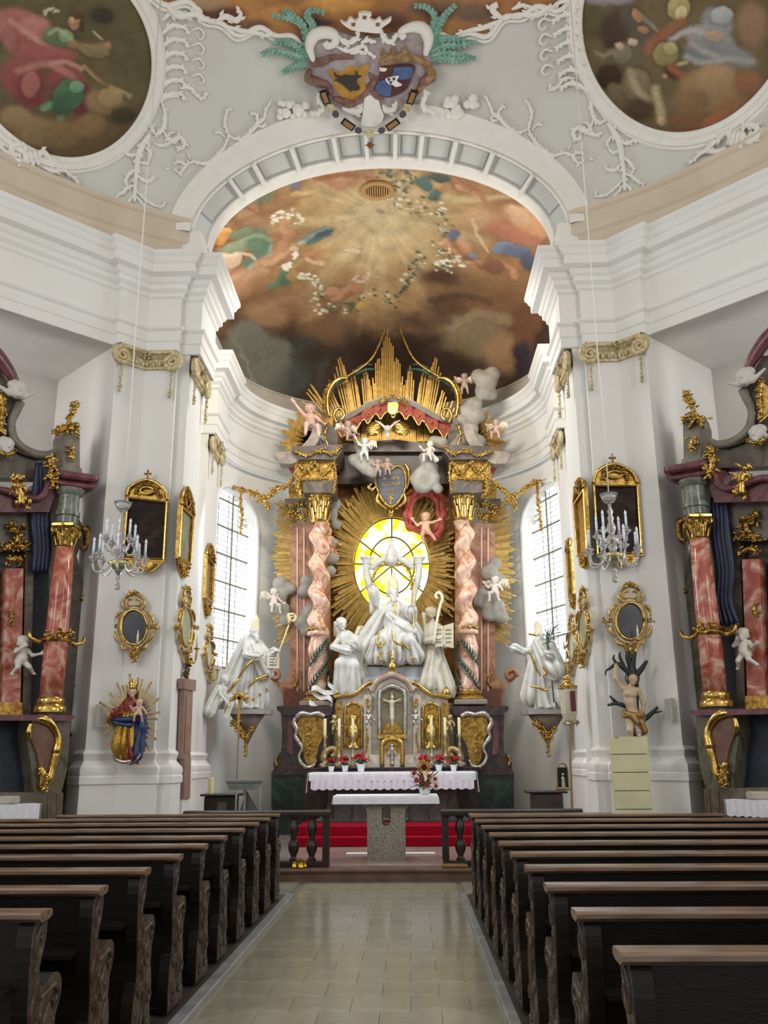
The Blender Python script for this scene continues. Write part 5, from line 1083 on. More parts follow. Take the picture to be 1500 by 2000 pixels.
    garland('block_ornament',[onY(*p,YC-.38) for p in f([(582,905),(600,920),(616,905),(634,925),(648,905)])],.10,GOLD2,HA,5,dens=1.6,seed=8)
    garland('block_ornament',[onY(*p,YC-.38) for p in f([(580,935),(610,936),(640,934)])],.07,GOLD2,HA,5,dens=1.4,seed=9)
    garland('cornice_gilding',[onY(*p,YC-.52) for p in f([(576,880),(600,890),(625,880),(650,886),(664,874)])],.09,GOLD2,HA,5,dens=1.2,seed=18)
    garland('impost_gilding',[onY(*p,YC-.40) for p in f([(586,930),(582,950),(588,968)])],.10,GOLD2,HA,5,dens=1.3,seed=19)
    garland('impost_gilding',[onY(*p,YC-.40) for p in f([(652,900),(656,925),(652,960)])],.08,GOLD2,HA,5,dens=1.2,seed=20)
    plateY('cornice_block',f([(583,897),(576,888),(570,884),(570,872),(668,868),(668,880),(655,897)]),YC-.48,1.0,OUTG,HA)
    # wing cornice sweeping outward
    plateY('wing_cornice',f([(546,905),(539,885),(570,880),(592,868),(606,850),(614,830),(628,832),(622,860),(604,884),(586,896),(572,905)]),YC-.42,.35,OUTG2,HA,sm=True)
    plateY('lambrequin',f([(560,900),(576,896),(578,915),(570,925),(563,914)]),YC-.12,.05,mat('red_lambrequin','#a8402f','#8d3024',scale=8,rough=.6),HA)
    # pilaster capital and drops behind the column
    garland('pilaster_capital',[onY(*p,20.92) for p in f([(563,1012),(578,1004),(592,1012),(600,1000)])],.13,GOLD2,HA,6,dens=1.5,seed=4)
    garland('pilaster_capital',[onY(*p,20.92) for p in f([(566,992),(580,984),(596,990)])],.10,GOLD2,HA,6,dens=1.3,seed=6)
    plateY('pilaster_cornice',f([(556,986),(556,974),(600,974),(600,986)]),20.9,.3,BROWNM,HA)
    plateY('pilaster_head',f([(565,975),(563,945),(600,945),(600,975)]),20.95,.25,GOLD,HA)
    # C scroll of the crowning
    mb=MB(); mb.tube([onY(x,y,20.7) for x,y in catmull(f([(663,822),(672,812),(668,800),(657,800),(652,812),(658,826)]),6)],[.03,.045,.04],n=8); obj('volute',mb,GOLD2,HA,smooth=1)
    mb=MB(); mb.tube([onY(x,y,20.7) for x,y in catmull(f([(644,815),(640,795),(640,772),(648,752),(662,740),(680,738)]),6)],[.03,.06,.07,.06,.03],n=8); obj('crown_scroll',mb,GOLD2,HA,smooth=1)
    garland('crown_scroll_leaves',[onY(x,y,20.66) for x,y in f([(636,810),(633,790),(635,768),(645,746)])],.08,GOLD,HA,5,seed=11)
    garland('canopy_hanging',[onY(x,y,20.5) for x,y in f([(640,830),(634,850),(640,872),(630,885)])],.10,GOLD2,HA,5,seed=12)
    mb=MB(); Q=[onY(x,y,20.75) for x,y in catmull(f([(672,738),(700,722),(726,700),(742,670),(753,640)]),6)]; mb.tube(Q,.028,n=6); obj('crown_arch',mb,GOLD,HA,smooth=1)
    for x0,y0,x1,y1 in ((650,760,690,735),(660,752,718,722),(688,728,730,712),(690,735,740,722),(654,768,640,750)):
        mb=MB(); P2=catmull(f([(x0,y0),((x0+x1)/2,(y0+y1)/2-6),(x1,y1)]),5); mb.tube([onY(x,y,20.85) for x,y in P2],[.02,.07,.06,.01],n=6,flat=.4); obj('palm_leaf',mb,LEAF,HA,smooth=1)
# sunburst around the oval window
OC=(765,1105)
def ell(a,rx,ry): return 1/math.sqrt((math.cos(a)/rx)**2+(math.sin(a)/ry)**2)
angs=list(np.linspace(-90,270,73))[:-1]
def rout(a):
    x=math.cos(a); y=math.sin(a); 
    r=min(ell(a,135,185),(126/abs(x)) if abs(x)>.05 else 1e3)
    return r*(1+.05*math.sin(a*17))
SB=E('sunburst',(AX,21.45,5),'gilded sunburst of rods around the yellow oval window','sunburst'); bpy.data.objects.remove(SB)
rays('sunburst_rays',OC,21.35,angs,lambda a:ell(a,76,95),rout,RAYG,HA,4.2,seed=9,per=7,dY=.10)
mb=MB(); RG=[];
for a in np.linspace(0,2*PI,97):
    RG.append([onY(OC[0]+ell(a,k1,k2)*math.cos(a),OC[1]-ell(a,k1,k2)*math.sin(a),Y) for k1,k2,Y in ((124,172,21.50),(112,150,21.46),(78,97,21.42),(74,93,21.40),(74,93,21.75))])
mb.grid(np.array(RG)); obj('sunburst_backing',mb,RAYG,HA,smooth=1)
NW=[]
for a in np.linspace(0,2*PI,121):
    ca,sa=math.cos(a),math.sin(a); r=min(127/max(abs(ca),1e-6),(160 if sa>0 else 268)/max(abs(sa),1e-6)); NW.append([onY(OC[0]+ell(a,76,95)*ca,OC[1]-ell(a,76,95)*sa,21.5),onY(OC[0]+r*ca,OC[1]-r*sa,21.52)])
obj('gilt_niche_wall',MB().grid(np.array(NW)),mat('umber_gilt_niche','#8a5c22','#6d4518',scale=5,rough=.45,metal=.5),HA)
# oval window
OW=E('window_3',onY(765,1197,21.7),'x','x'); del OW['label']; del OW['category']; OW['kind']='structure'
def yg(i): return mat('yellow_glass_%d'%i,['#ffe21a','#f2e000','#ffd400'][i],['#fffbd8','#fdf8a0','#fff2a8'][i],scale=[2.4,3.1,2.8][i],rough=.3,emit=[2.4,2.1,2.6][i],pos=(.42,.55))
def oe(a,k,Y=21.72): return onY(OC[0]+ell(a,74,93)*k*math.cos(a),OC[1]-ell(a,74,93)*k*math.sin(a),Y)
sect=[math.radians(d) for d in (90,35,5,-40,-90,-140,-185,-215,-270)][::1]
sect=[math.radians(d) for d in (-90,-40,3,38,90,142,177,220,270)]; pi=0
for r0,r1 in ((0.02,.60),(.60,1.0)):
    for a0,a1 in zip(sect,sect[1:]):
        aa=np.linspace(a0+.012/ max(r1,.3),a1-.012/max(r1,.3),9); G=np.array([[oe(a,r0+.008),oe(a,(r0+r1)/2),oe(a,r1-.008)] for a in aa]); mb=MB(); mb.grid(G); mb.grid(G[::-1]+np.array([0,.012,0])); obj('pane',mb,yg(pi%3),OW,smooth=0); pi+=1
MUL=mat('olive_window_bar','#5d5a12',rough=.6)
for k in (.60,1.0): obj('glazing_ring',MB().tube([oe(a,k,21.70) for a in np.linspace(0,2*PI,61)],.022,n=6),MUL,OW,smooth=1)
for a in sect[:-1]: obj('glazing_bar',MB().tube([oe(a,.02,21.70),oe(a,1,21.70)],.02,n=6),MUL,OW)
# back entablature behind the heart
mb=MB(); 
plateY('rear_entablature',[(640,945),(640,905),(650,890),(655,872),(880,872),(885,890),(894,905),(894,945)],21.1,.4,mat('dark_brown_entablature','#33261f','#46362d',scale=4,rough=.4),HA)
plateY('rear_cornice',[(646,882),(640,868),(700,866),(767,858),(834,866),(894,868),(888,882)],20.95,.5,OUTG,HA)
plateY('rear_soffit',[(660,872),(660,820),(875,820),(875,872)],21.3,.15,RAYG,HA)
# canopy : curved grey cornice with red lambrequins
cp=[(651,826),(670,824),(695,812),(722,796),(748,788),(767,786),(790,789),(815,799),(842,815),(868,826),(884,828)]
Q=catmull(cp,5); mb=MB(); prof=[(0,0),(-.05,.0),(-.09,.05),(-.12,.08),(-.12,.13),(0,.15),(.3,.15)]
G=[]
for x,y in Q:
    d=1-((x-767)/120)**2; p=onY(x,y,20.95-.35*max(0,d)); G.append([p+np.array([0,a,b]) for a,b in prof])
mb.grid(np.array(G)); obj('canopy_cornice',mb,OUTG2,HA,smooth=30)
RL=mat('red_lambrequin','#a8402f')
nl=9
for i in range(nl):
    x0=656+(880-656)*i/nl; x1=656+(880-656)*(i+1)/nl; xm=(x0+x1)/2; yy=lambda x: np.interp(x,[p[0] for p in Q],[p[1] for p in Q]); d=1-((xm-767)/120)**2; Y=20.97-.35*max(0,d)
    o=plateY('lambrequin',[(x0,yy(x0)),(x1,yy(x1)),(x1,yy(x1)+17),(xm+6,yy(xm)+21),(xm,yy(xm)+30),(xm-6,yy(xm)+21),(x0,yy(x0)+17)],Y,.04,RL,HA)
    mb=MB(); tubeY(mb,[(x0,yy(x0)+17),(xm-6,yy(xm)+21),(xm,yy(xm)+30),(xm+6,yy(xm)+21),(x1,yy(x1)+17)],Y-.02,.025); obj('gilt_edging',mb,GOLD2,o,smooth=1)
    mb=MB(); clump(mb,onY(xm,yy(xm)+12,Y-.02),.09,5,random); obj('gilt_motif',mb,GOLD2,o,smooth=1)['kind']='stuff'
garland('canopy_crest',[onY(x,y,20.5) for x,y in ((742,786),(755,778),(767,774),(780,778),(792,786))],.09,GOLD2,HA,6,dens=1.5,seed=14)
plateY('canopy_keystone',[(758,786),(757,800),(762,808),(772,808),(777,800),(776,786)],20.5,.1,GOLD2,HA,sm=True)
# lower rods of the canopy
for i in range(15):
    x=672+i*13.4; mb=MB()
    for j in range(4):
        xx=x+(j-1.5)*3; mb.bar(onY(xx,812+abs(xx-767)*.1,21.2),onY(xx+(xx-767)*.02,866-abs(xx-767)*.06,21.15),.032,.035,up=(0,1,0))
    obj('canopy_rods',mb,RAYG,HA)
# crowning rays
for xb,xt,yt,wn in ((757,757,640,7),(741,739,690,4),(775,776,690,4),(722,714,714,5),(796,801,714,5),(704,690,722,5),(815,828,718,5),(690,664,690,7),(830,850,690,7),(672,640,740,6),(850,866,752,6),(660,606,742,5),(652,590,778,5),(868,884,778,5),(735,728,735,3),(782,786,735,3)):
    mb=MB()
    for j in range(wn):
        o=(j-(wn-1)/2); dy=abs(o)*11+random.uniform(0,9); mb.bar(onY(xb+o*3.4,832,21.2),onY(xt+o*3.6,yt+dy,21.15+random.uniform(-.04,.04)),.034,.036,up=(0,1,0))
    obj('crown_ray_bundle',mb,RAYG,HA)
for sg in (-1,1):   # outer glory beside the cornice
    f=(lambda P:P) if sg<0 else mir
    for k in range(9):
        a=math.radians(200-k*13); mb=MB()
        for j in range(5):
            aa=a+math.radians((j-2)*2.4); p=f([(620+20*math.cos(aa),866-20*math.sin(aa)),(620+(66+8*math.sin(k*2+j))*math.cos(aa),866-(66+8*math.sin(k*2+j))*math.sin(aa))]); mb.bar(onY(*p[0],21.1),onY(*p[1],21.1),.034,.036,up=(0,1,0))
        obj('side_ray_bundle',mb,RAYG,HA)
# heart cartouche with inscription
hc=plateY('heart_cartouche',[(763,922),(752,914),(742,918),(736,930),(736,944),(742,962),(752,980),(764,986),(776,980),(786,962),(790,944),(789,928),(783,916),(773,914)],20.7,.10,mat('blue_grey_heart','#525c68','#454c57',scale=8,rough=.5),HA,sm=True)
mb=MB(); tubeY(mb,[(763,918),(750,911),(738,917),(733,934),(738,958),(750,980),(764,990),(778,980),(790,958),(793,936),(787,915),(774,911),(763,918)],20.68,.035); obj('heart_frame',mb,GOLD,hc,smooth=1)
for P in ([(740,962),(736,975),(744,986),(756,994)],[(788,962),(792,975),(784,986),(772,994)],[(790,905),(798,918),(799,940),(794,955)],[(726,944),(720,950),(726,956),(734,950)],[(760,996),(764,1004),(768,996)]):
    mb=MB(); tubeY(mb,P,20.66,[.03,.055,.04,.02]); obj('gilt_scroll',mb,GOLD2,hc,smooth=1)
def text(name,s,pos,size,m,parent,ext=.004,rot=(PI/2,0,0)):
    cu=bpy.data.curves.new(name,'FONT'); cu.body=s; cu.size=size; cu.align_x='CENTER'; cu.extrude=ext; t=bpy.data.objects.new(name+'_c',cu); COL.objects.link(t)
    dg=bpy.context.evaluated_depsgraph_get(); me=bpy.data.meshes.new_from_object(t.evaluated_get(dg)); bpy.data.objects.remove(t)
    me.transform(Matrix.Translation(Vector(tuple(map(float,pos))))@Matrix.Rotation(rot[2],4,'Z')@Matrix.Rotation(rot[0],4,'X')); return link(name,me,m,parent)
for s_,y,sz in (('Sc. ora',936,.15),('Colmel',948,.15),('pulo',959,.12),('N·C',968,.11)): text('inscription',s_,onY(763,y,20.685),sz,GOLD2,hc)
plateY('gilt_cross',[(761,985),(761,975),(757,975),(757,972),(761,972),(761,968),(765,968),(765,972),(769,972),(769,975),(765,975),(765,985)],20.685,.012,GOLD2,hc)
# dove of the canopy
dv=E('dove',onY(757,838,20.4),'small white dove with spread wings on gilded leaves under the canopy','sculpture')
p=onY(757,838,20.38); mb=MB()
sobj('body',[EL(p,(.07,.09,.10),.03),EL(p+V3(0,-.08,-.03),.045,.02),C(p+V3(-.04,0,.02),p+V3(-.20,.0,.17),.035,.02,.03),C(p+V3(-.2,0,.17),p+V3(-.30,0,.22),.02,.012,.02),C(p+V3(.04,0,.02),p+V3(.20,.0,.17),.035,.02,.03),C(p+V3(.2,0,.17),p+V3(.30,0,.22),.02,.012,.02),C(p+V3(0,.02,-.05),p+V3(0,.06,-.16),.04,.05,.03)],MARW,dv,.012)
for i in range(18):
    a=PI*(-.15+1.3*i/17); 
    if .36*PI<a<.64*PI: continue
    mb=MB(); mb.tube([p+V3(.12*math.cos(a),.08,.12*math.sin(a)*.5+.05),p+V3(.35*math.cos(a),.06,.3*math.sin(a)*.6+.02),p+V3(.55*math.cos(a),.07,.5*math.sin(a)*.6)],[.03,.085,.012],n=6,flat=.35,nref=(0,1,0)); obj('gilt_leaf',mb,GOLD2,dv,smooth=1)
# ================================================================ TABERNACLE
TB=E('tabernacle',(AX,20.12,1.54),'gilded cream tabernacle shrine with crucifix niche above the high altar','tabernacle')
plateY('base_step',[(652,1499),(656,1486),(722,1486),(722,1474),(808,1474),(808,1486),(878,1486),(882,1499)],19.77,.55,CREAM,TB)
for sg in (-1,1):
    f=(lambda P:P) if sg<0 else (lambda P:[(2*766-x,y) for x,y in P])
    plateY('side_bay',f([(657,1487),(657,1366),(672,1362),(690,1360),(706,1352),(716,1344),(722,1344),(722,1487)]),20.00,.3,CREAM,TB)
    plateY('side_niche',f([(675,1462),(675,1388),(680,1378),(690,1374),(700,1378),(705,1388),(705,1462)]),19.99,.012,GOLD,TB,label='gilded niche')
    mb=MB(); tubeY(mb,f([(674,1462),(674,1388),(680,1377),(690,1373),(700,1377),(706,1388),(706,1462)]),19.97,.03); obj('niche_frame',mb,GOLD2,TB,smooth=1)
    mb=MB(); tubeY(mb,f([(652,1362),(672,1358),(690,1356),(704,1347),(716,1337),(726,1332)]),19.94,[.05,.05,.055]); obj('bay_cornice',mb,GOLD2,TB,smooth=1)
    b=onY(*f([(690,1462)])[0],19.94); obj('reliquary_bust',MB().lathe([(.16,0),(.15,.04),(.08,.08),(.07,.16),(.13,.28),(.14,.40),(.06,.50),(.05,.54),(.085,.60),(.08,.68),(.02,.73)],b,14,1,.6),GOLD2,TB,smooth=1)
    plateY('pilaster',f([(711,1487),(711,1358),(725,1356),(725,1487)]),19.88,.14,CREAM,TB)
    plateY('pilaster',f([(655,1480),(655,1372),(668,1370),(668,1480)]),19.92,.12,GOLD,TB)
    garland('pilaster_gilding',[onY(*p,19.84) for p in f([(718,1365),(720,1380)])],.07,GOLD2,TB,6,seed=21); garland('pilaster_gilding',[onY(*p,19.84) for p in f([(716,1425),(718,1445),(714,1470)])],.05,GOLD2,TB,5,seed=22)
    c=onY(*f([(720,1418)])[0],19.77); sobj('cherub',putto(.36),SILVER,TB,.012,Mloc(c-V3(0,0,.02)))
    c=onY(*f([(653,1432)])[0],19.82); sobj('cherub',putto(.40,la=((-.25,-.1,.6),(-.1,-.22,.6))),mat('gilt_silver_cherub','#bfa878','#9b8355',scale=9,rough=.35,metal=.6),TB,.013,Mloc(c-V3(0,0,.02),-sg*.4))
    mb=MB(); tubeY(mb,f([(657,1497),(640,1494),(632,1482),(637,1468),(650,1462),(655,1470),(648,1478)]),19.87,[.05,.075,.06,.05]); obj('console_scroll',mb,mat('gilt_cream_scroll','#c9ae7a','#a98a50',scale=8,rough=.4,metal=.4),TB,smooth=1)
    obj('finial',MB().lathe([(.03,0),(.05,.02),(.03,.05),(.09,.10),(.10,.17),(.05,.23),(.02,.27)],onY(*f([(660,1366)])[0],20.02)+V3(0,0,0),12),GOLD2,TB,smooth=1)
plateY('centre_bay',[(726,1487),(726,1350),(736,1334),(750,1325),(766,1321),(782,1325),(796,1334),(806,1350),(806,1487)],20.02,.35,CREAM,TB)
plateY('crucifix_niche',[(745,1430),(745,1362),(752,1350),(766,1345),(780,1350),(787,1362),(787,1430)],20.00,.015,mat('grey_gold_niche','#8f8468','#a39778',scale=4,rough=.4,metal=.4),TB)
mb=MB(); tubeY(mb,[(741,1434),(741,1360),(750,1346),(766,1340),(782,1346),(791,1360),(791,1434)],19.88,.05); obj('niche_frame',mb,SILVER,TB,smooth=1)
mb=MB(); tubeY(mb,[(726,1352),(736,1334),(750,1324),(766,1319),(782,1324),(796,1334),(806,1352)],19.84,[.06,.07,.07,.06]); obj('arch_cornice',mb,mat('mauve_marbled_cornice','#a08a80','#8c756c',scale=5,rough=.3),TB,smooth=1)
mb=MB(); tubeY(mb,[(722,1350),(734,1330),(749,1319),(766,1314),(783,1319),(798,1330),(810,1350)],19.86,.03); obj('arch_gilding',mb,GOLD2,TB,smooth=1)
cr=onY(766,1425,19.92); obj('crucifix_cross',MB().box(cr[0]-.02,cr[0]+.02,cr[1]-.02,cr[1]+.02,cr[2],cr[2]+.8).box(cr[0]-.2,cr[0]+.2,cr[1]-.02,cr[1]+.02,cr[2]+.58,cr[2]+.62),mat('pale_wood','#a3936e',rough=.5),TB)
sobj('crucifix_figure',[C((0,0,.40),(0,-.01,.56),.04,.055,.02),C((0,0,.40),(-.01,-.03,.22),.045,.03,.02),C((-.01,-.03,.22),(0,0,.06),.03,.016,.02),C((0,0,.40),(.015,-.03,.22),.045,.03,.02),C((.015,-.03,.22),(.01,0,.06),.03,.016,.02),C((.04,0,.56),(.19,0,.62),.022,.014,.02),C((-.04,0,.56),(-.19,0,.62),.022,.014,.02),EL((.01,-.03,.66),(.035,.04,.045),.02)],mat('ivory_corpus','#c9bfa6',rough=.4),TB,.009,Mloc(cr+V3(0,-.04,.02)))
plateY('niche_mound',[(747,1432),(752,1418),(766,1408),(780,1418),(785,1432)],19.92,.05,GOLD,TB,sm=True)
plateY('sill',[(738,1442),(738,1434),(794,1434),(794,1442)],19.82,.2,GOLD2,TB)
plateY('tabernacle_door',[(752,1496),(752,1458),(757,1449),(766,1446),(775,1449),(780,1458),(780,1496)],19.78,.03,GOLD,TB)
mb=MB(); tubeY(mb,[(746,1497),(746,1458),(753,1446),(766,1442),(779,1446),(786,1458),(786,1497)],19.75,.05); obj('door_frame',mb,GOLD2,TB,smooth=1)
c=onY(766,1492,19.77); sobj('door_relief',[C((0,0,0),(0,0,.12),.05,.03,.02),C((0,0,.12),(0,0,.3),.05,.06,.03),EL((0,-.01,.38),.05,.02),C((-.05,0,.3),(-.09,-.02,.18),.025,.02,.02),C((.05,0,.3),(.09,-.02,.18),.025,.02,.02)],SILVER,TB,.012,Mloc(c))
obj('finial',MB().lathe([(.03,0),(.02,.06),(.09,.12),(.10,.2),(.05,.28),(.02,.32),(.05,.36),(.02,.44)],onY(766,1318,19.92),12),GOLD2,TB,smooth=1)
fx=onY(766,1275,19.92); 
for a in np.linspace(0,2*PI,8,endpoint=False): mb=MB(); mb.tube([fx+V3(0,0,.0),fx+V3(.13*math.cos(a),-.02,.13*math.sin(a))],[.015,.02,.004],n=5); obj('finial_star_ray',mb,GOLD2,TB,smooth=1)
# candlesticks and poinsettias
cs0=E('candlestick',(0,0,0),'x','candlestick','candlesticks on the high altar')
ST=[(.10,0),(.11,.02),(.07,.05),(.035,.09),(.03,.14),(.05,.18),(.055,.22),(.03,.27),(.022,.36),(.035,.42),(.03,.46),(.02,.52),(.03,.58),(.07,.62),(.075,.64),(.03,.65)]
obj('stand',MB().lathe(ST,(0,0,0),14),mat('gilt_silver_candlestick','#cfc0a0','#a08c66',scale=12,rough=.25,metal=.8),cs0,smooth=40,local=True)
for a in (PI/6,5*PI/6,-PI/2): mb=MB(); mb.tube([(.05*math.cos(a),.05*math.sin(a),.08),(.11*math.cos(a),.11*math.sin(a),.05),(.14*math.cos(a),.14*math.sin(a),.012)],[.02,.025,.018],n=6); obj('foot',mb,SILVER,cs0,smooth=1,local=True)
obj('candle',MB().lathe([(.032,.64),(.032,.99),(.026,1.0),(.0,1.0)],(0,0,0),12),CANDLE,cs0,smooth=40,local=True)
for i,(x,yt) in enumerate(((634,1400),(662,1401),(689,1395),(844,1396),(871,1400),(899,1401))):
    p=onY(x,1497,19.52); o=cs0 if i==0 else dup(cs0); o.location=(p[0],19.52,1.54); 
    o['label']='tall candlestick with cream candle on the high altar, %s'%['leftmost of six','second from the left','third from the left','third from the right','second from the right','rightmost of six'][i]
ps0=E('poinsettia',(0,0,0),'x','potted plant','poinsettias on the high altar')
obj('pot',MB().lathe([(.055,0),(.075,.11),(.082,.115),(.082,.13),(.07,.13)],(0,0,0),14),mat('white_plant_pot','#dfe2e6',rough=.4),ps0,smooth=40,local=True)
rs=random.Random(9)
for k in range(14):
    a=rs.uniform(0,2*PI); r=rs.uniform(.09,.15); mb=MB(); mb.tube([(.02*math.cos(a),.02*math.sin(a),.13),(r*.6*math.cos(a),r*.6*math.sin(a),.19),(r*math.cos(a),r*math.sin(a),.15)],[.01,.04,.005],n=5,flat=.3); obj('leaf',mb,LF,ps0,smooth=1,local=True)
for k in range(26):
    a=rs.uniform(0,2*PI); r=rs.uniform(.05,.16); z=.30-.7*r+rs.uniform(-.02,.04); mb=MB(); mb.tube([(r*.3*math.cos(a),r*.3*math.sin(a),z),(r*.8*math.cos(a),r*.8*math.sin(a),z+.03),(r*1.2*math.cos(a),r*1.2*math.sin(a),z-.01)],[.015,.045,.005],n=5,flat=.35); obj('red_bract',mb,RED,ps0,smooth=1,local=True)
for i,x in enumerate((647,674,705,828,857,886)):
    p=onY(x,1498,19.30); o=ps0 if i==0 else dup(ps0); o.location=(p[0],19.31-.0,1.452); o.rotation_euler[2]=i*1.1; s=(.85,.95,1.15,1.0,1.0,.95)[i]; o.scale=(s,s,s)
    o['label']='red poinsettia in white pot on the high altar, %s'%['leftmost of six','second from the left','third from the left','third from the right','second from the right','rightmost of six'][i]
# ================================================================ PIER CAPITALS
def wall_capital(path,z0,z1,m,label,drops):
    """ionic stucco capital following a pilaster face; path [(x,y)...] with the room on its left"""
    P=[V3(x,y,0) for x,y in path]; mid=sum(P)/len(P); t=E('pilaster_capital',(mid[0],mid[1],z0),label,'capital','gilded stucco pilaster capitals')
    hh=z1-z0
    mb=MB(); mb.sweep(path,[(0,z0+hh*.15),(.05,z0+hh*.15),(.06,z0+hh*.25),(.04,z0+hh*.3),(.07,z0+hh*.55),(.04,z0+hh*.6),(.10,z0+hh*.75),(.14,z0+hh*.8),(.14,z0+hh*.93),(.10,z1),(0,z1)]); obj('abacus',mb,m,t)
    seg=list(zip(P,P[1:])); nn=lambda a,b: V3(-(b-a)[1],(b-a)[0],0)/np.linalg.norm(b-a)
    for a,b in seg:
        L=np.linalg.norm(b-a); k=max(2,int(L/.11))
        for i in range(k):
            c=a+(b-a)*(i+.5)/k+nn(a,b)*.06; obj('egg',MB().sphere(c+V3(0,0,z0+hh*.38),.05,7,5,(.8,.8,1.3)),m,t,smooth=1)
    for (a,b),end in ((seg[0],0),(seg[-1],1)):
        n=nn(a,b); d=nrm(b-a); c=(a+d*.06 if end==0 else b-d*.06)+n*.09+V3(0,0,z0+hh*.42); sg=1 if end==0 else -1
        q=[c+d*sg*r*math.cos(th)+V3(0,0,1)*r*math.sin(th)+n*.02*(i/22) for i,(r,th) in enumerate(zip(np.linspace(.17,.02,22),np.linspace(1.2,1.2+4.4*PI,22)))]
        mb=MB(); mb.tube(q,[.055,.045,.03],n=7); obj('volute',mb,m,t,smooth=1)
        garland('leaf_drop',[c+n*.0+V3(0,0,-hh*.55),c+V3(0,0,-hh*.9),c+V3(0,0,-hh*1.3),c+V3(0,0,-hh*1.65)],.055,m,t,4,nv=n,seed=5)
    c=(P[len(P)//2] if len(P)>2 else mid)+V3(0,0,z1-.08); nv=nn(*seg[0])+nn(*seg[-1]); mb=MB(); clump(mb,c+nrm(nv)*.12,.13,7,random,nv); obj('leaf_rosette',mb,m,t,smooth=1)['kind']='stuff'
    return t
for s,nm in ((-1,'left'),(1,'right')):
    pr=[(4.49,13.89),(4.11,14.27),(3.55,14.27)]; pa=[W(h,y,s) for h,y in pr]; pa=pa[::-1] if s<0 else pa
    wall_capital(pa,8.20,8.60,OLDGOLD,'pale gilded capital across the folded front pilaster of the %s pier'%nm,1)
    pa=[W(3.36,14.42,s),W(3.36,15.45,s)]; pa=pa[::-1] if s<0 else pa
    wall_capital(pa,8.20,8.60,OLDGOLD,'pale gilded capital on the chancel side of the %s pier'%nm,1)
    pa=[W(3.88,18.35,s),W(3.88,19.4,s)]; pa=pa[::-1] if s<0 else pa
    wall_capital(pa,8.20,8.60,OLDGOLD,'pale gilded capital on the rear %s chancel pilaster beside the window'%nm,1)
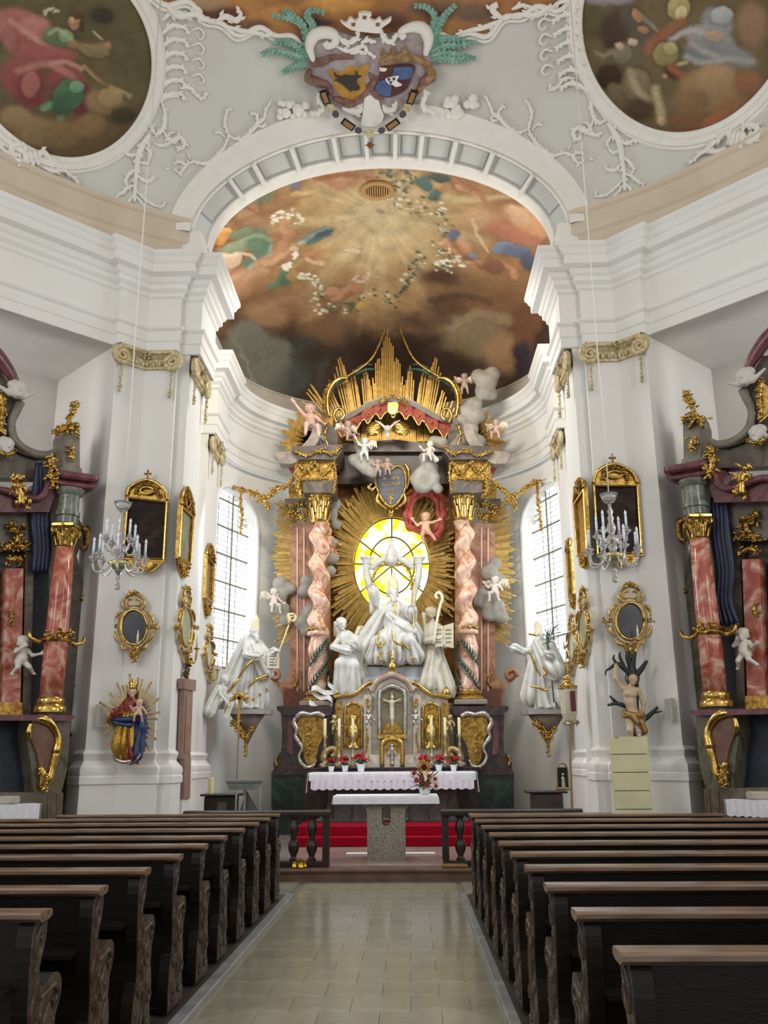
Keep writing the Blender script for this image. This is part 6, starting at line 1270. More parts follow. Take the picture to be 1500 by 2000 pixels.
# ================================================================ SIDE ALTARS
def onK(px,py,K): return onP(px,py,(AX,K,0),(-1,1,0))
def side_altar(s):
    nm='left' if s<0 else 'right'
    def f(px,py,K=19.9):
        p=onK(px,py,K-1.62)
        if s>0: p=np.array([2*AX-p[0],p[1],p[2]])
        return p
    n=V3(s,1,0)/math.sqrt(2)    # pointing into the chapel
    u=V3(s,-1,0)/math.sqrt(2)   # along the altar, away from the chancel
    t=E('side_altar',f(40,1600,20.6)*V3(1,1,0),'marble side altar with red columns and gilding in the %s chapel'%nm,'altar','marble side altars')
    def pl(name,poly,K,th,m,par=t,sm=False,label=None):
        P=[tuple(p) for p in (catmull(list(poly)+[poly[0]],4)[:-1] if sm else poly)]
        return obj(name,MB().prism(P,lambda a,b,d: f(a,b,K)+n*d,0,th),m,par,label=label)
    def tb(name,pts,K,r,m,par=t,flat=1.0):
        Q=catmull(pts,5) if len(pts)>2 else pts; mb=MB(); mb.tube([f(a,b,K) for a,b in Q],r,n=7,flat=flat); return obj(name,mb,m,par,smooth=1)
    def gl(name,pts,K,sz,m=GOLD2,dens=1.2,sd=1): return garland(name,[f(a,b,K) for a,b in pts],sz,m,t,5,nv=-n,dens=dens,seed=sd)
    # rear wall of the altar and gable
    pl('rear_panel',[(-260,1600),(-260,950),(130,960),(150,1005),(163,1030),(160,1060),(150,1085),(158,1120),(167,1170),(170,1200),(155,1240),(152,1290),(150,1340),(158,1370),(150,1395),(140,1420),(143,1450),(130,1490),(138,1530),(128,1545),(122,1600)],20.75,.25,BROWNM)
    for P in ([(160,1030),(172,1040),(170,1065),(158,1072)],[(160,1165),(174,1180),(172,1205),(160,1222)],[(150,1335),(163,1352),(158,1382),(148,1392)],[(140,1430),(150,1440),(146,1455)],[(130,1495),(142,1510),(138,1535)]): tb('edge_scroll',P,20.72,[.05,.09,.07,.03],GOLD if P[0][1]<1200 else mat('dull_gilt_brown','#7d6238','#5d4728',scale=8,rough=.45,metal=.4))
    gable=[(-200,930),(-200,715),(0,722),(18,748),(36,768),(42,780),(42,800),(34,806),(26,818),(24,838),(32,858),(48,874),(72,884),(98,884),(118,872),(128,858),(150,862),(152,935)]
    pl('gable',gable,20.55,.3,BROWNM)
    tb('gable_moulding',[(40,785),(30,806),(22,822),(22,842),(30,862),(48,878),(74,888),(100,887),(122,874)],20.5,.075,mat('grey_marble_moulding','#8a8274','#6f685b',scale=4,rough=.3))
    tb('gable_moulding',[(28,820),(12,832),(8,850),(18,868),(40,884),(76,896)],20.48,.03,DARKM)
    tb('gable_volute',[(-200,632),(-130,634),(-80,646),(-40,668),(-10,690),(15,722),(32,752)],20.35,[.15,.15,.15,.14,.12,.10,.07],PURPM)
    gl('gable_rays_edge',[(2,770),(6,800),(4,832)],20.4,.09,GOLD2,1.2,3)
    for k in range(16):
        y=766+k*5.5; mb=MB(); mb.bar(f(-40,810,20.42),f(8+random.uniform(-5,6),y,20.40),.035,.03,up=n); obj('gable_ray',mb,GOLD2,t)
    c=f(34,762,20.25); sobj('cherub_head',head((0,0,0),.13,0)+[C((-.10,.02,-.08),(-.32,.05,.03),.05,.02,.03),C((.10,.02,-.08),(.30,.05,.06),.05,.02,.03)],mat('white_grey_cherub','#c6c2ba',rough=.5),t,.016,Mloc(c,-s*PI/4*1))
    c=f(12,872,20.3); sobj('cherub_head',head((0,0,0),.12,0),mat('white_grey_cherub','#c6c2ba'),t,.016,Mloc(c,-s*PI/4)); gl('cherub_collar',[(-2,882),(12,888),(28,884)],20.25,.09,GOLD2,1.3,4)
    # entablature
    ent=[(-260,1000),(-260,962),(-60,968),(0,962),(38,972),(70,978),(86,968),(94,950),(100,928),(112,922),(190,934),(190,950),(182,958),(110,958),(104,975),(96,1000)]
    pl('cornice',ent,19.95,.9,PURPM)
    tb('cornice_edge',[(-60,962),(0,956),(38,968),(72,974),(88,962),(96,942),(108,922)],19.85,.055,PURPM); tb('cornice_edge',[(104,924),(150,930),(190,936)],19.8,.07,PURPM); tb('cornice_edge',[(106,942),(150,948),(182,951)],19.85,.05,PURPM)
    pl('frieze',[(-260,1075),(-260,1000),(96,1000),(88,1075)],20.3,.5,BROWNM)
    pl('dark_recess',[(46,1400),(50,1075),(96,1060),(92,1400)],20.55,.1,mat('dark_blue_recess','#1f2531','#2a3140',scale=3,rough=.5))
    gl('frieze_ornament',[(30,945),(40,960),(42,985)],19.8,.20,GOLD2,1.6,5); gl('frieze_ornament',[(22,1030),(36,1042),(34,1060)],20.2,.17,GOLD,1.4,6)
    gl('cornice_finial',[(98,895),(102,908),(98,925),(106,945)],19.75,.15,GOLD2,1.7,7)
    # pedestal block above the column with gilded crest
    pl('crest_pedestal',[(122,935),(124,850),(130,832),(140,824),(152,828),(156,845),(156,938)],20.05,.4,mat('grey_marble_moulding','#8a8274'))
    pl('crest_pedestal_foot',[(116,938),(118,912),(160,915),(160,940)],19.98,.5,mat('grey_marble_moulding','#8a8274'))
    gl('crest',[(112,842),(128,836),(142,838)],19.95,.17,GOLD2,1.8,8); gl('crest',[(132,832),(138,812),(146,795),(148,786)],19.98,.12,GOLD2,1.6,9); gl('rosette',[(136,878),(140,886),(138,896)],19.96,.14,GOLD2,1.7,10)
    # main column
    K=19.85; b=f(97,1392,K); top=f(121,1068,K); cx,cy=b[0],b[1]; zb=b[2]; zt=top[2]; sc_=1.0
    r=np.linalg.norm(f(122,1370,K)-f(72,1370,K))/2*.88
    obj('column_base',MB().lathe([(r*1.35,0),(r*1.38,.05),(r*1.3,.09),(r*1.12,.12),(r*1.18,.16),(r*1.12,.2),(r*1.02,.22)],(cx,cy,zb),24),GOLD2,t,smooth=40)
    sh=obj('column_shaft',MB().lathe([(r,0.2),(r*1.0,(zt-zb)*.33),(r*.93,(zt-zb)*.7),(r*.84,zt-zb)],(cx,cy,zb),28),REDM,t,smooth=1)
    capital('column_capital',(cx,cy,zt-.02),r*.88,f(121,1022,K)[2]-zt,GOLD2,t)
    zd=f(121,1022,K)[2]; zc=f(125,955,K)[2]
    obj('column_drum',MB().lathe([(r*.95,0),(r*.95,(zc-zd)*.2),(r*1.1,(zc-zd)*.22),(r*1.1,(zc-zd)*.34),(r*.95,(zc-zd)*.36),(r*.95,(zc-zd)*.8),(r*1.2,(zc-zd)*.86),(r*1.3,(zc-zd))],(cx,cy,zd),24),mat('grey_green_marble','#868a7e','#5f6358',scale=4,rough=.2,dist=1.5),t,smooth=40)
    zg=f(100,1248,K)[2]; mb=MB(); mb.lathe([(r*1.0,-.05),(r*1.08,0),(r*1.0,.05)],(cx,cy,zg),24); obj('shaft_band',mb,GOLD2,t,smooth=1)
    for k in range(5):
        a=math.atan2(-n[1],-n[0])+(k-2)*.75; d=V3(math.cos(a),math.sin(a),0); mb=MB(); p=V3(cx,cy,zg)+d*r*1.0
        if k in (0,4): mb.tube([p,p+d*.12+V3(0,0,-.06),p+d*.24+V3(0,0,-.02),p+d*.27+V3(0,0,.08)],[.03,.04,.035,.02],n=6)
        else: clump(mb,p+V3(0,0,.06),.15,6,random,d)
        o=obj('shaft_ornament',mb,GOLD2,t,smooth=1); o['kind']='stuff'
    # pilaster behind, to the inner side
    pl('pilaster_shaft',[(4,1372),(12,1110),(46,1110),(40,1372)],20.35,.2,REDM); pl('pilaster_base',[(-4,1400),(-4,1372),(44,1372),(44,1400)],20.3,.25,GOLD)
    gl('pilaster_capital',[(10,1068),(28,1064),(50,1068)],20.28,.15,GOLD2,1.6,12); gl('pilaster_capital',[(16,1095),(30,1090),(44,1095)],20.28,.13,GOLD2,1.5,13); gl('pilaster_drop',[(20,1195),(24,1206),(20,1216)],20.3,.10,GOLD2,1.4,14)
    pl('pilaster_side',[(44,1400),(50,1075),(66,1075),(60,1400)],20.4,.15,BROWNM)
    # pedestal under the column
    pl('pedestal_ledge',[(-260,1406),(-260,1394),(146,1397),(146,1402),(138,1408)],19.45,1.4,PURPM)
    pl('pedestal_wall',[(-260,1550),(-260,1404),(66,1404),(66,1550)],20.1,.6,mat('dark_blue_recess','#1f2531'))
    pl('pedestal_body',[(56,1404),(52,1440),(60,1490),(66,1548),(120,1548),(132,1500),(138,1408)],19.62,1.1,mat('olive_grey_marble','#5d5846','#47432f',scale=3,rough=.3,dist=2,c3='#6b6552'))
    pl('pedestal_foot',[(-260,1625),(-260,1546),(124,1548),(120,1625)],19.52,1.2,BROWNM)
    for x in (92,110): pl('foot_rib',[(x,1620),(x+2,1550),(x+6,1550),(x+4,1620)],19.5,.03,mat('dull_gilt_brown','#7d6238'))
    ca=pl('cartouche',[(62,1410),(84,1412),(104,1424),(112,1450),(104,1490),(96,1520),(88,1534),(80,1510),(72,1470),(60,1440)],19.55,.06,mat('brown_red_cartouche','#7a5645','#63422f',scale=5,rough=.3),sm=True)
    for P,r_ in (([(62,1408),(80,1404),(100,1414),(114,1440),(110,1470)],[.04,.075,.05,.07]),([(110,1470),(102,1500),(96,1522),(86,1540)],[.06,.05,.06,.03]),([(78,1498),(84,1516),(82,1536),(92,1528)],[.04,.06,.05,.02]),([(60,1412),(56,1430),(62,1446)],[.03,.05,.02])): 
        tb('gilt_border',P,19.52,r_,GOLD2,ca)
    gl('cartouche_leaf',[(84,1510),(88,1524),(82,1540)],19.5,.10,GOLD2,1.5,15)
    # putto on the pilaster foot
    c=f(38,1326,20.1); sobj('putto',putto(.62,la=((-.2,-.1,.62),(-.08,-.2,.72)),ra=((.22,-.08,.56),(.36,-.16,.6)),ll=((-.12,-.14,.26),(-.2,.02,.10)),rl=((.14,-.16,.28),(.3,-.05,.14))),mat('white_putto','#d5d0c6',rough=.45),t,.016,Mloc(c,-s*PI/4))
    # dark picture field of the altar and blue curtain
    pl('altarpiece',[(-230,1390),(-230,1090),(-60,1060),(-24,1090),(-24,1390)],20.5,.06,mat('dark_altarpiece','#2e2a26','#4b3f33',scale=3,rough=.4,c3='#3a2a22'))
    tb('altarpiece_frame',[(-20,1392),(-20,1240),(-20,1092)],20.45,.06,GOLD2)
    CURT=mat('navy_curtain_paint','#141b33','#1d2747',scale=5,rough=.45)
    for k in range(4):
        x=62+k*8; P_=[(x+14,990),(x+12,1060),(x+4,1130),(x+8,1190),(x-8+k*3,1236)] if s>0 else [(x+12,905),(x+10,960),(x+4,1010),(x+8,1070),(x+4,1120)]
        tb('curtain_fold',P_,20.2,[.05,.09,.08,.07,.04],CURT,flat=.8)
    if s>0: gl('curtain_fringe',[(56,1238),(72,1244),(88,1240)],20.15,.06,GOLD,1.4,16)
    # altar table and cloth
    mt=E('side_altar_table',f(0,1610,19.4)*V3(1,1,0),'dark table of the %s side altar under a white cloth'%nm,'altar table','side altar tables')
    def tk(name,poly,K,th,m,par): return obj(name,MB().prism(poly,lambda a,b,d: f(a,b,K)+n*d,0,th),m,par)
    zt_=f(40,1572,19.3)[2]; 
    def bxx(name,u0,u1,d0,d1,z0,z1,m,par):
        o=f(74,1600,19.25)*V3(1,1,0); q=[o+u*a+n*b for a,b in ((u0,d0),(u1,d0),(u1,d1),(u0,d1))]; return obj(name,MB().prism([(p[0],p[1]) for p in q],lambda a,b,d:(a,b,d),z0,z1),m,par)
    bxx('table_body',.15,1.75,.05,.26,.0,zt_-.05,DARKM,mt); bxx('table_top',.02,1.85,.0,.30,zt_-.05,zt_,DARKM,mt)
    tc=E('side_altar_cloth',f(0,1572,19.3),'white lace edged cloth on the %s side altar table'%nm,'cloth','side altar cloths')
    bxx('linen',.0,1.87,-.02,.30,zt_+.002,zt_+.012,CLOTH,tc)
    mb=MB(); o=f(74,1600,19.25)*V3(1,1,0); mb.grid(np.array([[o+u*a+n*(-.03+.01*math.sin(i*1.7))+V3(0,0,zt_+.01-.2*k-(.02*abs(math.sin(i*.8)) if k==1 else 0)) for k in (0,.5,1)] for i,a in enumerate(np.linspace(0,1.86,70))])); obj('front_drop',mb,CLOTH,tc,smooth=1)
    mb=MB(); mb.grid(np.array([[o+u*(-.02+.01*math.sin(i*1.7))+n*a+V3(0,0,zt_+.01-.2*k) for k in (0,.5,1)] for i,a in enumerate(np.linspace(-.03,.3,12))])); obj('side_drop',mb,CLOTH,tc,smooth=1)
    bx0=f(14,1556,19.42); tag(obj('altar_shelf',MB().bbox(bx0[0]-.14,bx0[0]+.14,bx0[1]-.10,bx0[1]+.10,zt_+.013,zt_+.12,.02),mat('pale_stone','#b7b0a2',rough=.5)),'pale stone block standing at the back of the %s side altar table'%nm,'block','stone blocks on side altars')
side_altar(-1); side_altar(1)
# ================================================================ CHANDELIERS
def chandelier(px,label):
    Y=11.8; c=onY(px[0],px[1],Y); ps=Y/1880
    t=E('crystal_chandelier',(c[0],c[1],c[2]),label,'chandelier','crystal chandeliers'); x,y,z=c
    top=float(dome_z(x,y)); zc=z+.85
    obj('suspension_cord',MB().tube([(x,y,zc),(x+.01,y,zc+1.2),(x-.005,y,zc+2.4),(x,y,top)],.009,n=6),mat('white_cord','#e8e6e0',rough=.7),t,smooth=1)
    obj('glass_cup',MB().lathe([(.03,.72),(.07,.75),(.10,.80),(.125,.86),(.12,.86),(.09,.80),(.05,.76)],c,16),GLASSC,t,smooth=1)
    obj('stem',MB().lathe([(.02,-.16),(.05,-.10),(.10,-.04),(.12,.0),(.10,.03),(.05,.05),(.06,.12),(.085,.18),(.10,.22),(.06,.27),(.035,.30),(.06,.34),(.055,.42),(.03,.47),(.045,.52),(.025,.56),(.04,.61),(.02,.66),(.03,.72)],c,14),GLASSC,t,smooth=1)
    obj('gilt_bowl',MB().lathe([(.02,-.08),(.11,-.05),(.15,.0),(.13,.02),(.02,.02)],c,16),mat('gilt_glass','#cfc48a',rough=.2,metal=.5),t,smooth=1)
    for zz,r in ((-.20,.035),(-.27,.028),(-.33,.045)): obj('drop',MB().sphere(c+V3(0,0,zz),r,10,7),GLASSC,t,smooth=1)
    BULB=mat('candle_sleeve','#dfe6f5',rough=.35); FL=mat('clear_bulb','#f1f4fa',rough=.1)
    for k in range(12):
        lo=k<8; a=2*PI*(k+.3)/8 if lo else 2*PI*(k-8+.55)/4; R=.34 if lo else .22; zb=.06 if lo else .30; d=V3(math.cos(a),math.sin(a),0)
        ar=obj('arm',MB().tube(catmull([c+d*.08+V3(0,0,.02 if lo else .2),c+d*R*.55+V3(0,0,-.12 if lo else .14),c+d*R*.9+V3(0,0,-.12 if lo else .16),c+d*R+V3(0,0,zb-.06)],5),.013,n=7),GLASSC,t,smooth=1)
        p=c+d*R; obj('drip_pan',MB().lathe([(.02,-.05),(.03,-.02),(.06,.0),(.065,.012),(.03,.01),(.035,.05),(.022,.06)],p+V3(0,0,zb),12),GLASSC,ar,smooth=1)
        obj('candle_sleeve',MB().lathe([(.017,.05),(.017,.22)],p+V3(0,0,zb),10),BULB,ar,smooth=1); obj('bulb',MB().lathe([(.012,.22),(.019,.245),(.015,.27),(.0,.295)],p+V3(0,0,zb),8),FL,ar,smooth=1)
        obj('prism_drop',MB().lathe([(.0,-.14),(.014,-.11),(.004,-.05)],p+V3(0,0,zb),6),GLASSC,ar)
    return t
chandelier((232,1100),'crystal candle chandelier hanging before the left pier painting'); chandelier((1198,1085),'crystal candle chandelier hanging before the right pier painting')
# ================================================================ PICTURES ON THE PIERS
PIC=mat('dark_oil_painting','#1d1917','#41362b',scale=2.6,rough=.6,spec=.15,c3='#2a221d',dist=1.2,detail=5)
def picture(mapf,q,ped,apr,label,cross=True,canvas=PIC,th=V3(0,.06,0),rail=5,grp='gilt framed paintings on the piers'):
    """q: four outer corners tl,tr,br,bl in px; ped/apr: outlines of crest and apron"""
    c=mapf(*((np.array(q[2])+np.array(q[3]))/2)); t=E('framed_painting',c,label,'painting',grp)
    Q=np.array(q,float); ce=Q.mean(0); inn=ce+(Q-ce)*np.array([[1-2.2*rail/np.ptp(Q[:,0]),1-2.2*rail/np.ptp(Q[:,1])]])
    def pr(nm,P,d0,d1,m,par=t): return obj(nm,MB().prism([tuple(p) for p in P],lambda a,b,d: mapf(a,b)+th*d,d0,d1),m,par)
    pr('canvas',ce+(Q-ce)*.97,.3,.6,canvas)
    for i in range(4): pr('frame_rail',[Q[i],Q[(i+1)%4],inn[(i+1)%4],inn[i]],-.4,.8,GOLD)
    for i in range(4): 
        a,b=mapf(*(ce+(Q[i]-ce)*.93))-th*.5,mapf(*(ce+(Q[(i+1)%4]-ce)*.93))-th*.5; obj('frame_bead',MB().tube([a,b],.018,n=6),GOLD2,t)
    p=pr('crest',[tuple(x) for x in catmull(list(ped),3)],0,.7,GOLD); P=np.array(ped)
    mb=MB(); mb.tube([mapf(*x)-th*.4 for x in catmull(ped,4)],.03,n=6); obj('crest_moulding',mb,GOLD2,p,smooth=1)
    garland('crest_carving',[mapf(*(P.mean(0)+(x-P.mean(0))*.55))-th*.3 for x in P],.08,GOLD,p,5,nv=-nrm(th),dens=1.3,seed=3); cc=P.mean(0)
    obj('crest_medallion',MB().tube([mapf(cc[0]+math.cos(a)*np.ptp(P[:,0])*.16,cc[1]+3+math.sin(a)*np.ptp(P[:,1])*.17)-th*.6 for a in np.linspace(0,2*PI,25)],.022,n=6),GOLD2,p,smooth=1)
    if cross:
        tp=P[P[:,1].argmin()]; b=mapf(tp[0],tp[1]+2); obj('cross',MB().tube([b,b+V3(0,0,.2)],.018,n=6).tube([b+V3(-.06,0,.13),b+V3(.06,0,.13)],.018,n=6),GOLD,t)
    a_=pr('apron',[tuple(x) for x in catmull(list(apr),3)],0,.7,GOLD); P=np.array(apr); garland('apron_carving',[mapf(*(P.mean(0)+(x-P.mean(0))*.6))-th*.3 for x in P],.07,GOLD2,a_,5,nv=-nrm(th),dens=1.2,seed=4)
    return t
fY=lambda Y:(lambda a,b: onY(a,b,Y))
picture(fY(14.10),[(248,968),(329,978),(322,1098),(238,1092)],[(248,970),(252,956),(268,944),(288,938),(308,945),(324,962),(328,978)],[(250,1094),(262,1108),(284,1118),(304,1112),(318,1098)],'large dark painting with gilded arched crest behind the left chandelier')
picture(fY(14.10),[(1157,945),(1247,945),(1256,1086),(1165,1088)],[(1158,946),(1164,925),(1180,912),(1197,907),(1216,912),(1236,926),(1246,946)],[(1176,1088),(1190,1102),(1212,1108),(1236,1100),(1246,1087)],'large dark painting with gilded arched crest behind the right chandelier')
GREYP=mat('greenish_faded_painting','#8b8c74','#6d6d58',scale=4,rough=.5); 
for s,nm,q,ped,apr,h in ((-1,'left',[(352,985),(377,1008),(371,1106),(346,1090)],[(352,986),(354,968),(364,952),(374,980),(377,1008)],[(347,1090),(350,1112),(358,1130),(366,1124),(371,1106)],3.36),(1,'right',[(1122,983),(1143,950),(1150,1080),(1130,1090)],[(1123,982),(1126,955),(1132,936),(1140,938),(1143,952)],[(1131,1090),(1136,1105),(1143,1112),(1148,1098),(1149,1080)],3.36),
  (-1,'left',[(402,1082),(418,1102),(414,1180),(398,1168)],[(402,1082),(405,1070),(410,1062),(415,1078),(418,1100)],[(398,1168),(400,1190),(404,1208),(410,1198),(414,1180)],3.88),(1,'right',[(1107,1078),(1116,1066),(1123,1160),(1113,1172)],[(1107,1078),(1109,1062),(1112,1052),(1115,1056),(1116,1066)],[(1113,1172),(1117,1186),(1120,1190),(1122,1176),(1123,1160)],3.88)):
    mp=lambda a,b,s=s,h=h: onP(a,b,(AX+s*(h-.035),0,0),(1,0,0))
    picture(mp,q,ped,apr,('small gilded painting on the chancel side of the %s pier'%nm) if h<3.6 else 'narrow gilded painting on the rear %s pilaster near the window'%nm,False,GREYP if (s<0 and h<3.6) else GOLD,V3(s*.05,0,0),3)
# oval apostle frames with candle
def oval_frame(cx,cy,rx,ry,mapf,n,label,k=1.0,glass=None,grp='oval rococo candle frames'):
    n=np.array(n,float); t=E('oval_candle_frame',mapf(cx,cy+ry*1.9),label,'wall sconce',grp)
    out=[(0,-2.45),(.45,-2.35),(.85,-2.0),(.95,-1.6),(.75,-1.25),(1.15,-1.15),(1.55,-.7),(1.6,-.25),(1.95,0),(1.6,.28),(1.5,.75),(1.15,1.15),(1.0,1.5),(.6,1.7),(.3,2.2),(0,2.3)]
    out=out+[(-x,y) for x,y in out[::-1][1:-1]]; P=[(cx+x*rx,cy+y*ry*.86) for x,y in out]
    M=lambda a,b,d=0: mapf(a,b)+n*d
    obj('backing',MB().prism([tuple(p) for p in catmull(P+[P[0]],3)[:-1]],lambda a,b,d: M(a,b,d),0,.05),mat('cream_frame_wood','#d8cdb6','#c4b595',scale=7,rough=.5),t)
    el=lambda k_,d,m=33:[M(cx+math.cos(a)*rx*k_,cy+math.sin(a)*ry*k_,d) for a in np.linspace(0,2*PI,m)]
    obj('portrait',MB().add(el(1.0,.055)[:-1],[tuple(range(32))]),glass or mat('dark_portrait_glass','#3b4148','#23272c',scale=3,rough=.3,spec=.3),t)
    obj('gilt_ring',MB().tube(el(1.06,.06),.024*k,n=8),GOLD2,t,smooth=1); obj('outer_ring',MB().tube(el(1.32,.05),.011*k,n=6),GOLD,t,smooth=1)
    def scr(pts,r,m=GOLD2,nm_='gilt_scroll'): mb=MB(); mb.tube([M(cx+x*rx,cy+y*ry*.86,.07) for x,y in catmull(pts,4)],[r*.3,r*.62,r*.5,r*.25],n=6); obj(nm_,mb,m,t,smooth=1)
    for sg in (-1,1):
        for pts,r in (([(.0,-2.35),(.4,-2.3),(.7,-2.0)],.05),([(.85,-1.95),(.9,-1.6),(.65,-1.3),(.4,-1.4)],.035),([(.15,-1.95),(.5,-1.95),(.55,-1.6),(.2,-1.5)],.025),([(1.1,-1.1),(1.5,-.7),(1.55,-.3)],.04),([(1.55,.3),(1.45,.75),(1.1,1.1)],.04),([(1.0,1.2),(.9,1.5),(.5,1.6),(.3,2.1)],.04)): scr([(sg*x,y) for x,y in pts],r*k)
        garland('side_clasp',[M(cx+sg*rx*1.5,cy,.06),M(cx+sg*rx*1.9,cy,.06)],.075*k,GOLD2,t,6,nv=n,seed=3)
    garland('crest',[M(cx-rx*.3,cy-ry*2.05,.06),M(cx,cy-ry*2.2,.06),M(cx+rx*.3,cy-ry*2.05,.06)],.08*k,GOLD2,t,6,nv=n,seed=4); garland('foot_clasp',[M(cx,cy+ry*1.5,.08),M(cx,cy+ry*1.95,.06)],.10*k,GOLD2,t,6,nv=n,dens=1.4,seed=5)
    b=M(cx+rx*.45,cy+ry*1.25,.2); ar=obj('candle_arm',MB().tube(catmull([M(cx,cy+ry*1.75,.06),M(cx+rx*.2,cy+ry*1.9,.18),b+V3(0,0,-.05),b],5),.018,n=6),GOLD2,t,smooth=1)
    obj('drip_pan',MB().lathe([(.015,0),(.05,.02),(.055,.035),(.02,.03)],b,12),GOLD2,ar,smooth=1); obj('candle',MB().lathe([(.016,.03),(.016,.2),(.005,.21),(.012,.23),(.0,.27)],b,10),mat('ivory_candle','#ece2d0',rough=.5),ar,smooth=1)
    return t
PORT=mat('dark_portrait_paint','#20232b','#3d3d42',scale=5,rough=.3)
oval_frame(264,1226,24,32,fY(14.20),(0,-1,0),'oval gilded mirror frame with candle above the madonna statue')
oval_frame(1229,1214,26,34,fY(14.20),(0,-1,0),'oval gilded portrait frame with candle above the tree bound figure',1.05,PORT)
for s,nm,cx,cy,rx,ry,h in ((-1,'left',357,1225,10,36,3.36),(1,'right',1146,1228,8,36,3.36),(-1,'left',404,1278,6,26,3.88),(1,'right',1122,1262,6,28,3.88)):
    oval_frame(cx,cy,rx,ry,lambda a,b,s=s,h=h: onP(a,b,(AX+s*h,0,0),(1,0,0)),(-s,0,0),('oval gilded candle sconce on the chancel side of the %s pier'%nm) if h<3.6 else 'small gilded candle sconce on the rear %s chancel pilaster'%nm,1.0,mat('pale_green_glass','#a9b096','#8f987e',scale=3,rough=.2))
# loudspeakers
SPK=mat('cream_speaker_cabinet','#d3cec4',rough=.6); SPG=mat('speaker_grille','#b7b3aa','#a5a199',scale=90,rough=.8)
for (x,y),nm in (((193,1398),'left'),((1311,1386),'right')):
    s=-1 if nm=='left' else 1; p=onP(x,y,(AX,18.28,0),(s,1,0)) if s>0 else onP(x,y,(AX,18.28,0),(-1,1,0)); n=V3(-s,-1,0)/math.sqrt(2); u=V3(1,-s,0)/math.sqrt(2)
    t=E('column_loudspeaker',p-V3(0,0,.17),'slim cream loudspeaker mounted on the %s pier edge'%nm,'loudspeaker','column loudspeakers')
    def ob(nm_,w,d0,d1,z0,z1,m): q=[p+u*a+n*b for a,b in ((-w,d0),(w,d0),(w,d1),(-w,d1))]; obj(nm_,MB().prism([(a[0],a[1]) for a in q],lambda a,b,d:(a,b,p[2]+d),z0,z1),m,t)
    ob('cabinet',.055,-.02,.09,-.17,.17,SPK); ob('grille',.045,.09,.096,-.155,.155,SPG); ob('bracket',.02,-.06,-.02,-.05,.05,SPK)
# beige slatted board before the right pier
Yb=13.3; BG=mat('beige_green_board','#d3cda6','#c8c29a',scale=3,rough=.6)
tl,tr,br,bl=[onY(x,y,Yb) for x,y in ((1190,1440),(1263,1434),(1279,1600),(1203,1602))]
bd=E('notice_board',((bl[0]+br[0])/2,Yb,0),'tall pale green beige panelled board standing before the right pier','board'); N=8; z0=0.0; zt=(tl[2]+tr[2])/2
for k in range(N):
    za=z0+(zt-z0)*k/N; zb=z0+(zt-z0)*(k+1)/N-.012; f=lambda z:(bl[0]+(tl[0]-bl[0])*(z-bl[2])/(tl[2]-bl[2]),br[0]+(tr[0]-br[0])*(z-br[2])/(tr[2]-br[2]))
    a0,a1=f(za); b0,b1=f(zb); mb=MB(); mb.prism([(a0,za),(a1,za),(b1,zb),(b0,zb)],lambda u,v,d:(u,Yb+d,v),0,.03); obj('board_strip',mb,BG,bd)
a0,a1=f(0); b0,b1=f(zt); obj('back_frame',MB().prism([(a0+.02,0),(a1-.02,0),(b1-.02,zt-.02),(b0+.02,zt-.02)],lambda u,v,d:(u,Yb+.03+d,v),0,.03),mat('board_back_olive','#8d8766',rough=.7),bd)  # back frame in a darker olive than the strips
for x in (.2,.8): p=tl+(tr-tl)*x; obj('clip',MB().bbox(p[0]-.02,p[0]+.02,Yb-.01,Yb+.04,p[2]-.02,p[2]+.02,.005),SILVER,bd)
# ================================================================ STATUARY
def gtube(name,pts,r,m,par,n=6,flat=1.0): mb=MB(); mb.tube(catmull(pts,5) if len(pts)>2 else pts,r,n=n,flat=flat); return obj(name,mb,m,par,smooth=1)
def loc_tube(M,pts): M=np.array(M); return [M[:3,:3]@V3(*p)+M[:3,3] for p in pts]
def bracket(t,c,w,d,drop,par=None):
    c=V3(*c); obj('shelf',MB().prism([(-w,-.0),(-w*.8,-d*.8),(-w*.3,-d),(w*.3,-d),(w*.8,-d*.8),(w,0),(w,d*.8),(-w,d*.8)],lambda a,b,z:(c[0]+a,c[1]+b,c[2]+z),-.10,0),mat('grey_bracket_stone','#a39d98','#8b8580',scale=4,rough=.4),t)
    obj('console',MB().lathe([(.03,-drop*.75),(.10,-drop*.6),(w*.45,-drop*.35),(w*.75,-.10)],c,14,1,d/w),mat('brown_console','#8d7b6c','#75645a',scale=4,rough=.4),t,smooth=1)
    garland('console_foliage',[c+V3(-w*.55,-d*.5,-drop*.28),c+V3(-w*.2,-d*.5,-drop*.45),c+V3(0,-d*.45,-drop*.6),c+V3(w*.25,-d*.5,-drop*.45)],.13,GOLD2,t,6,dens=2.0,seed=31)
    garland('console_pendant',[c+V3(0,-d*.2,-drop*.6),c+V3(0,-d*.1,-drop*.8),c+V3(0,-.05,-drop)],.07,GOLD2,t,5,dens=1.5,seed=32)
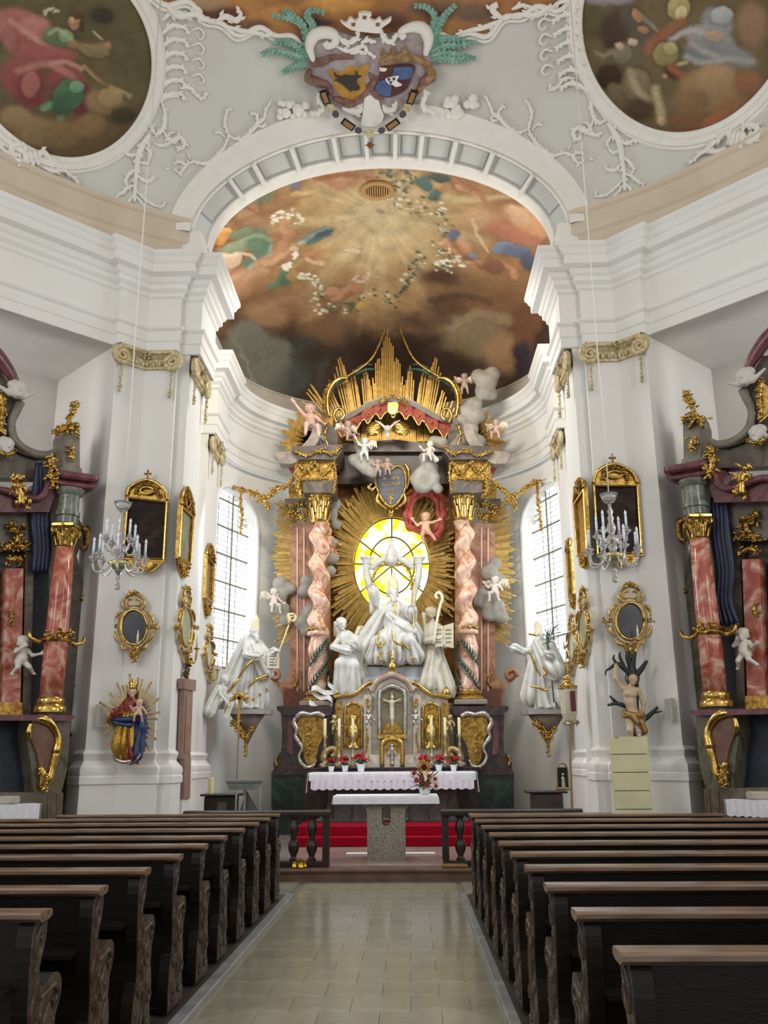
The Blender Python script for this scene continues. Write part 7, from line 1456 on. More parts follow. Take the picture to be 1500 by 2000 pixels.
# ---- bishop with crozier, left of the high altar
Y=19.45; b=onY(486,1386,Y); t=E('bishop_statue',b,'white bishop statue with tall mitre and crozier left of the high altar','statue'); M=Mloc(b,.35)
bracket(t,b+V3(-.04,.1,0),.50,.36,.95)
H=1.80
pr=robe(H,(.06,-.02),1.0,12,.4,1.2)+head((.07,-.06,1.62),.105,.25,-.1,0,True,.10)
pr+=arm((.22,-.03,1.38),(.36,-.16,1.16),(.44,-.34,1.20),.062)+hand((.44,-.36,1.20),(.4,-.6,.2),(0,0,-1),1.1,.9,1)
pr+=arm((-.10,-.05,1.38),(-.16,-.28,1.12),(.06,-.40,1.10),.062)+hand((.06,-.40,1.10),(.8,-.5,0),(0,0,1),1.1,.8,-1)
pr+=[C((-.08,.06,1.45),(-.46,.02,.22),.15,.26,.06,(7,.05,.3,2),.8),C((.0,-.06,1.36),(.30,-.20,.78),.12,.13,.06,(5,.035,1,1)),C((.1,.06,1.4),(.2,.12,.2),.14,.22,.06,(6,.035,.6,1))]
sobj('figure',pr,MARW,t,.0145,M,zcut=.003)
sobj('mitre',[C((.07,-.05,1.70),(.09,-.02,1.92),.10,.075,.02,None,.6),C((.09,-.02,1.92),(.095,-.01,2.06),.075,.012,.03,None,.6)],mat('white_gilt_mitre','#dcd2b4','#c9ba90',scale=9,rough=.4),t,.014,M)
cz=loc_tube(M,[(.56,-.48,.75),(.52,-.44,1.2),(.66,-.42,1.62),(.72,-.40,1.80)]); gtube('crozier_staff',loc_tube(M,[(.40,-.46,.88),(.56,-.45,1.28),(.74,-.44,1.80)]),.019,mat('pale_gilt_staff','#d9c79a','#c2aa72',scale=9,rough=.3,metal=.4),t)
q=[(.74+.0,-.44,1.80)]+[(.80+ .10*(1-.7*k)*math.cos(2.6-8*k),-.44,1.93+.10*(1-.7*k)*math.sin(2.6-8*k)) for k in np.linspace(0,1,18)]
gtube('crozier_hook',loc_tube(M,q),[.03,.035,.028,.018],mat('pale_gilt_staff','#d9c79a'),t)
obj('book',MB().prism([(-.13,-.17),(.13,-.17),(.13,.17),(-.13,.17)],lambda u,v,d:np.array(M)[:3,:3]@(V3(.42,-.40,1.02)+V3(u,d,v))+np.array(M)[:3,3],0,.05),mat('book_page_plaster','#d8d2c0',rough=.6),t)
for k in range(4): gtube('book_line',loc_tube(M,[(.33,-.405,1.10-k*.06),(.50,-.405,1.10-k*.06)]),.008,mat('book_ink','#6b6455',rough=.7),t)
for P in ([(-.30,-.25,.62),(-.2,-.34,.8),(-.05,-.38,.98),(.14,-.38,1.08)],[(-.10,-.32,.42),(.10,-.38,.62),(.34,-.36,.72)],[(-.5,-.2,.35),(-.42,-.28,.45),(-.28,-.30,.62)]): gtube('gilt_hem',loc_tube(M,P),[.02,.034,.022],GOLD2,t)
for x,y,z in ((.16,-.36,.62),(.30,-.34,.60),(-.12,-.34,.30),(.18,-.32,.28),(-.36,-.26,.52),(.32,-.28,.38),(.02,-.36,.18)): o=MB(); clump(o,loc_tube(M,[(x,y,z)])[0],.075,6,random); obj('gilt_tassel',o,GOLD2,t,smooth=1)['kind']='stuff'
# putto with key-plank on the left end of that bracket
b2=onY(438,1382,19.2); t=E('putto_statue',b2,'white putto leaning down at the bishop bracket holding a pale board','statue'); M=Mloc(b2-V3(0,0,.12),.6)
sobj('body',putto(.78,la=((-.2,-.16,.5),(-.08,-.3,.3)),ra=((.2,-.2,.5),(.2,-.36,.3)),ll=((-.16,-.18,.32),(-.26,-.02,.1)),pitch=.4),MARW,t,.015,M)
sobj('drapery',[C((-.1,.05,.5),(-.28,.05,.05),.10,.12,.05,(5,.03,0,1)),C((.0,-.02,.36),(.24,-.1,.30),.09,.07,.05,(4,.02,0,1))],MARW,t,.016,M,zcut=-.1)
p=onY(452,1380,19.0); obj('board',MB().bar(onY(455,1368,19.0),onY(441,1402,19.0),.11,.025,up=(0,1,0)),mat('pale_board','#ded5c4',rough=.5),t)
# ---- bishop saint with palm, right
b=onY(1068,1386,Y); t=E('bishop_statue',b,'white bishop statue with green palm right of the high altar','statue'); M=Mloc(b,-.35)
bracket(t,b+V3(.0,.1,0),.52,.36,.95)
pr=robe(1.72,(-.05,-.02),1.0,11,.9,-1.3)+head((-.08,-.06,1.53),.10,-.5,-.1,0,True,.08)
pr+=arm((-.22,-.03,1.30),(-.40,-.12,1.22),(-.58,-.2,1.30),.06)+hand((-.58,-.2,1.30),(-1,-.2,.15),(0,0,1),1.1,.35,-1)
pr+=arm((.16,-.05,1.30),(.26,-.22,1.05),(.18,-.36,1.10),.06)+hand((.18,-.37,1.10),(-.2,-.5,.5),(-1,0,0),1.1,1.2,1)
pr+=[C((-.1,-.08,1.32),(.22,-.22,.8),.14,.18,.06,(6,.04,0,2)),C((.12,.05,1.35),(.40,.0,.25),.14,.25,.06,(7,.045,.3,-2),.8),C((-.18,.0,1.2),(-.30,-.04,.3),.12,.2,.06,(6,.04,1,1))]
sobj('figure',pr,MARW,t,.0145,M,zcut=.003)
sobj('mitre',[C((-.08,-.05,1.60),(-.10,-.02,1.80),.095,.07,.02,None,.6),C((-.10,-.02,1.80),(-.105,-.01,1.92),.07,.012,.03,None,.6)],mat('white_gilt_mitre','#dcd2b4'),t,.014,M)
pst=[onY(x,y,19.1) for x,y in ((1082,1372),(1078,1330),(1073,1285),(1068,1250),(1070,1232))]; pf=gtube('palm_stem',pst,.018,LEAF,t)
for k,(x,y) in enumerate(((1100,1218),(1104,1228),(1106,1238),(1098,1216),(1062,1225),(1060,1240),(1092,1252),(1086,1262),(1078,1290),(1058,1262),(1090,1216),(1078,1214))):
    q0=onY(1070,1240+k*2.2,19.1); gtube('palm_leaflet',[q0,(q0+onY(x,y,19.1))/2+V3(0,0,.06),onY(x,y,19.1)],[.022,.024,.006],LEAF,t,flat=.4)
for P in ([(1034,1270),(1045,1300),(1056,1320)],[(1035,1340),(1052,1343),(1066,1348),(1076,1338)],[(1058,1300),(1066,1312),(1060,1322)],[(1032,1238),(1046,1240),(1054,1238)]): gtube('gilt_hem',[onY(x,y,19.06) for x,y in P],[.018,.03,.018],GOLD2,t)
# ---- lantern poles (processional) and small figures by the brackets
def lantern(px,Yl,label,lid,body):
    z0=onY(px[0],px[1],Yl); t=E('processional_lantern',(z0[0],z0[1],.17),label,'lantern'); f=lambda x,y: onY(x,y,Yl)
    return t,f
f=lambda x,y: onY(x,y,15.1)
t=E('processional_lantern',f(1099,1560)*V3(1,1,0)+V3(0,0,.17),'gilded processional lantern with red glass on a pole right of the chancel','lantern')
top=f(1108,1330); fx,fy=top[0],top[1]
gtube('pole',[(fx-.06,fy,.17),(fx-.03,fy,1.6),(fx,fy,f(1108,1415)[2])],.02,mat('gilt_pole','#a3834c',rough=.35,metal=.5),t)
za=f(1108,1412)[2]; zb=f(1108,1345)[2]
obj('glass_body',MB().lathe([(.04,0),(.10,.05),(.13,.15),(.14,(zb-za)*.6),(.155,(zb-za))],(fx,fy,za),6),mat('cream_lantern','#d6cdb8','#bfb59c',scale=6,rough=.4),t,smooth=0)
obj('red_pane',MB().bbox(fx+.01,fx+.09,fy-.15,fy-.125,za+.18,zb-.05,.01),mat('dark_red_glass','#5c0f1c',rough=.2),t)
obj('crown',MB().lathe([(.17,0),(.15,.03),(.09,.08),(.06,.15),(.09,.18),(.02,.22)],(fx,fy,zb),12),GOLD2,t,smooth=1); garland('crown_leaves',[(fx-.13,fy-.08,zb+.03),(fx,fy-.16,zb+.04),(fx+.13,fy-.08,zb+.03)],.06,GOLD2,t,5,seed=41); garland('foot_leaves',[(fx-.1,fy-.08,za),(fx,fy-.13,za-.02),(fx+.1,fy-.08,za)],.07,mat('gilt_silver_candlestick','#cfc0a0'),t,5,seed=42)
f=lambda x,y: onY(x,y,18.4); top=f(468,1365); fx,fy=top[0],top[1]
t=E('processional_cross',(fx,fy,.17),'gilded processional cross on a thin pole beneath the bishop bracket','cross')
gtube('pole',[(fx,fy,.17),(fx,fy,1.2),(fx,fy,f(468,1420)[2])],.013,mat('grey_steel_pole','#7d7d7d',rough=.4,metal=.6),t); zc=f(468,1372)[2]; garland('pole_knop',[(fx,fy,f(468,1425)[2]),(fx,fy,f(468,1400)[2])],.07,GOLD2,t,5,seed=43)
obj('cross',MB().bar((fx,fy,zc-.35),(fx,fy,zc+.25),.05,.04,up=(0,1,0)).bar((fx-.2,fy,zc+.08),(fx+.2,fy,zc+.08),.05,.04,up=(0,1,0)),GOLD2,t); garland('cross_rays',[(fx-.15,fy-.03,zc+.05),(fx,fy-.03,zc+.18),(fx+.15,fy-.03,zc+.05)],.09,GOLD2,t,5,seed=44)
# ---- central group on the stepped pedestal
CG=20.55; g=lambda x,y,dy=0: onY(x,y,CG)+V3(0,dy,0)
t=E('stepped_pedestal',g(767,1375),'white stepped draped pedestal under the central enthroned figure','pedestal')
for k,(x0,x1,y0,y1,dy) in enumerate(((704,826,1302,1380,.10),(690,840,1322,1380,.0),(672,858,1342,1380,-.08))):
    a=g(x0,y1); c=g(x1,y0); mb=MB(); n=40; G=[]
    for i in range(n+1): x=a[0]+(c[0]-a[0])*i/n; w=.025*abs(math.sin(i*.9)); G.append([(x,CG-.25+dy-w,a[2]),(x,CG-.25+dy-w*.6,c[2]-.03),(x,CG-.23+dy,c[2]),(x,CG+.35,c[2])])
    mb.grid(np.array(G)); mb.box(a[0],c[0],CG-.20+dy,CG+.35,a[2],c[2]-.002); obj('pedestal_tier',mb,mat('blue_white_drapery_stone','#d3d6dc','#c2c5cc',scale=5,rough=.45),t)
t=E('enthroned_figure',g(765,1302),'white enthroned saint in flowing robes with tiara and staff before the oval window','statue')
P=lambda x,y,dy=0: g(x,y,dy-.1)
pr=[C(P(768,1240,-.1),P(770,1190),.20,.19,.06,(7,.02,0,1),.8),C(P(750,1192),P(790,1192),.10,.10,.06),C(P(770,1188),P(768,1172),.06,.055,.03),
    C(P(752,1246,-.15),P(738,1262,-.45),.15,.13,.08),C(P(738,1260,-.45),P(735,1286,-.35),.13,.18,.07,(8,.04,0,1)),C(P(784,1246,-.15),P(800,1258,-.45),.15,.13,.08),C(P(800,1256,-.45),P(810,1285,-.32),.12,.17,.07,(7,.04,1,1)),
    C(P(768,1246,-.2),P(768,1282,-.22),.24,.27,.08,(12,.05,.4,1)),C(P(748,1195),P(712,1262,.1),.13,.22,.07,(6,.05,.2,1.5)),C(P(712,1258,.1),P(708,1284,.05),.19,.19,.07,(7,.05,.8,1)),C(P(790,1195),P(815,1250,.05),.11,.17,.07,(6,.04,.2,1)),C(P(815,1248,.05),P(820,1285,0),.14,.15,.07,(6,.04,.5,1)),
    C(P(762,1205,-.18),P(790,1228,-.3),.10,.10,.05,(4,.03,0,1)),C(P(776,1225,-.3),P(806,1240,-.36),.10,.08,.05,(4,.03,1,1))]
pr+=arm(P(750,1195),P(735,1180,-.05),P(731,1160,-.15),.075)+hand(P(731,1160,-.15),(-.1,-.2,1),(0,-1,0),1.3,.5,-1)
pr+=arm(P(790,1195),P(806,1212,-.2),P(804,1198,-.35),.075)+hand(P(804,1198,-.36),(.1,-.4,.5),(0,-1,0),1.3,1.2,1)
pr+=head(P(768,1162,-.06),.125,.15,.1,0,True,.14)
sobj('figure',pr,MARW,t,.018,zcut=g(767,1302)[2])
sobj('tiara',[C(P(768,1152,-.03),P(768,1140,-.02),.13,.12,.03),C(P(768,1140,-.02),P(768,1126,-.02),.11,.04,.03),EL(P(768,1122,-.02),.035,.02)],mat('white_gilt_mitre','#dcd2b4'),t,.016)
gtube('staff',[P(806,1298,-.38),P(808,1200,-.38),P(809,1140,-.38)],.018,GOLD2,t)
for q in ([(744,1240),(738,1262),(746,1272),(752,1258)],[(766,1240),(772,1262),(790,1268),(800,1276)],[(770,1180),(772,1200),(768,1216)],[(800,1290),(812,1294)],[(748,1298),(742,1288),(750,1280)]): gtube('gilt_hem',[P(x,y,-.62) if y>1236 else P(x,y,-.28) for x,y in q],[.02,.032,.02],GOLD2,t)
t=E('throne_canopy',g(765,1200,.3),'white throne frame with two posts, peaked crown and gilded fringe','throne')
Pf=lambda x,y: onY(x,y,CG+.35)
for x0,x1 in ((727,716),(806,818)):
    mb=MB(); a=Pf(x0,1300); zt=Pf(x1,1088); 
    pts=[Pf(x0 if x0<767 else x0,1200),Pf((x0+x1)/2+(3 if x0<767 else -3),1160),Pf(x1,1120),Pf(x1,1098)]; mb.tube(catmull(pts,5),[.07,.06,.085,.07,.10],n=8); obj('post',mb,MARW,t,smooth=1)
    obj('post_capital',MB().lathe([(.08,0),(.11,.05),(.10,.1),(.15,.16),(.16,.2)],Pf(x1,1104),10),MARW,t,smooth=1)
    garland('post_ornament',[Pf(x1,1150),Pf(x1+(4 if x0<767 else -4),1125),Pf(x1+(5 if x0<767 else -5),1105)],.09,MARW,t,5,seed=51)
    garland('gilt_fringe',[Pf(x1+(14 if x0<767 else -14),1150),Pf(x1+(14 if x0<767 else -14),1128),Pf(x1+(24 if x0<767 else -24),1108),Pf(766,1098)],.07,GOLD2,t,5,seed=52)
gtube('crown_arch',[Pf(726,1112),Pf(738,1098),Pf(754,1090),Pf(762,1072),Pf(764,1060)],[.07,.09,.08,.05,.03],MARW,t); gtube('crown_arch',[Pf(806,1110),Pf(794,1098),Pf(778,1090),Pf(768,1072),Pf(764,1060)],[.07,.09,.08,.05,.03],MARW,t)
sobj('crown_peak',[C(Pf(764,1092),Pf(764,1070),.17,.06,.03,(8,.02,0,0)),C(Pf(764,1070),Pf(764,1058),.04,.03,.02),EL(Pf(764,1055),.045,.02)],MARW,t,.018)
# ---- attendant figures
t=E('seated_angel_statue',onY(676,1352,20.35),'white seated winged angel at the left of the stepped pedestal','statue'); P=lambda x,y,dy=0: onY(x,y,20.35)+V3(0,dy,0)
pr=[C(P(682,1282),P(676,1246),.17,.16,.06,(6,.02,0,1),.8),C(P(664,1246),P(692,1248),.09,.09,.05),C(P(676,1244),P(670,1232),.055,.05,.03),C(P(678,1286,-.05),P(668,1300,-.4),.14,.12,.07),C(P(668,1300,-.4),P(668,1350,-.3),.12,.15,.06,(6,.035,0,1)),C(P(686,1286,-.05),P(692,1302,-.35),.14,.12,.07),C(P(692,1302,-.35),P(690,1350,-.25),.12,.17,.06,(6,.035,1,1)),C(P(680,1290),P(678,1352,-.05),.22,.27,.08,(9,.045,0,1)),C(P(696,1250),P(702,1320,.05),.10,.16,.06,(5,.04,0,1))]
pr+=arm(P(662,1248),P(652,1266,-.2),P(682,1274,-.38),.06)+hand(P(682,1274,-.38),(1,-.2,.1),(0,0,1),1.1,.5,-1)+arm(P(694,1250),P(700,1268,-.2),P(690,1262,-.38),.06)+hand(P(690,1262,-.38),(-1,-.2,.3),(0,-1,0),1.1,.5,1)+head(P(668,1220,-.05),.115,.5,.2,0,True)
sobj('figure',pr,MARW,t,.018,zcut=onY(676,1362,20.35)[2]); sobj('wing',wing(P(664,1250,.12),P(652,1212,.3),.35,6,.025),mat('ivory_wing','#d8cfb6',rough=.5),t,.018); sobj('wing',wing(P(690,1250,.12),P(708,1222,.3),.35,6,.025),mat('ivory_wing','#d8cfb6'),t,.018)
gtube('gilt_hem',[P(664,1262,-.28),P(672,1266,-.33),P(686,1270,-.38)],.025,GOLD2,t)
t=E('tablet_bearer_statue',onY(858,1346,20.4),'grey white standing figure with tablets and crook right of the pedestal','statue'); P=lambda x,y,dy=0: onY(x,y,20.4)+V3(0,dy,0)
GREYW=mat('ivory_statue','#d0c9b8','#bdb5a3',scale=5,rough=.45)
pr=[C(P(850,1268),P(846,1228),.16,.15,.06,(6,.02,0,1),.8),C(P(836,1228),P(858,1228),.085,.085,.05),C(P(846,1224),P(844,1212),.055,.05,.03),C(P(848,1270),P(860,1346),.17,.30,.07,(9,.05,.2,1.5),.8),C(P(842,1280,-.1),P(834,1340,-.2),.12,.14,.06,(5,.04,0,1)),C(P(858,1290,-.15),P(842,1345,-.25),.07,.06,.04)]
pr+=arm(P(834,1230),P(832,1254,-.15),P(856,1250,-.32),.055)+hand(P(856,1250,-.32),(1,-.1,.1),(0,0,1),1.1,.5,-1)+arm(P(860,1230),P(872,1250,-.1),P(866,1262,-.3),.055)+hand(P(866,1262,-.3),(.4,-.3,.6),(-1,0,0),1.1,.9,1)+head(P(842,1198,-.04),.108,.2,.0,0,True)
sobj('figure',pr,GREYW,t,.018,zcut=onY(858,1364,20.4)[2]); sobj('wing',wing(P(832,1232,.1),P(826,1196,.3),.5,6,.025),mat('ivory_wing','#d8cfb6'),t,.018)
for P4,nm in (([(848,1222),(866,1222),(866,1262),(850,1264)],'a'),([(867,1222),(886,1216),(886,1266),(867,1262)],'b')):
    o=plateY('tablet',P4,20.02,.04,mat('tablet_stone','#cfc5ac','#bdb294',scale=5,rough=.5),t)
    for k in range(4): x0=P4[0][0]+3; obj('tablet_line',MB().bar(onY(x0,1230+k*8,20.01),onY(x0+11,1229.5+k*8,20.01),.022,.01,up=(0,1,0)),mat('tablet_ink','#7d745c',rough=.7),o)
gtube('crook',[P(846,1262,-.42),P(852,1220,-.4),P(858,1190,-.36),P(863,1174,-.36),P(857,1163,-.36),P(850,1168,-.36),P(853,1175,-.36)],[.03,.035,.04,.035],mat('ivory_wing','#d8cfb6'),t)
t=E('ribbon_scroll',onY(635,1378,20.0),'white fluttering ribbon scroll at the foot of the left twisted column','scroll'); mb=MB(); Q=catmull([(642,1322),(640,1334),(652,1346),(650,1352),(632,1352),(618,1344),(608,1348),(624,1362),(640,1362),(650,1372),(636,1384),(616,1378),(604,1372)],5)
mb.grid(np.array([[onY(x,y,19.98)+V3(0,.05*math.sin(i*.4)+k*.06,-.05+k*.11) for k in (0,.5,1)] for i,(x,y) in enumerate(Q)])); obj('ribbon',mb,MARW,t,smooth=1)
# ---- clouds and putti of the retable
def cl(name,pts,Yc,m=MARG,label=None,h=.03): 
    return cloud([tuple(onY(x,y,Yc))+((r*1.15*Yc/1880,r*.8*Yc/1880,r*1.1*Yc/1880),) for x,y,r in pts],.06)
def cloudthing(pts,Yc,label):
    t=E('carved_cloud',onY(pts[0][0],pts[0][1],Yc),label,'cloud','carved clouds of the high altar'); sobj('cloud_body',cl('c',pts,Yc),MARG,t,.03); return t
cloudthing([(893,870,14),(905,855,15),(918,838,17),(930,812,18),(926,790,16),(912,800,14),(945,765,18),(950,745,22),(935,735,16),(962,730,16),(958,770,14),(920,860,16),(935,862,14),(903,820,12),(880,880,12)],20.6,'tall stack of grey carved clouds rising at the upper right of the retable')
cloudthing([(862,866,14),(848,862,12),(832,895,15),(838,915,18),(845,935,16),(822,925,14),(826,945,20),(812,935,12),(856,955,10)],20.35,'grey carved clouds below the canopy, right of the heart cartouche')
cloudthing([(690,898,12),(704,905,14),(716,915,14),(724,905,12),(735,912,10),(708,888,12),(728,925,9),(700,872,10),(712,862,9)],20.4,'grey carved clouds below the canopy, left of the heart cartouche')
cloudthing([(548,1140,15),(545,1165,16),(552,1190,14),(560,1210,13),(566,1150,12)],20.85,'grey carved cloud on the left marble panel near the bishop crozier')
cloudthing([(600,1135,13),(594,1155,13),(604,1195,14),(590,1215,15),(600,1230,13)],20.85,'grey carved cloud behind the left twisted column')
cloudthing([(955,1120,17),(968,1100,12),(975,1135,15),(950,1160,18),(965,1185,20),(978,1205,14),(955,1200,14),(940,1175,14)],20.8,'large grey carved cloud on the right marble panel')
cloudthing([(655,985,12),(648,1005,12),(657,1025,10),(652,1060,9),(650,1090,12),(646,1115,10)],20.9,'slim grey carved cloud inside the left twisted column')
PINKF=mat('pale_pink_flesh','#cfae9f','#bd9686',scale=6,rough=.5)
def put(px,Yp,H,label,rz=0,m=PINKF,cloth=None,wings=False,**kw):
    b=onY(px[0],px[1],Yp); t=E('putto_figure',b,label,'putto','putti of the high altar'); M=Mloc(b,rz); sobj('body',putto(H,**kw),m,t,.013*max(1,H/.6),M)
    if cloth: sobj('drapery',[C((-.14*H,-.08*H,.42*H),(.16*H,-.08*H,.36*H),.07*H,.06*H,.03,(4,.02*H,0,1)),C((.14*H,.0,.4*H),(.3*H,.05*H,.1*H),.06*H,.08*H,.03,(4,.02*H,0,1))],cloth,t,.014,M)
    if wings: 
        for sg in (-1,1): sobj('wing',wing((sg*.06*H,.1*H,.68*H),(sg*.45*H,.2*H,.85*H),.25*H,5,.018),mat('ivory_wing','#d8cfb6'),t,.013,M)
    return t
sit=dict(ll=((-.14,-.26,.36),(-.16,-.24,.08)),rl=((.14,-.26,.34),(.2,-.2,.06)))
put((605,862),20.15,.95,'pink putto seated on the upper left cornice with raised arm',.3,PINKF,mat('grey_drapery','#8d8880',rough=.6),la=((-.26,-.05,.78),(-.42,-.1,.95)),**sit)
put((680,868),20.3,.60,'dusky putto reclining under the canopy at the left',.5,mat('dusky_flesh','#a98f80',rough=.5),None,True,**sit)
put((712,900),20.25,.58,'white winged putto rising from the clouds left of the heart',-.2,MARW,None,True,la=((-.22,-.1,.7),(-.3,-.2,.9)))
put((738,930),20.3,.42,'small pale cherub peering over the left top of the heart cartouche',.2,mat('dusky_flesh','#a98f80')); put((757,928),20.35,.42,'small pale cherub at the top centre of the heart cartouche',0,mat('dusky_flesh','#a98f80'))
put((840,905),20.1,.55,'white and pink putto tumbling on clouds right of the heart',-.6,mat('pale_white_pink','#cfc2b6',rough=.5),MARW,False,**sit)
put((970,862),20.35,.55,'pink putto sitting at the outer right cornice end',-.4,PINKF,None,True,**sit); put((908,770),20.6,.55,'dusky winged putto at the top of the right cloud stack',-.2,mat('dusky_flesh','#a98f80'),None,True)
put((832,1062),20.75,.76,'nude putto in a red draped ring above the oval window',-.2,mat('rosy_flesh','#d9b08e','#c8977a',scale=5,rough=.5),None,False,ra=((.24,-.06,.66),(.42,-.12,.70)),ll=((-.1,-.1,.26),(-.08,.02,.03)),rl=((.16,-.14,.30),(.3,.0,.12)))
t=E('red_drapery_ring',onY(826,985,20.95),'red fluttering drapery ring behind the putto above the oval window','drapery')
sobj('drapery',[C(onY(*a,20.95),onY(*b_,20.95),.10,.10,.04,(4,.04,i,1)) for i,(a,b_) in enumerate(zip([(800,1030),(796,1005),(800,978),(818,960),(842,960),(858,975),(862,1005),(858,1030)],[(796,1005),(800,978),(818,960),(842,960),(858,975),(862,1005),(858,1030),(850,1045)]))]+[C(onY(800,1030,20.9),onY(850,1050,20.9),.08,.07,.04,(4,.03,0,1))],mat('vermilion_drapery','#a9432f','#8b3022',scale=6,rough=.5),t,.02)
put((640,1090),20.85,.75,'rosy putto flying behind the left twisted column',.4,mat('rosy_flesh','#d9b08e'),mat('orange_drapery','#b9764a',rough=.5),False,la=((-.2,-.1,.7),(-.1,-.2,.86)))
t=put((968,1178),20.55,.62,'cherub with gilded hair on the cloud at the right marble panel',-.4,mat('pale_white_pink','#cfc2b6'),None,True,**sit); t=put((534,1200),20.6,.60,'pale cherub on the cloud at the left marble panel',.5,mat('pale_white_pink','#cfc2b6'),None,True,**sit)
# ---- gilded garlands linking retable and windows
for P,P2,nm in (([(580,925),(560,950),(540,955),(520,972),(500,965),(478,958),(458,952)],[(470,955),(470,985),(472,1010),(470,1042)],'left'),([(945,925),(968,945),(985,960),(1002,970),(1022,958),(1040,945),(1058,940)],[(1050,940),(1050,970),(1054,1000),(1058,1036)],'right')):
    t=E('gilded_garland',onY(*P[3],20.3),'gilded leaf garland from the retable to the %s apse window'%nm,'garland','gilded garlands'); Ys=np.linspace(20.1,20.45,len(P)); garland('swag',[onY(x,y,q) for (x,y),q in zip(P,Ys)],.115,GOLD2,t,6,dens=1.5,seed=61); garland('pendant',[onY(x,y,20.45) for x,y in P2],.085,GOLD2,t,5,dens=1.4,seed=62); c=onY(P[3][0],P[3][1]+8,20.25); garland('cluster',[c+V3(-.15,0,.05),c,c+V3(.05,0,-.2)],.13,GOLD2,t,7,dens=1.8,seed=63)
# ---- madonna on the left pier
b=onY(250,1487,13.9); t=E('madonna_statue',b,'painted madonna with child in red, blue and gold robes before gilded rays','statue'); M=Mloc(b,.1); H=1.14; s=H/2.0
SK=mat('painted_face','#d8b69e','#c8a088',scale=6,rough=.45); REDR=mat('red_painted_robe','#8a2d22','#6b1f18',scale=6,rough=.4); BLUR=mat('blue_painted_mantle','#24386b','#1a2950',scale=6,rough=.4); GLR=mat('gilded_robe','#c39a44','#9d7428',scale=9,rough=.35,metal=.6,bump=.3,bscale=40)
sobj('body',[C((0,0,.62),(.0,0,.86),.09,.085,.04,None,.8),C((0,0,.86),(0,-.01,.97),.035,.032,.02)]+head((0,-.02,1.02),.066,.1,.05,-.1,False)+hand((-.20,-.12,.70),(-.6,-.5,.1),(0,0,1),.65,.8,-1)+hand((.10,-.16,.72),(-.6,-.3,.3),(0,0,1),.65,.6,1),SK,t,.009,M)
sobj('hair',[EL((0,.02,1.04),(.07,.06,.07),.02),C((-.06,.02,1.02),(-.07,.03,.90),.03,.025,.02),C((.06,.02,1.02),(.07,.03,.90),.03,.025,.02)],mat('brown_hair','#4a3020',rough=.5),t,.009,M)
sobj('red_gown',[C((-.02,-.01,.66),(-.02,-.02,.84),.10,.10,.04,(6,.012,0,1),.8)]+arm((-.10,-.01,.83),(-.19,-.06,.72),(-.20,-.12,.70),.05)+[C((.0,-.04,.34),(.06,-.06,.09),.09,.10,.05,(7,.03,0,1)),C((.04,-.05,.16),(.07,-.08,.03),.09,.05,.04)],REDR,t,.011,M)
sobj('gold_mantle',[C((-.04,-.03,.62),(-.05,-.05,.24),.13,.14,.05,(9,.045,.3,2),.8),C((-.06,-.05,.26),(-.03,-.07,.07),.12,.05,.05,(6,.03,0,1)),C((-.16,-.05,.72),(-.26,-.02,.60),.06,.07,.03,(4,.02,0,1)),C((-.12,-.02,.80),(-.22,-.05,.66),.055,.06,.03)],GLR,t,.011,M)
sobj('blue_mantle',[C((-.20,-.09,.60),(.02,-.15,.58),.075,.06,.03,(4,.02,0,1)),C((.11,.0,.84),(.16,-.03,.50),.07,.08,.03,(5,.02,0,1)),C((.16,-.03,.50),(.12,-.08,.10),.08,.075,.03,(5,.03,1,1)),C((.14,-.04,.34),(.20,-.03,.22),.06,.05,.03)],BLUR,t,.011,M)
cm=Mloc(b+V3(.15,-.12,.56),.2); sobj('child',putto(.34,la=((-.2,-.1,.6),(-.3,-.2,.66)),**sit),SK,t,.008,cm)
obj('crown',MB().lathe([(.052,0),(.06,.03),(.05,.05),(.075,.10),(.03,.12),(.02,.15),(.0,.17)],b+V3(0,-.02,1.07),10),GOLD2,t,smooth=1)
gtube('sceptre',loc_tube(M,[(-.22,-.16,.71),(-.34,-.14,.80),(-.46,-.12,.87)]),[.012,.012,.02],mat('dull_gilt_rod','#9d8658',rough=.4,metal=.5),t)
for k in range(40):
    a=2*PI*k/40; L=.40+.07*math.sin(k*2.4); cxy=b+V3(.0,.03,.62); d=V3(math.cos(a),0,math.sin(a)*1.5); obj('ray',MB().bar(cxy+d*.16,cxy+d*L,.035,.012,up=(0,1,0)),mat('pale_gilt_ray','#b39c66','#93794a',scale=9,rough=.4,metal=.5),t)
gtube('crescent',[b+V3(-.22,-.06,.16),b+V3(-.16,-.1,.04),b+V3(0,-.12,-.01),b+V3(.16,-.1,.04),b+V3(.22,-.06,.16)],[.01,.03,.04,.03,.01],SILVER,t)
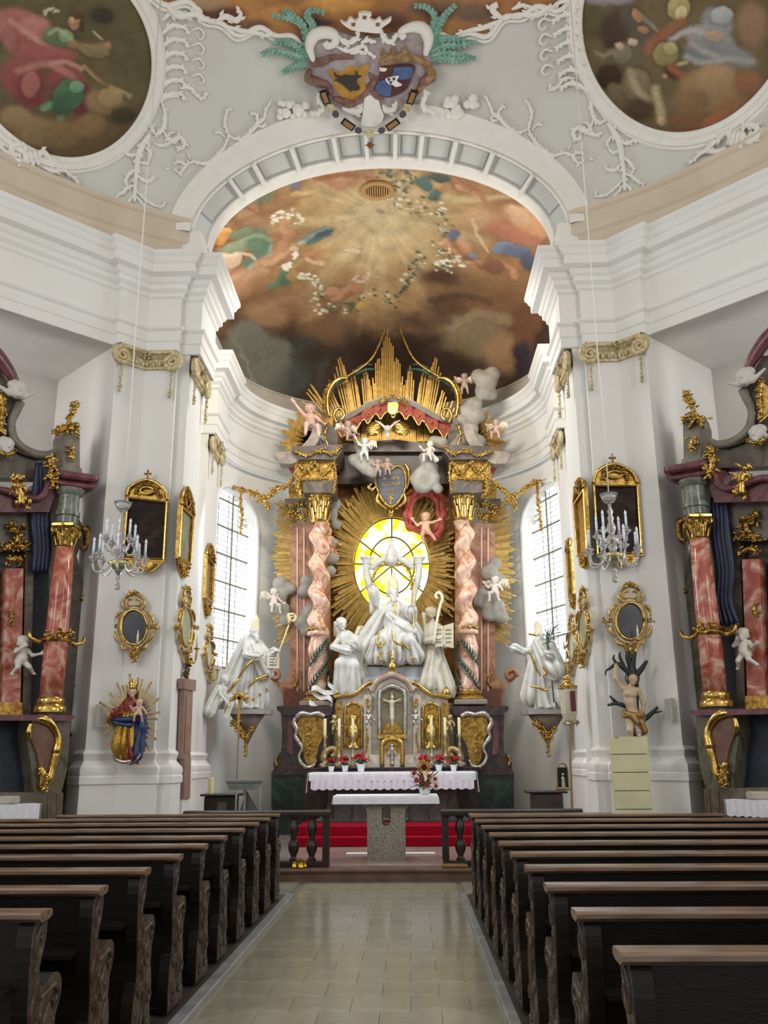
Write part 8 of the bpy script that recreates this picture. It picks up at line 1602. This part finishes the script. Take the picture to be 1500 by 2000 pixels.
# ---- bound saint on the right pier
b=onY(1242,1470,13.92); t=E('tree_bound_statue',b,'bare chested saint bound to a dark tree with gilded loincloth on the right pier','statue'); M=Mloc(b,-.1)
SK2=mat('pale_carved_flesh','#cdb89a','#b59d7d',scale=6,rough=.5)
pr=[C((0,0,.58),(-.02,-.01,.74),.085,.075,.04,None,.75),C((-.02,-.01,.74),(-.02,0,.88),.085,.105,.05,None,.7),C((-.12,0,.95),(.09,0,.91),.05,.05,.04),C((-.02,0,.93),(.02,-.02,1.02),.036,.034,.02),C((-.04,0,.55),(-.07,-.08,.32),.075,.05,.03),C((-.07,-.08,.32),(-.06,-.01,.05),.046,.03,.02),C((.05,0,.55),(.06,-.04,.30),.07,.048,.03),C((.06,-.04,.30),(.10,.02,.04),.044,.028,.02),C((-.06,-.01,.05),(-.07,-.1,.02),.03,.022,.02),C((.10,.02,.04),(.13,-.06,.02),.03,.022,.02),EL((-.06,-.07,.86),(.05,.03,.04),.03),EL((.03,-.07,.85),(.05,.03,.04),.03)]
pr+=[C((-.13,0,.95),(-.22,-.02,1.10),.042,.038,.02),C((-.22,-.02,1.10),(-.20,-.01,1.24),.036,.024,.02),C((.11,0,.90),(.17,.0,.72),.042,.036,.02),C((.17,.0,.72),(.15,-.03,.56),.034,.024,.02)]+hand((-.20,-.01,1.24),(.05,0,1),(0,-1,0),.6,.8,-1)+hand((.15,-.03,.56),(-.1,-.1,-1),(0,-1,0),.6,.6,1)+head((.04,-.04,1.07),.068,.25,.25,.2,False)
sobj('body',pr,SK2,t,.009,M)
sobj('hair',[EL((.05,.0,1.10),(.075,.07,.07),.02),C((.09,.01,1.07),(.10,.0,.98),.035,.025,.02),C((-.01,.02,1.08),(-.02,.02,.98),.03,.02,.02)],mat('brown_hair','#4a3020'),t,.009,M)
sobj('loincloth',[C((-.10,-.02,.56),(.09,-.03,.52),.07,.075,.03,(5,.02,0,1)),C((.09,-.05,.52),(.12,-.05,.32),.05,.05,.03,(4,.02,0,1)),C((-.06,-.08,.55),(.04,-.1,.44),.045,.04,.03)],mat('gilded_loincloth','#a98a52','#86683a',scale=9,rough=.4,metal=.4),t,.01,M)
obj('halo',MB().tube(loc_tube(M,[(.04+.10*math.cos(a),.05,1.10+.10*math.sin(a)) for a in np.linspace(0,2*PI,25)]),.012,n=6),mat('dark_bronze_halo','#4d4436',rough=.4,metal=.5),t,smooth=1)
TR=mat('dark_green_black_tree','#2c3332','#1f2524',scale=6,rough=.6); gtube('tree_trunk',loc_tube(M,[(.06,.08,-.0),(.05,.09,.4),(.04,.09,.8),(.05,.08,1.15),(.04,.06,1.38)]),[.09,.08,.07,.09,.08,.03],TR,t)
for q,r in (([(.05,.07,1.12),(-.08,.05,1.26),(-.18,.04,1.32),(-.30,.03,1.24)],.045),([(-.16,.04,1.30),(-.22,.04,1.40),(-.20,.04,1.46)],.025),([(-.26,.03,1.27),(-.34,.03,1.22),(-.36,.03,1.15)],.02),([(-.05,.05,1.24),(-.12,.05,1.42),(-.11,.05,1.50)],.03),([(.05,.07,1.2),(.0,.05,1.42),(.02,.05,1.52)],.05),([(.05,.07,1.2),(.08,.05,1.4),(.12,.05,1.50)],.05),([(.07,.07,1.1),(.2,.05,1.25),(.28,.04,1.36)],.05),([(.05,.08,.62),(-.2,.04,.72),(-.36,.02,.70)],.04),([(-.22,.04,.73),(-.32,.03,.84)],.03),([(.06,.08,.4),(.26,.04,.55),(.38,.03,.66)],.045),([(.28,.04,.57),(.44,.03,.60)],.02)): gtube('branch',loc_tube(M,q),[r,r*.85,r*.5],TR,t)
# ================================================================ CHANCEL FURNITURE
t=E('music_stand_lectern',(onY(478,1590,15.6)[0],15.6,.17),'grey metal lectern with tilted tray behind the left altar rail','lectern'); GM=mat('grey_painted_metal','#7d827f','#6b706d',scale=6,rough=.4,metal=.3); c=onY(479,1526,15.6)
obj('tray',MB().prism([(-.30,.02),(.30,.02),(.25,-.1),(-.25,-.1)],lambda u,v,d:(c[0]+u,15.6+d*.9,c[2]+v+d*.35),-.1,.0),GM,t); obj('lip',MB().bbox(c[0]-.31,c[0]+.31,15.48,15.52,c[2]-.02,c[2]+.03,.006),GM,t)
for dx,dy in ((-.16,.1),(.0,0),(.24,.1)): obj('leg',MB().tube([(c[0]+dx,15.58+dy,.17),(c[0]+dx,15.58+dy,c[2]-.08)],.017,n=8),GM,t,smooth=1)
obj('front_gusset',MB().prism([(0,.0),(.27,-.42),(-.14,-.42)],lambda u,v,d:(c[0]+.02+u,15.66+d,c[2]-.15+v),0,.02),mat('dark_grey_sheet','#4b4d4c',rough=.5),t)
obj('foot_plate',MB().bbox(c[0]-.28,c[0]+.30,15.4,15.9,.17,.195,.006),GM,t)
t=E('credence_table',(onY(425,1600,16.6)[0],16.6,.17),'dark carved side table with candle at the left chancel wall','table'); c=onY(432,1552,16.6); DW=mat('black_brown_wood','#1c1513','#2a1f1b',scale=6,rough=.4)
obj('table_top',MB().bbox(c[0]-.32,c[0]+.36,16.35,16.85,c[2]-.02,c[2]+.02,.01),DW,t); obj('body',MB().bbox(c[0]-.26,c[0]+.28,16.42,16.8,.5,c[2]-.02,.02),DW,t); obj('front_panel',MB().bbox(c[0]-.02,c[0]+.14,16.40,16.42,.55,c[2]-.12,.005),mat('grey_panel','#5c5550',rough=.5),t)
for dx in (-.24,.26):
    for dy in (16.45,16.76): obj('leg',MB().bbox(c[0]+dx-.03,c[0]+dx+.03,dy-.03,dy+.03,.17,.52,.008),DW,t)
t=E('altar_candle',(c[0]-.17,16.5,c[2]+.02),'thick yellow candle standing on the left side table','candle'); obj('wax',MB().lathe([(.05,0),(.05,.27),(.03,.275),(.0,.26)],(c[0]-.17,16.5,c[2]+.022),14),CANDLE,t,smooth=40); obj('wick',MB().tube([(c[0]-.17,16.5,c[2]+.28),(c[0]-.165,16.5,c[2]+.32)],.004,n=5),BLACK,t)
t=E('credence_table',(onY(1085,1600,16.2)[0],16.2,.17),'dark sloping wooden side table at the right chancel wall','table'); c=onY(1066,1546,16.3)
obj('table_top',MB().bbox(c[0]-.36,c[0]+.32,15.95,16.5,c[2]-.02,c[2]+.02,.01),DW,t); obj('body',MB().bbox(c[0]-.26,c[0]+.24,16.0,16.45,.4,c[2]-.02,.02),mat('brown_grey_table','#4a3f3a','#3a302c',scale=5,rough=.4),t)
for dx in (-.26,.24):
    for dy in (16.02,16.42): obj('leg',MB().bbox(c[0]+dx-.03,c[0]+dx+.03,dy-.03,dy+.03,.17,.42,.008),DW,t)
zt=c[2]+.022
cx=onY(1100,1540,16.2)[0]; t=E('arched_reliquary',(cx,16.2,zt),'small arched glass reliquary standing on the right side table','reliquary')
obj('base',MB().bbox(cx-.11,cx+.11,16.1,16.3,zt,zt+.05,.008),mat('dull_gilt_rod','#9d8658'),t); gtube('arch_frame',[(cx-.09,16.2,zt+.05),(cx-.09,16.2,zt+.33),(cx-.06,16.2,zt+.42),(cx,16.2,zt+.45),(cx+.06,16.2,zt+.42),(cx+.09,16.2,zt+.33),(cx+.09,16.2,zt+.05)],.016,mat('dull_gilt_rod','#9d8658'),t); obj('case',MB().bbox(cx-.08,cx+.08,16.18,16.26,zt+.05,zt+.38,.01),BLACK,t); sobj('figurine',[C((0,0,0),(0,0,.14),.035,.03,.02),EL((0,0,.20),.025,.01)],SILVER,t,.008,Mloc((cx,16.15,zt+.06)))
cx=onY(1092,1545,16.3)[0]; t=E('paschal_pole',(cx,16.32,zt),'slim gilded carved pole standing behind the right side table','pole'); gtube('shaft',[(cx,16.55,.17),(cx-.02,16.55,1.2),(cx-.03,16.55,onY(1090,1430,16.55)[2])],.022,mat('pale_gilt_staff','#d9c79a'),t); obj('carved_knop',MB().lathe([(.02,0),(.045,.06),(.03,.14),(.05,.22),(.02,.32)],(cx-.025,16.55,1.6),10),mat('pale_gilt_staff','#d9c79a'),t,smooth=1); t.location.z=.17
# pink marble panel on the left pier flank
for s,nm,m in ((-1,'left',mat('dusty_pink_marble','#a08378','#8f7065',scale=4,rough=.4,dist=1)),):
    X=AX+s*3.36; mp=lambda x,y: onP(x,y,(X+.10,0,0),(1,0,0)); t=E('marble_epitaph',mp(368,1560),'dusty pink marble pillar tablet on the chancel side of the left pier','tablet')
    for nm_,P,d0,d1 in (('shaft',[(360,1345),(377,1349),(372,1480),(355,1482)],-.08,.0),('cap',[(357,1345),(357,1325),(380,1328),(379,1350)],-.08,.03),('foot',[(356,1560),(358,1482),(371,1480),(369,1560)],-.08,.02),('panel',[(363,1358),(374,1361),(369,1468),(359,1470)],.0,.015)): obj(nm_,MB().prism(P,lambda a,b_,d: mp(a,b_)+V3(d,0,0),d0,d1),m,t)
    garland('gilt_finial',[mp(368,1324)+V3(-.02,0,0),mp(366,1312)+V3(-.02,0,0),mp(370,1300)+V3(-.02,0,0),mp(376,1288)+V3(-.02,0,0)],.085,mat('dull_gilt_brown','#7d6238'),t,5,seed=71)
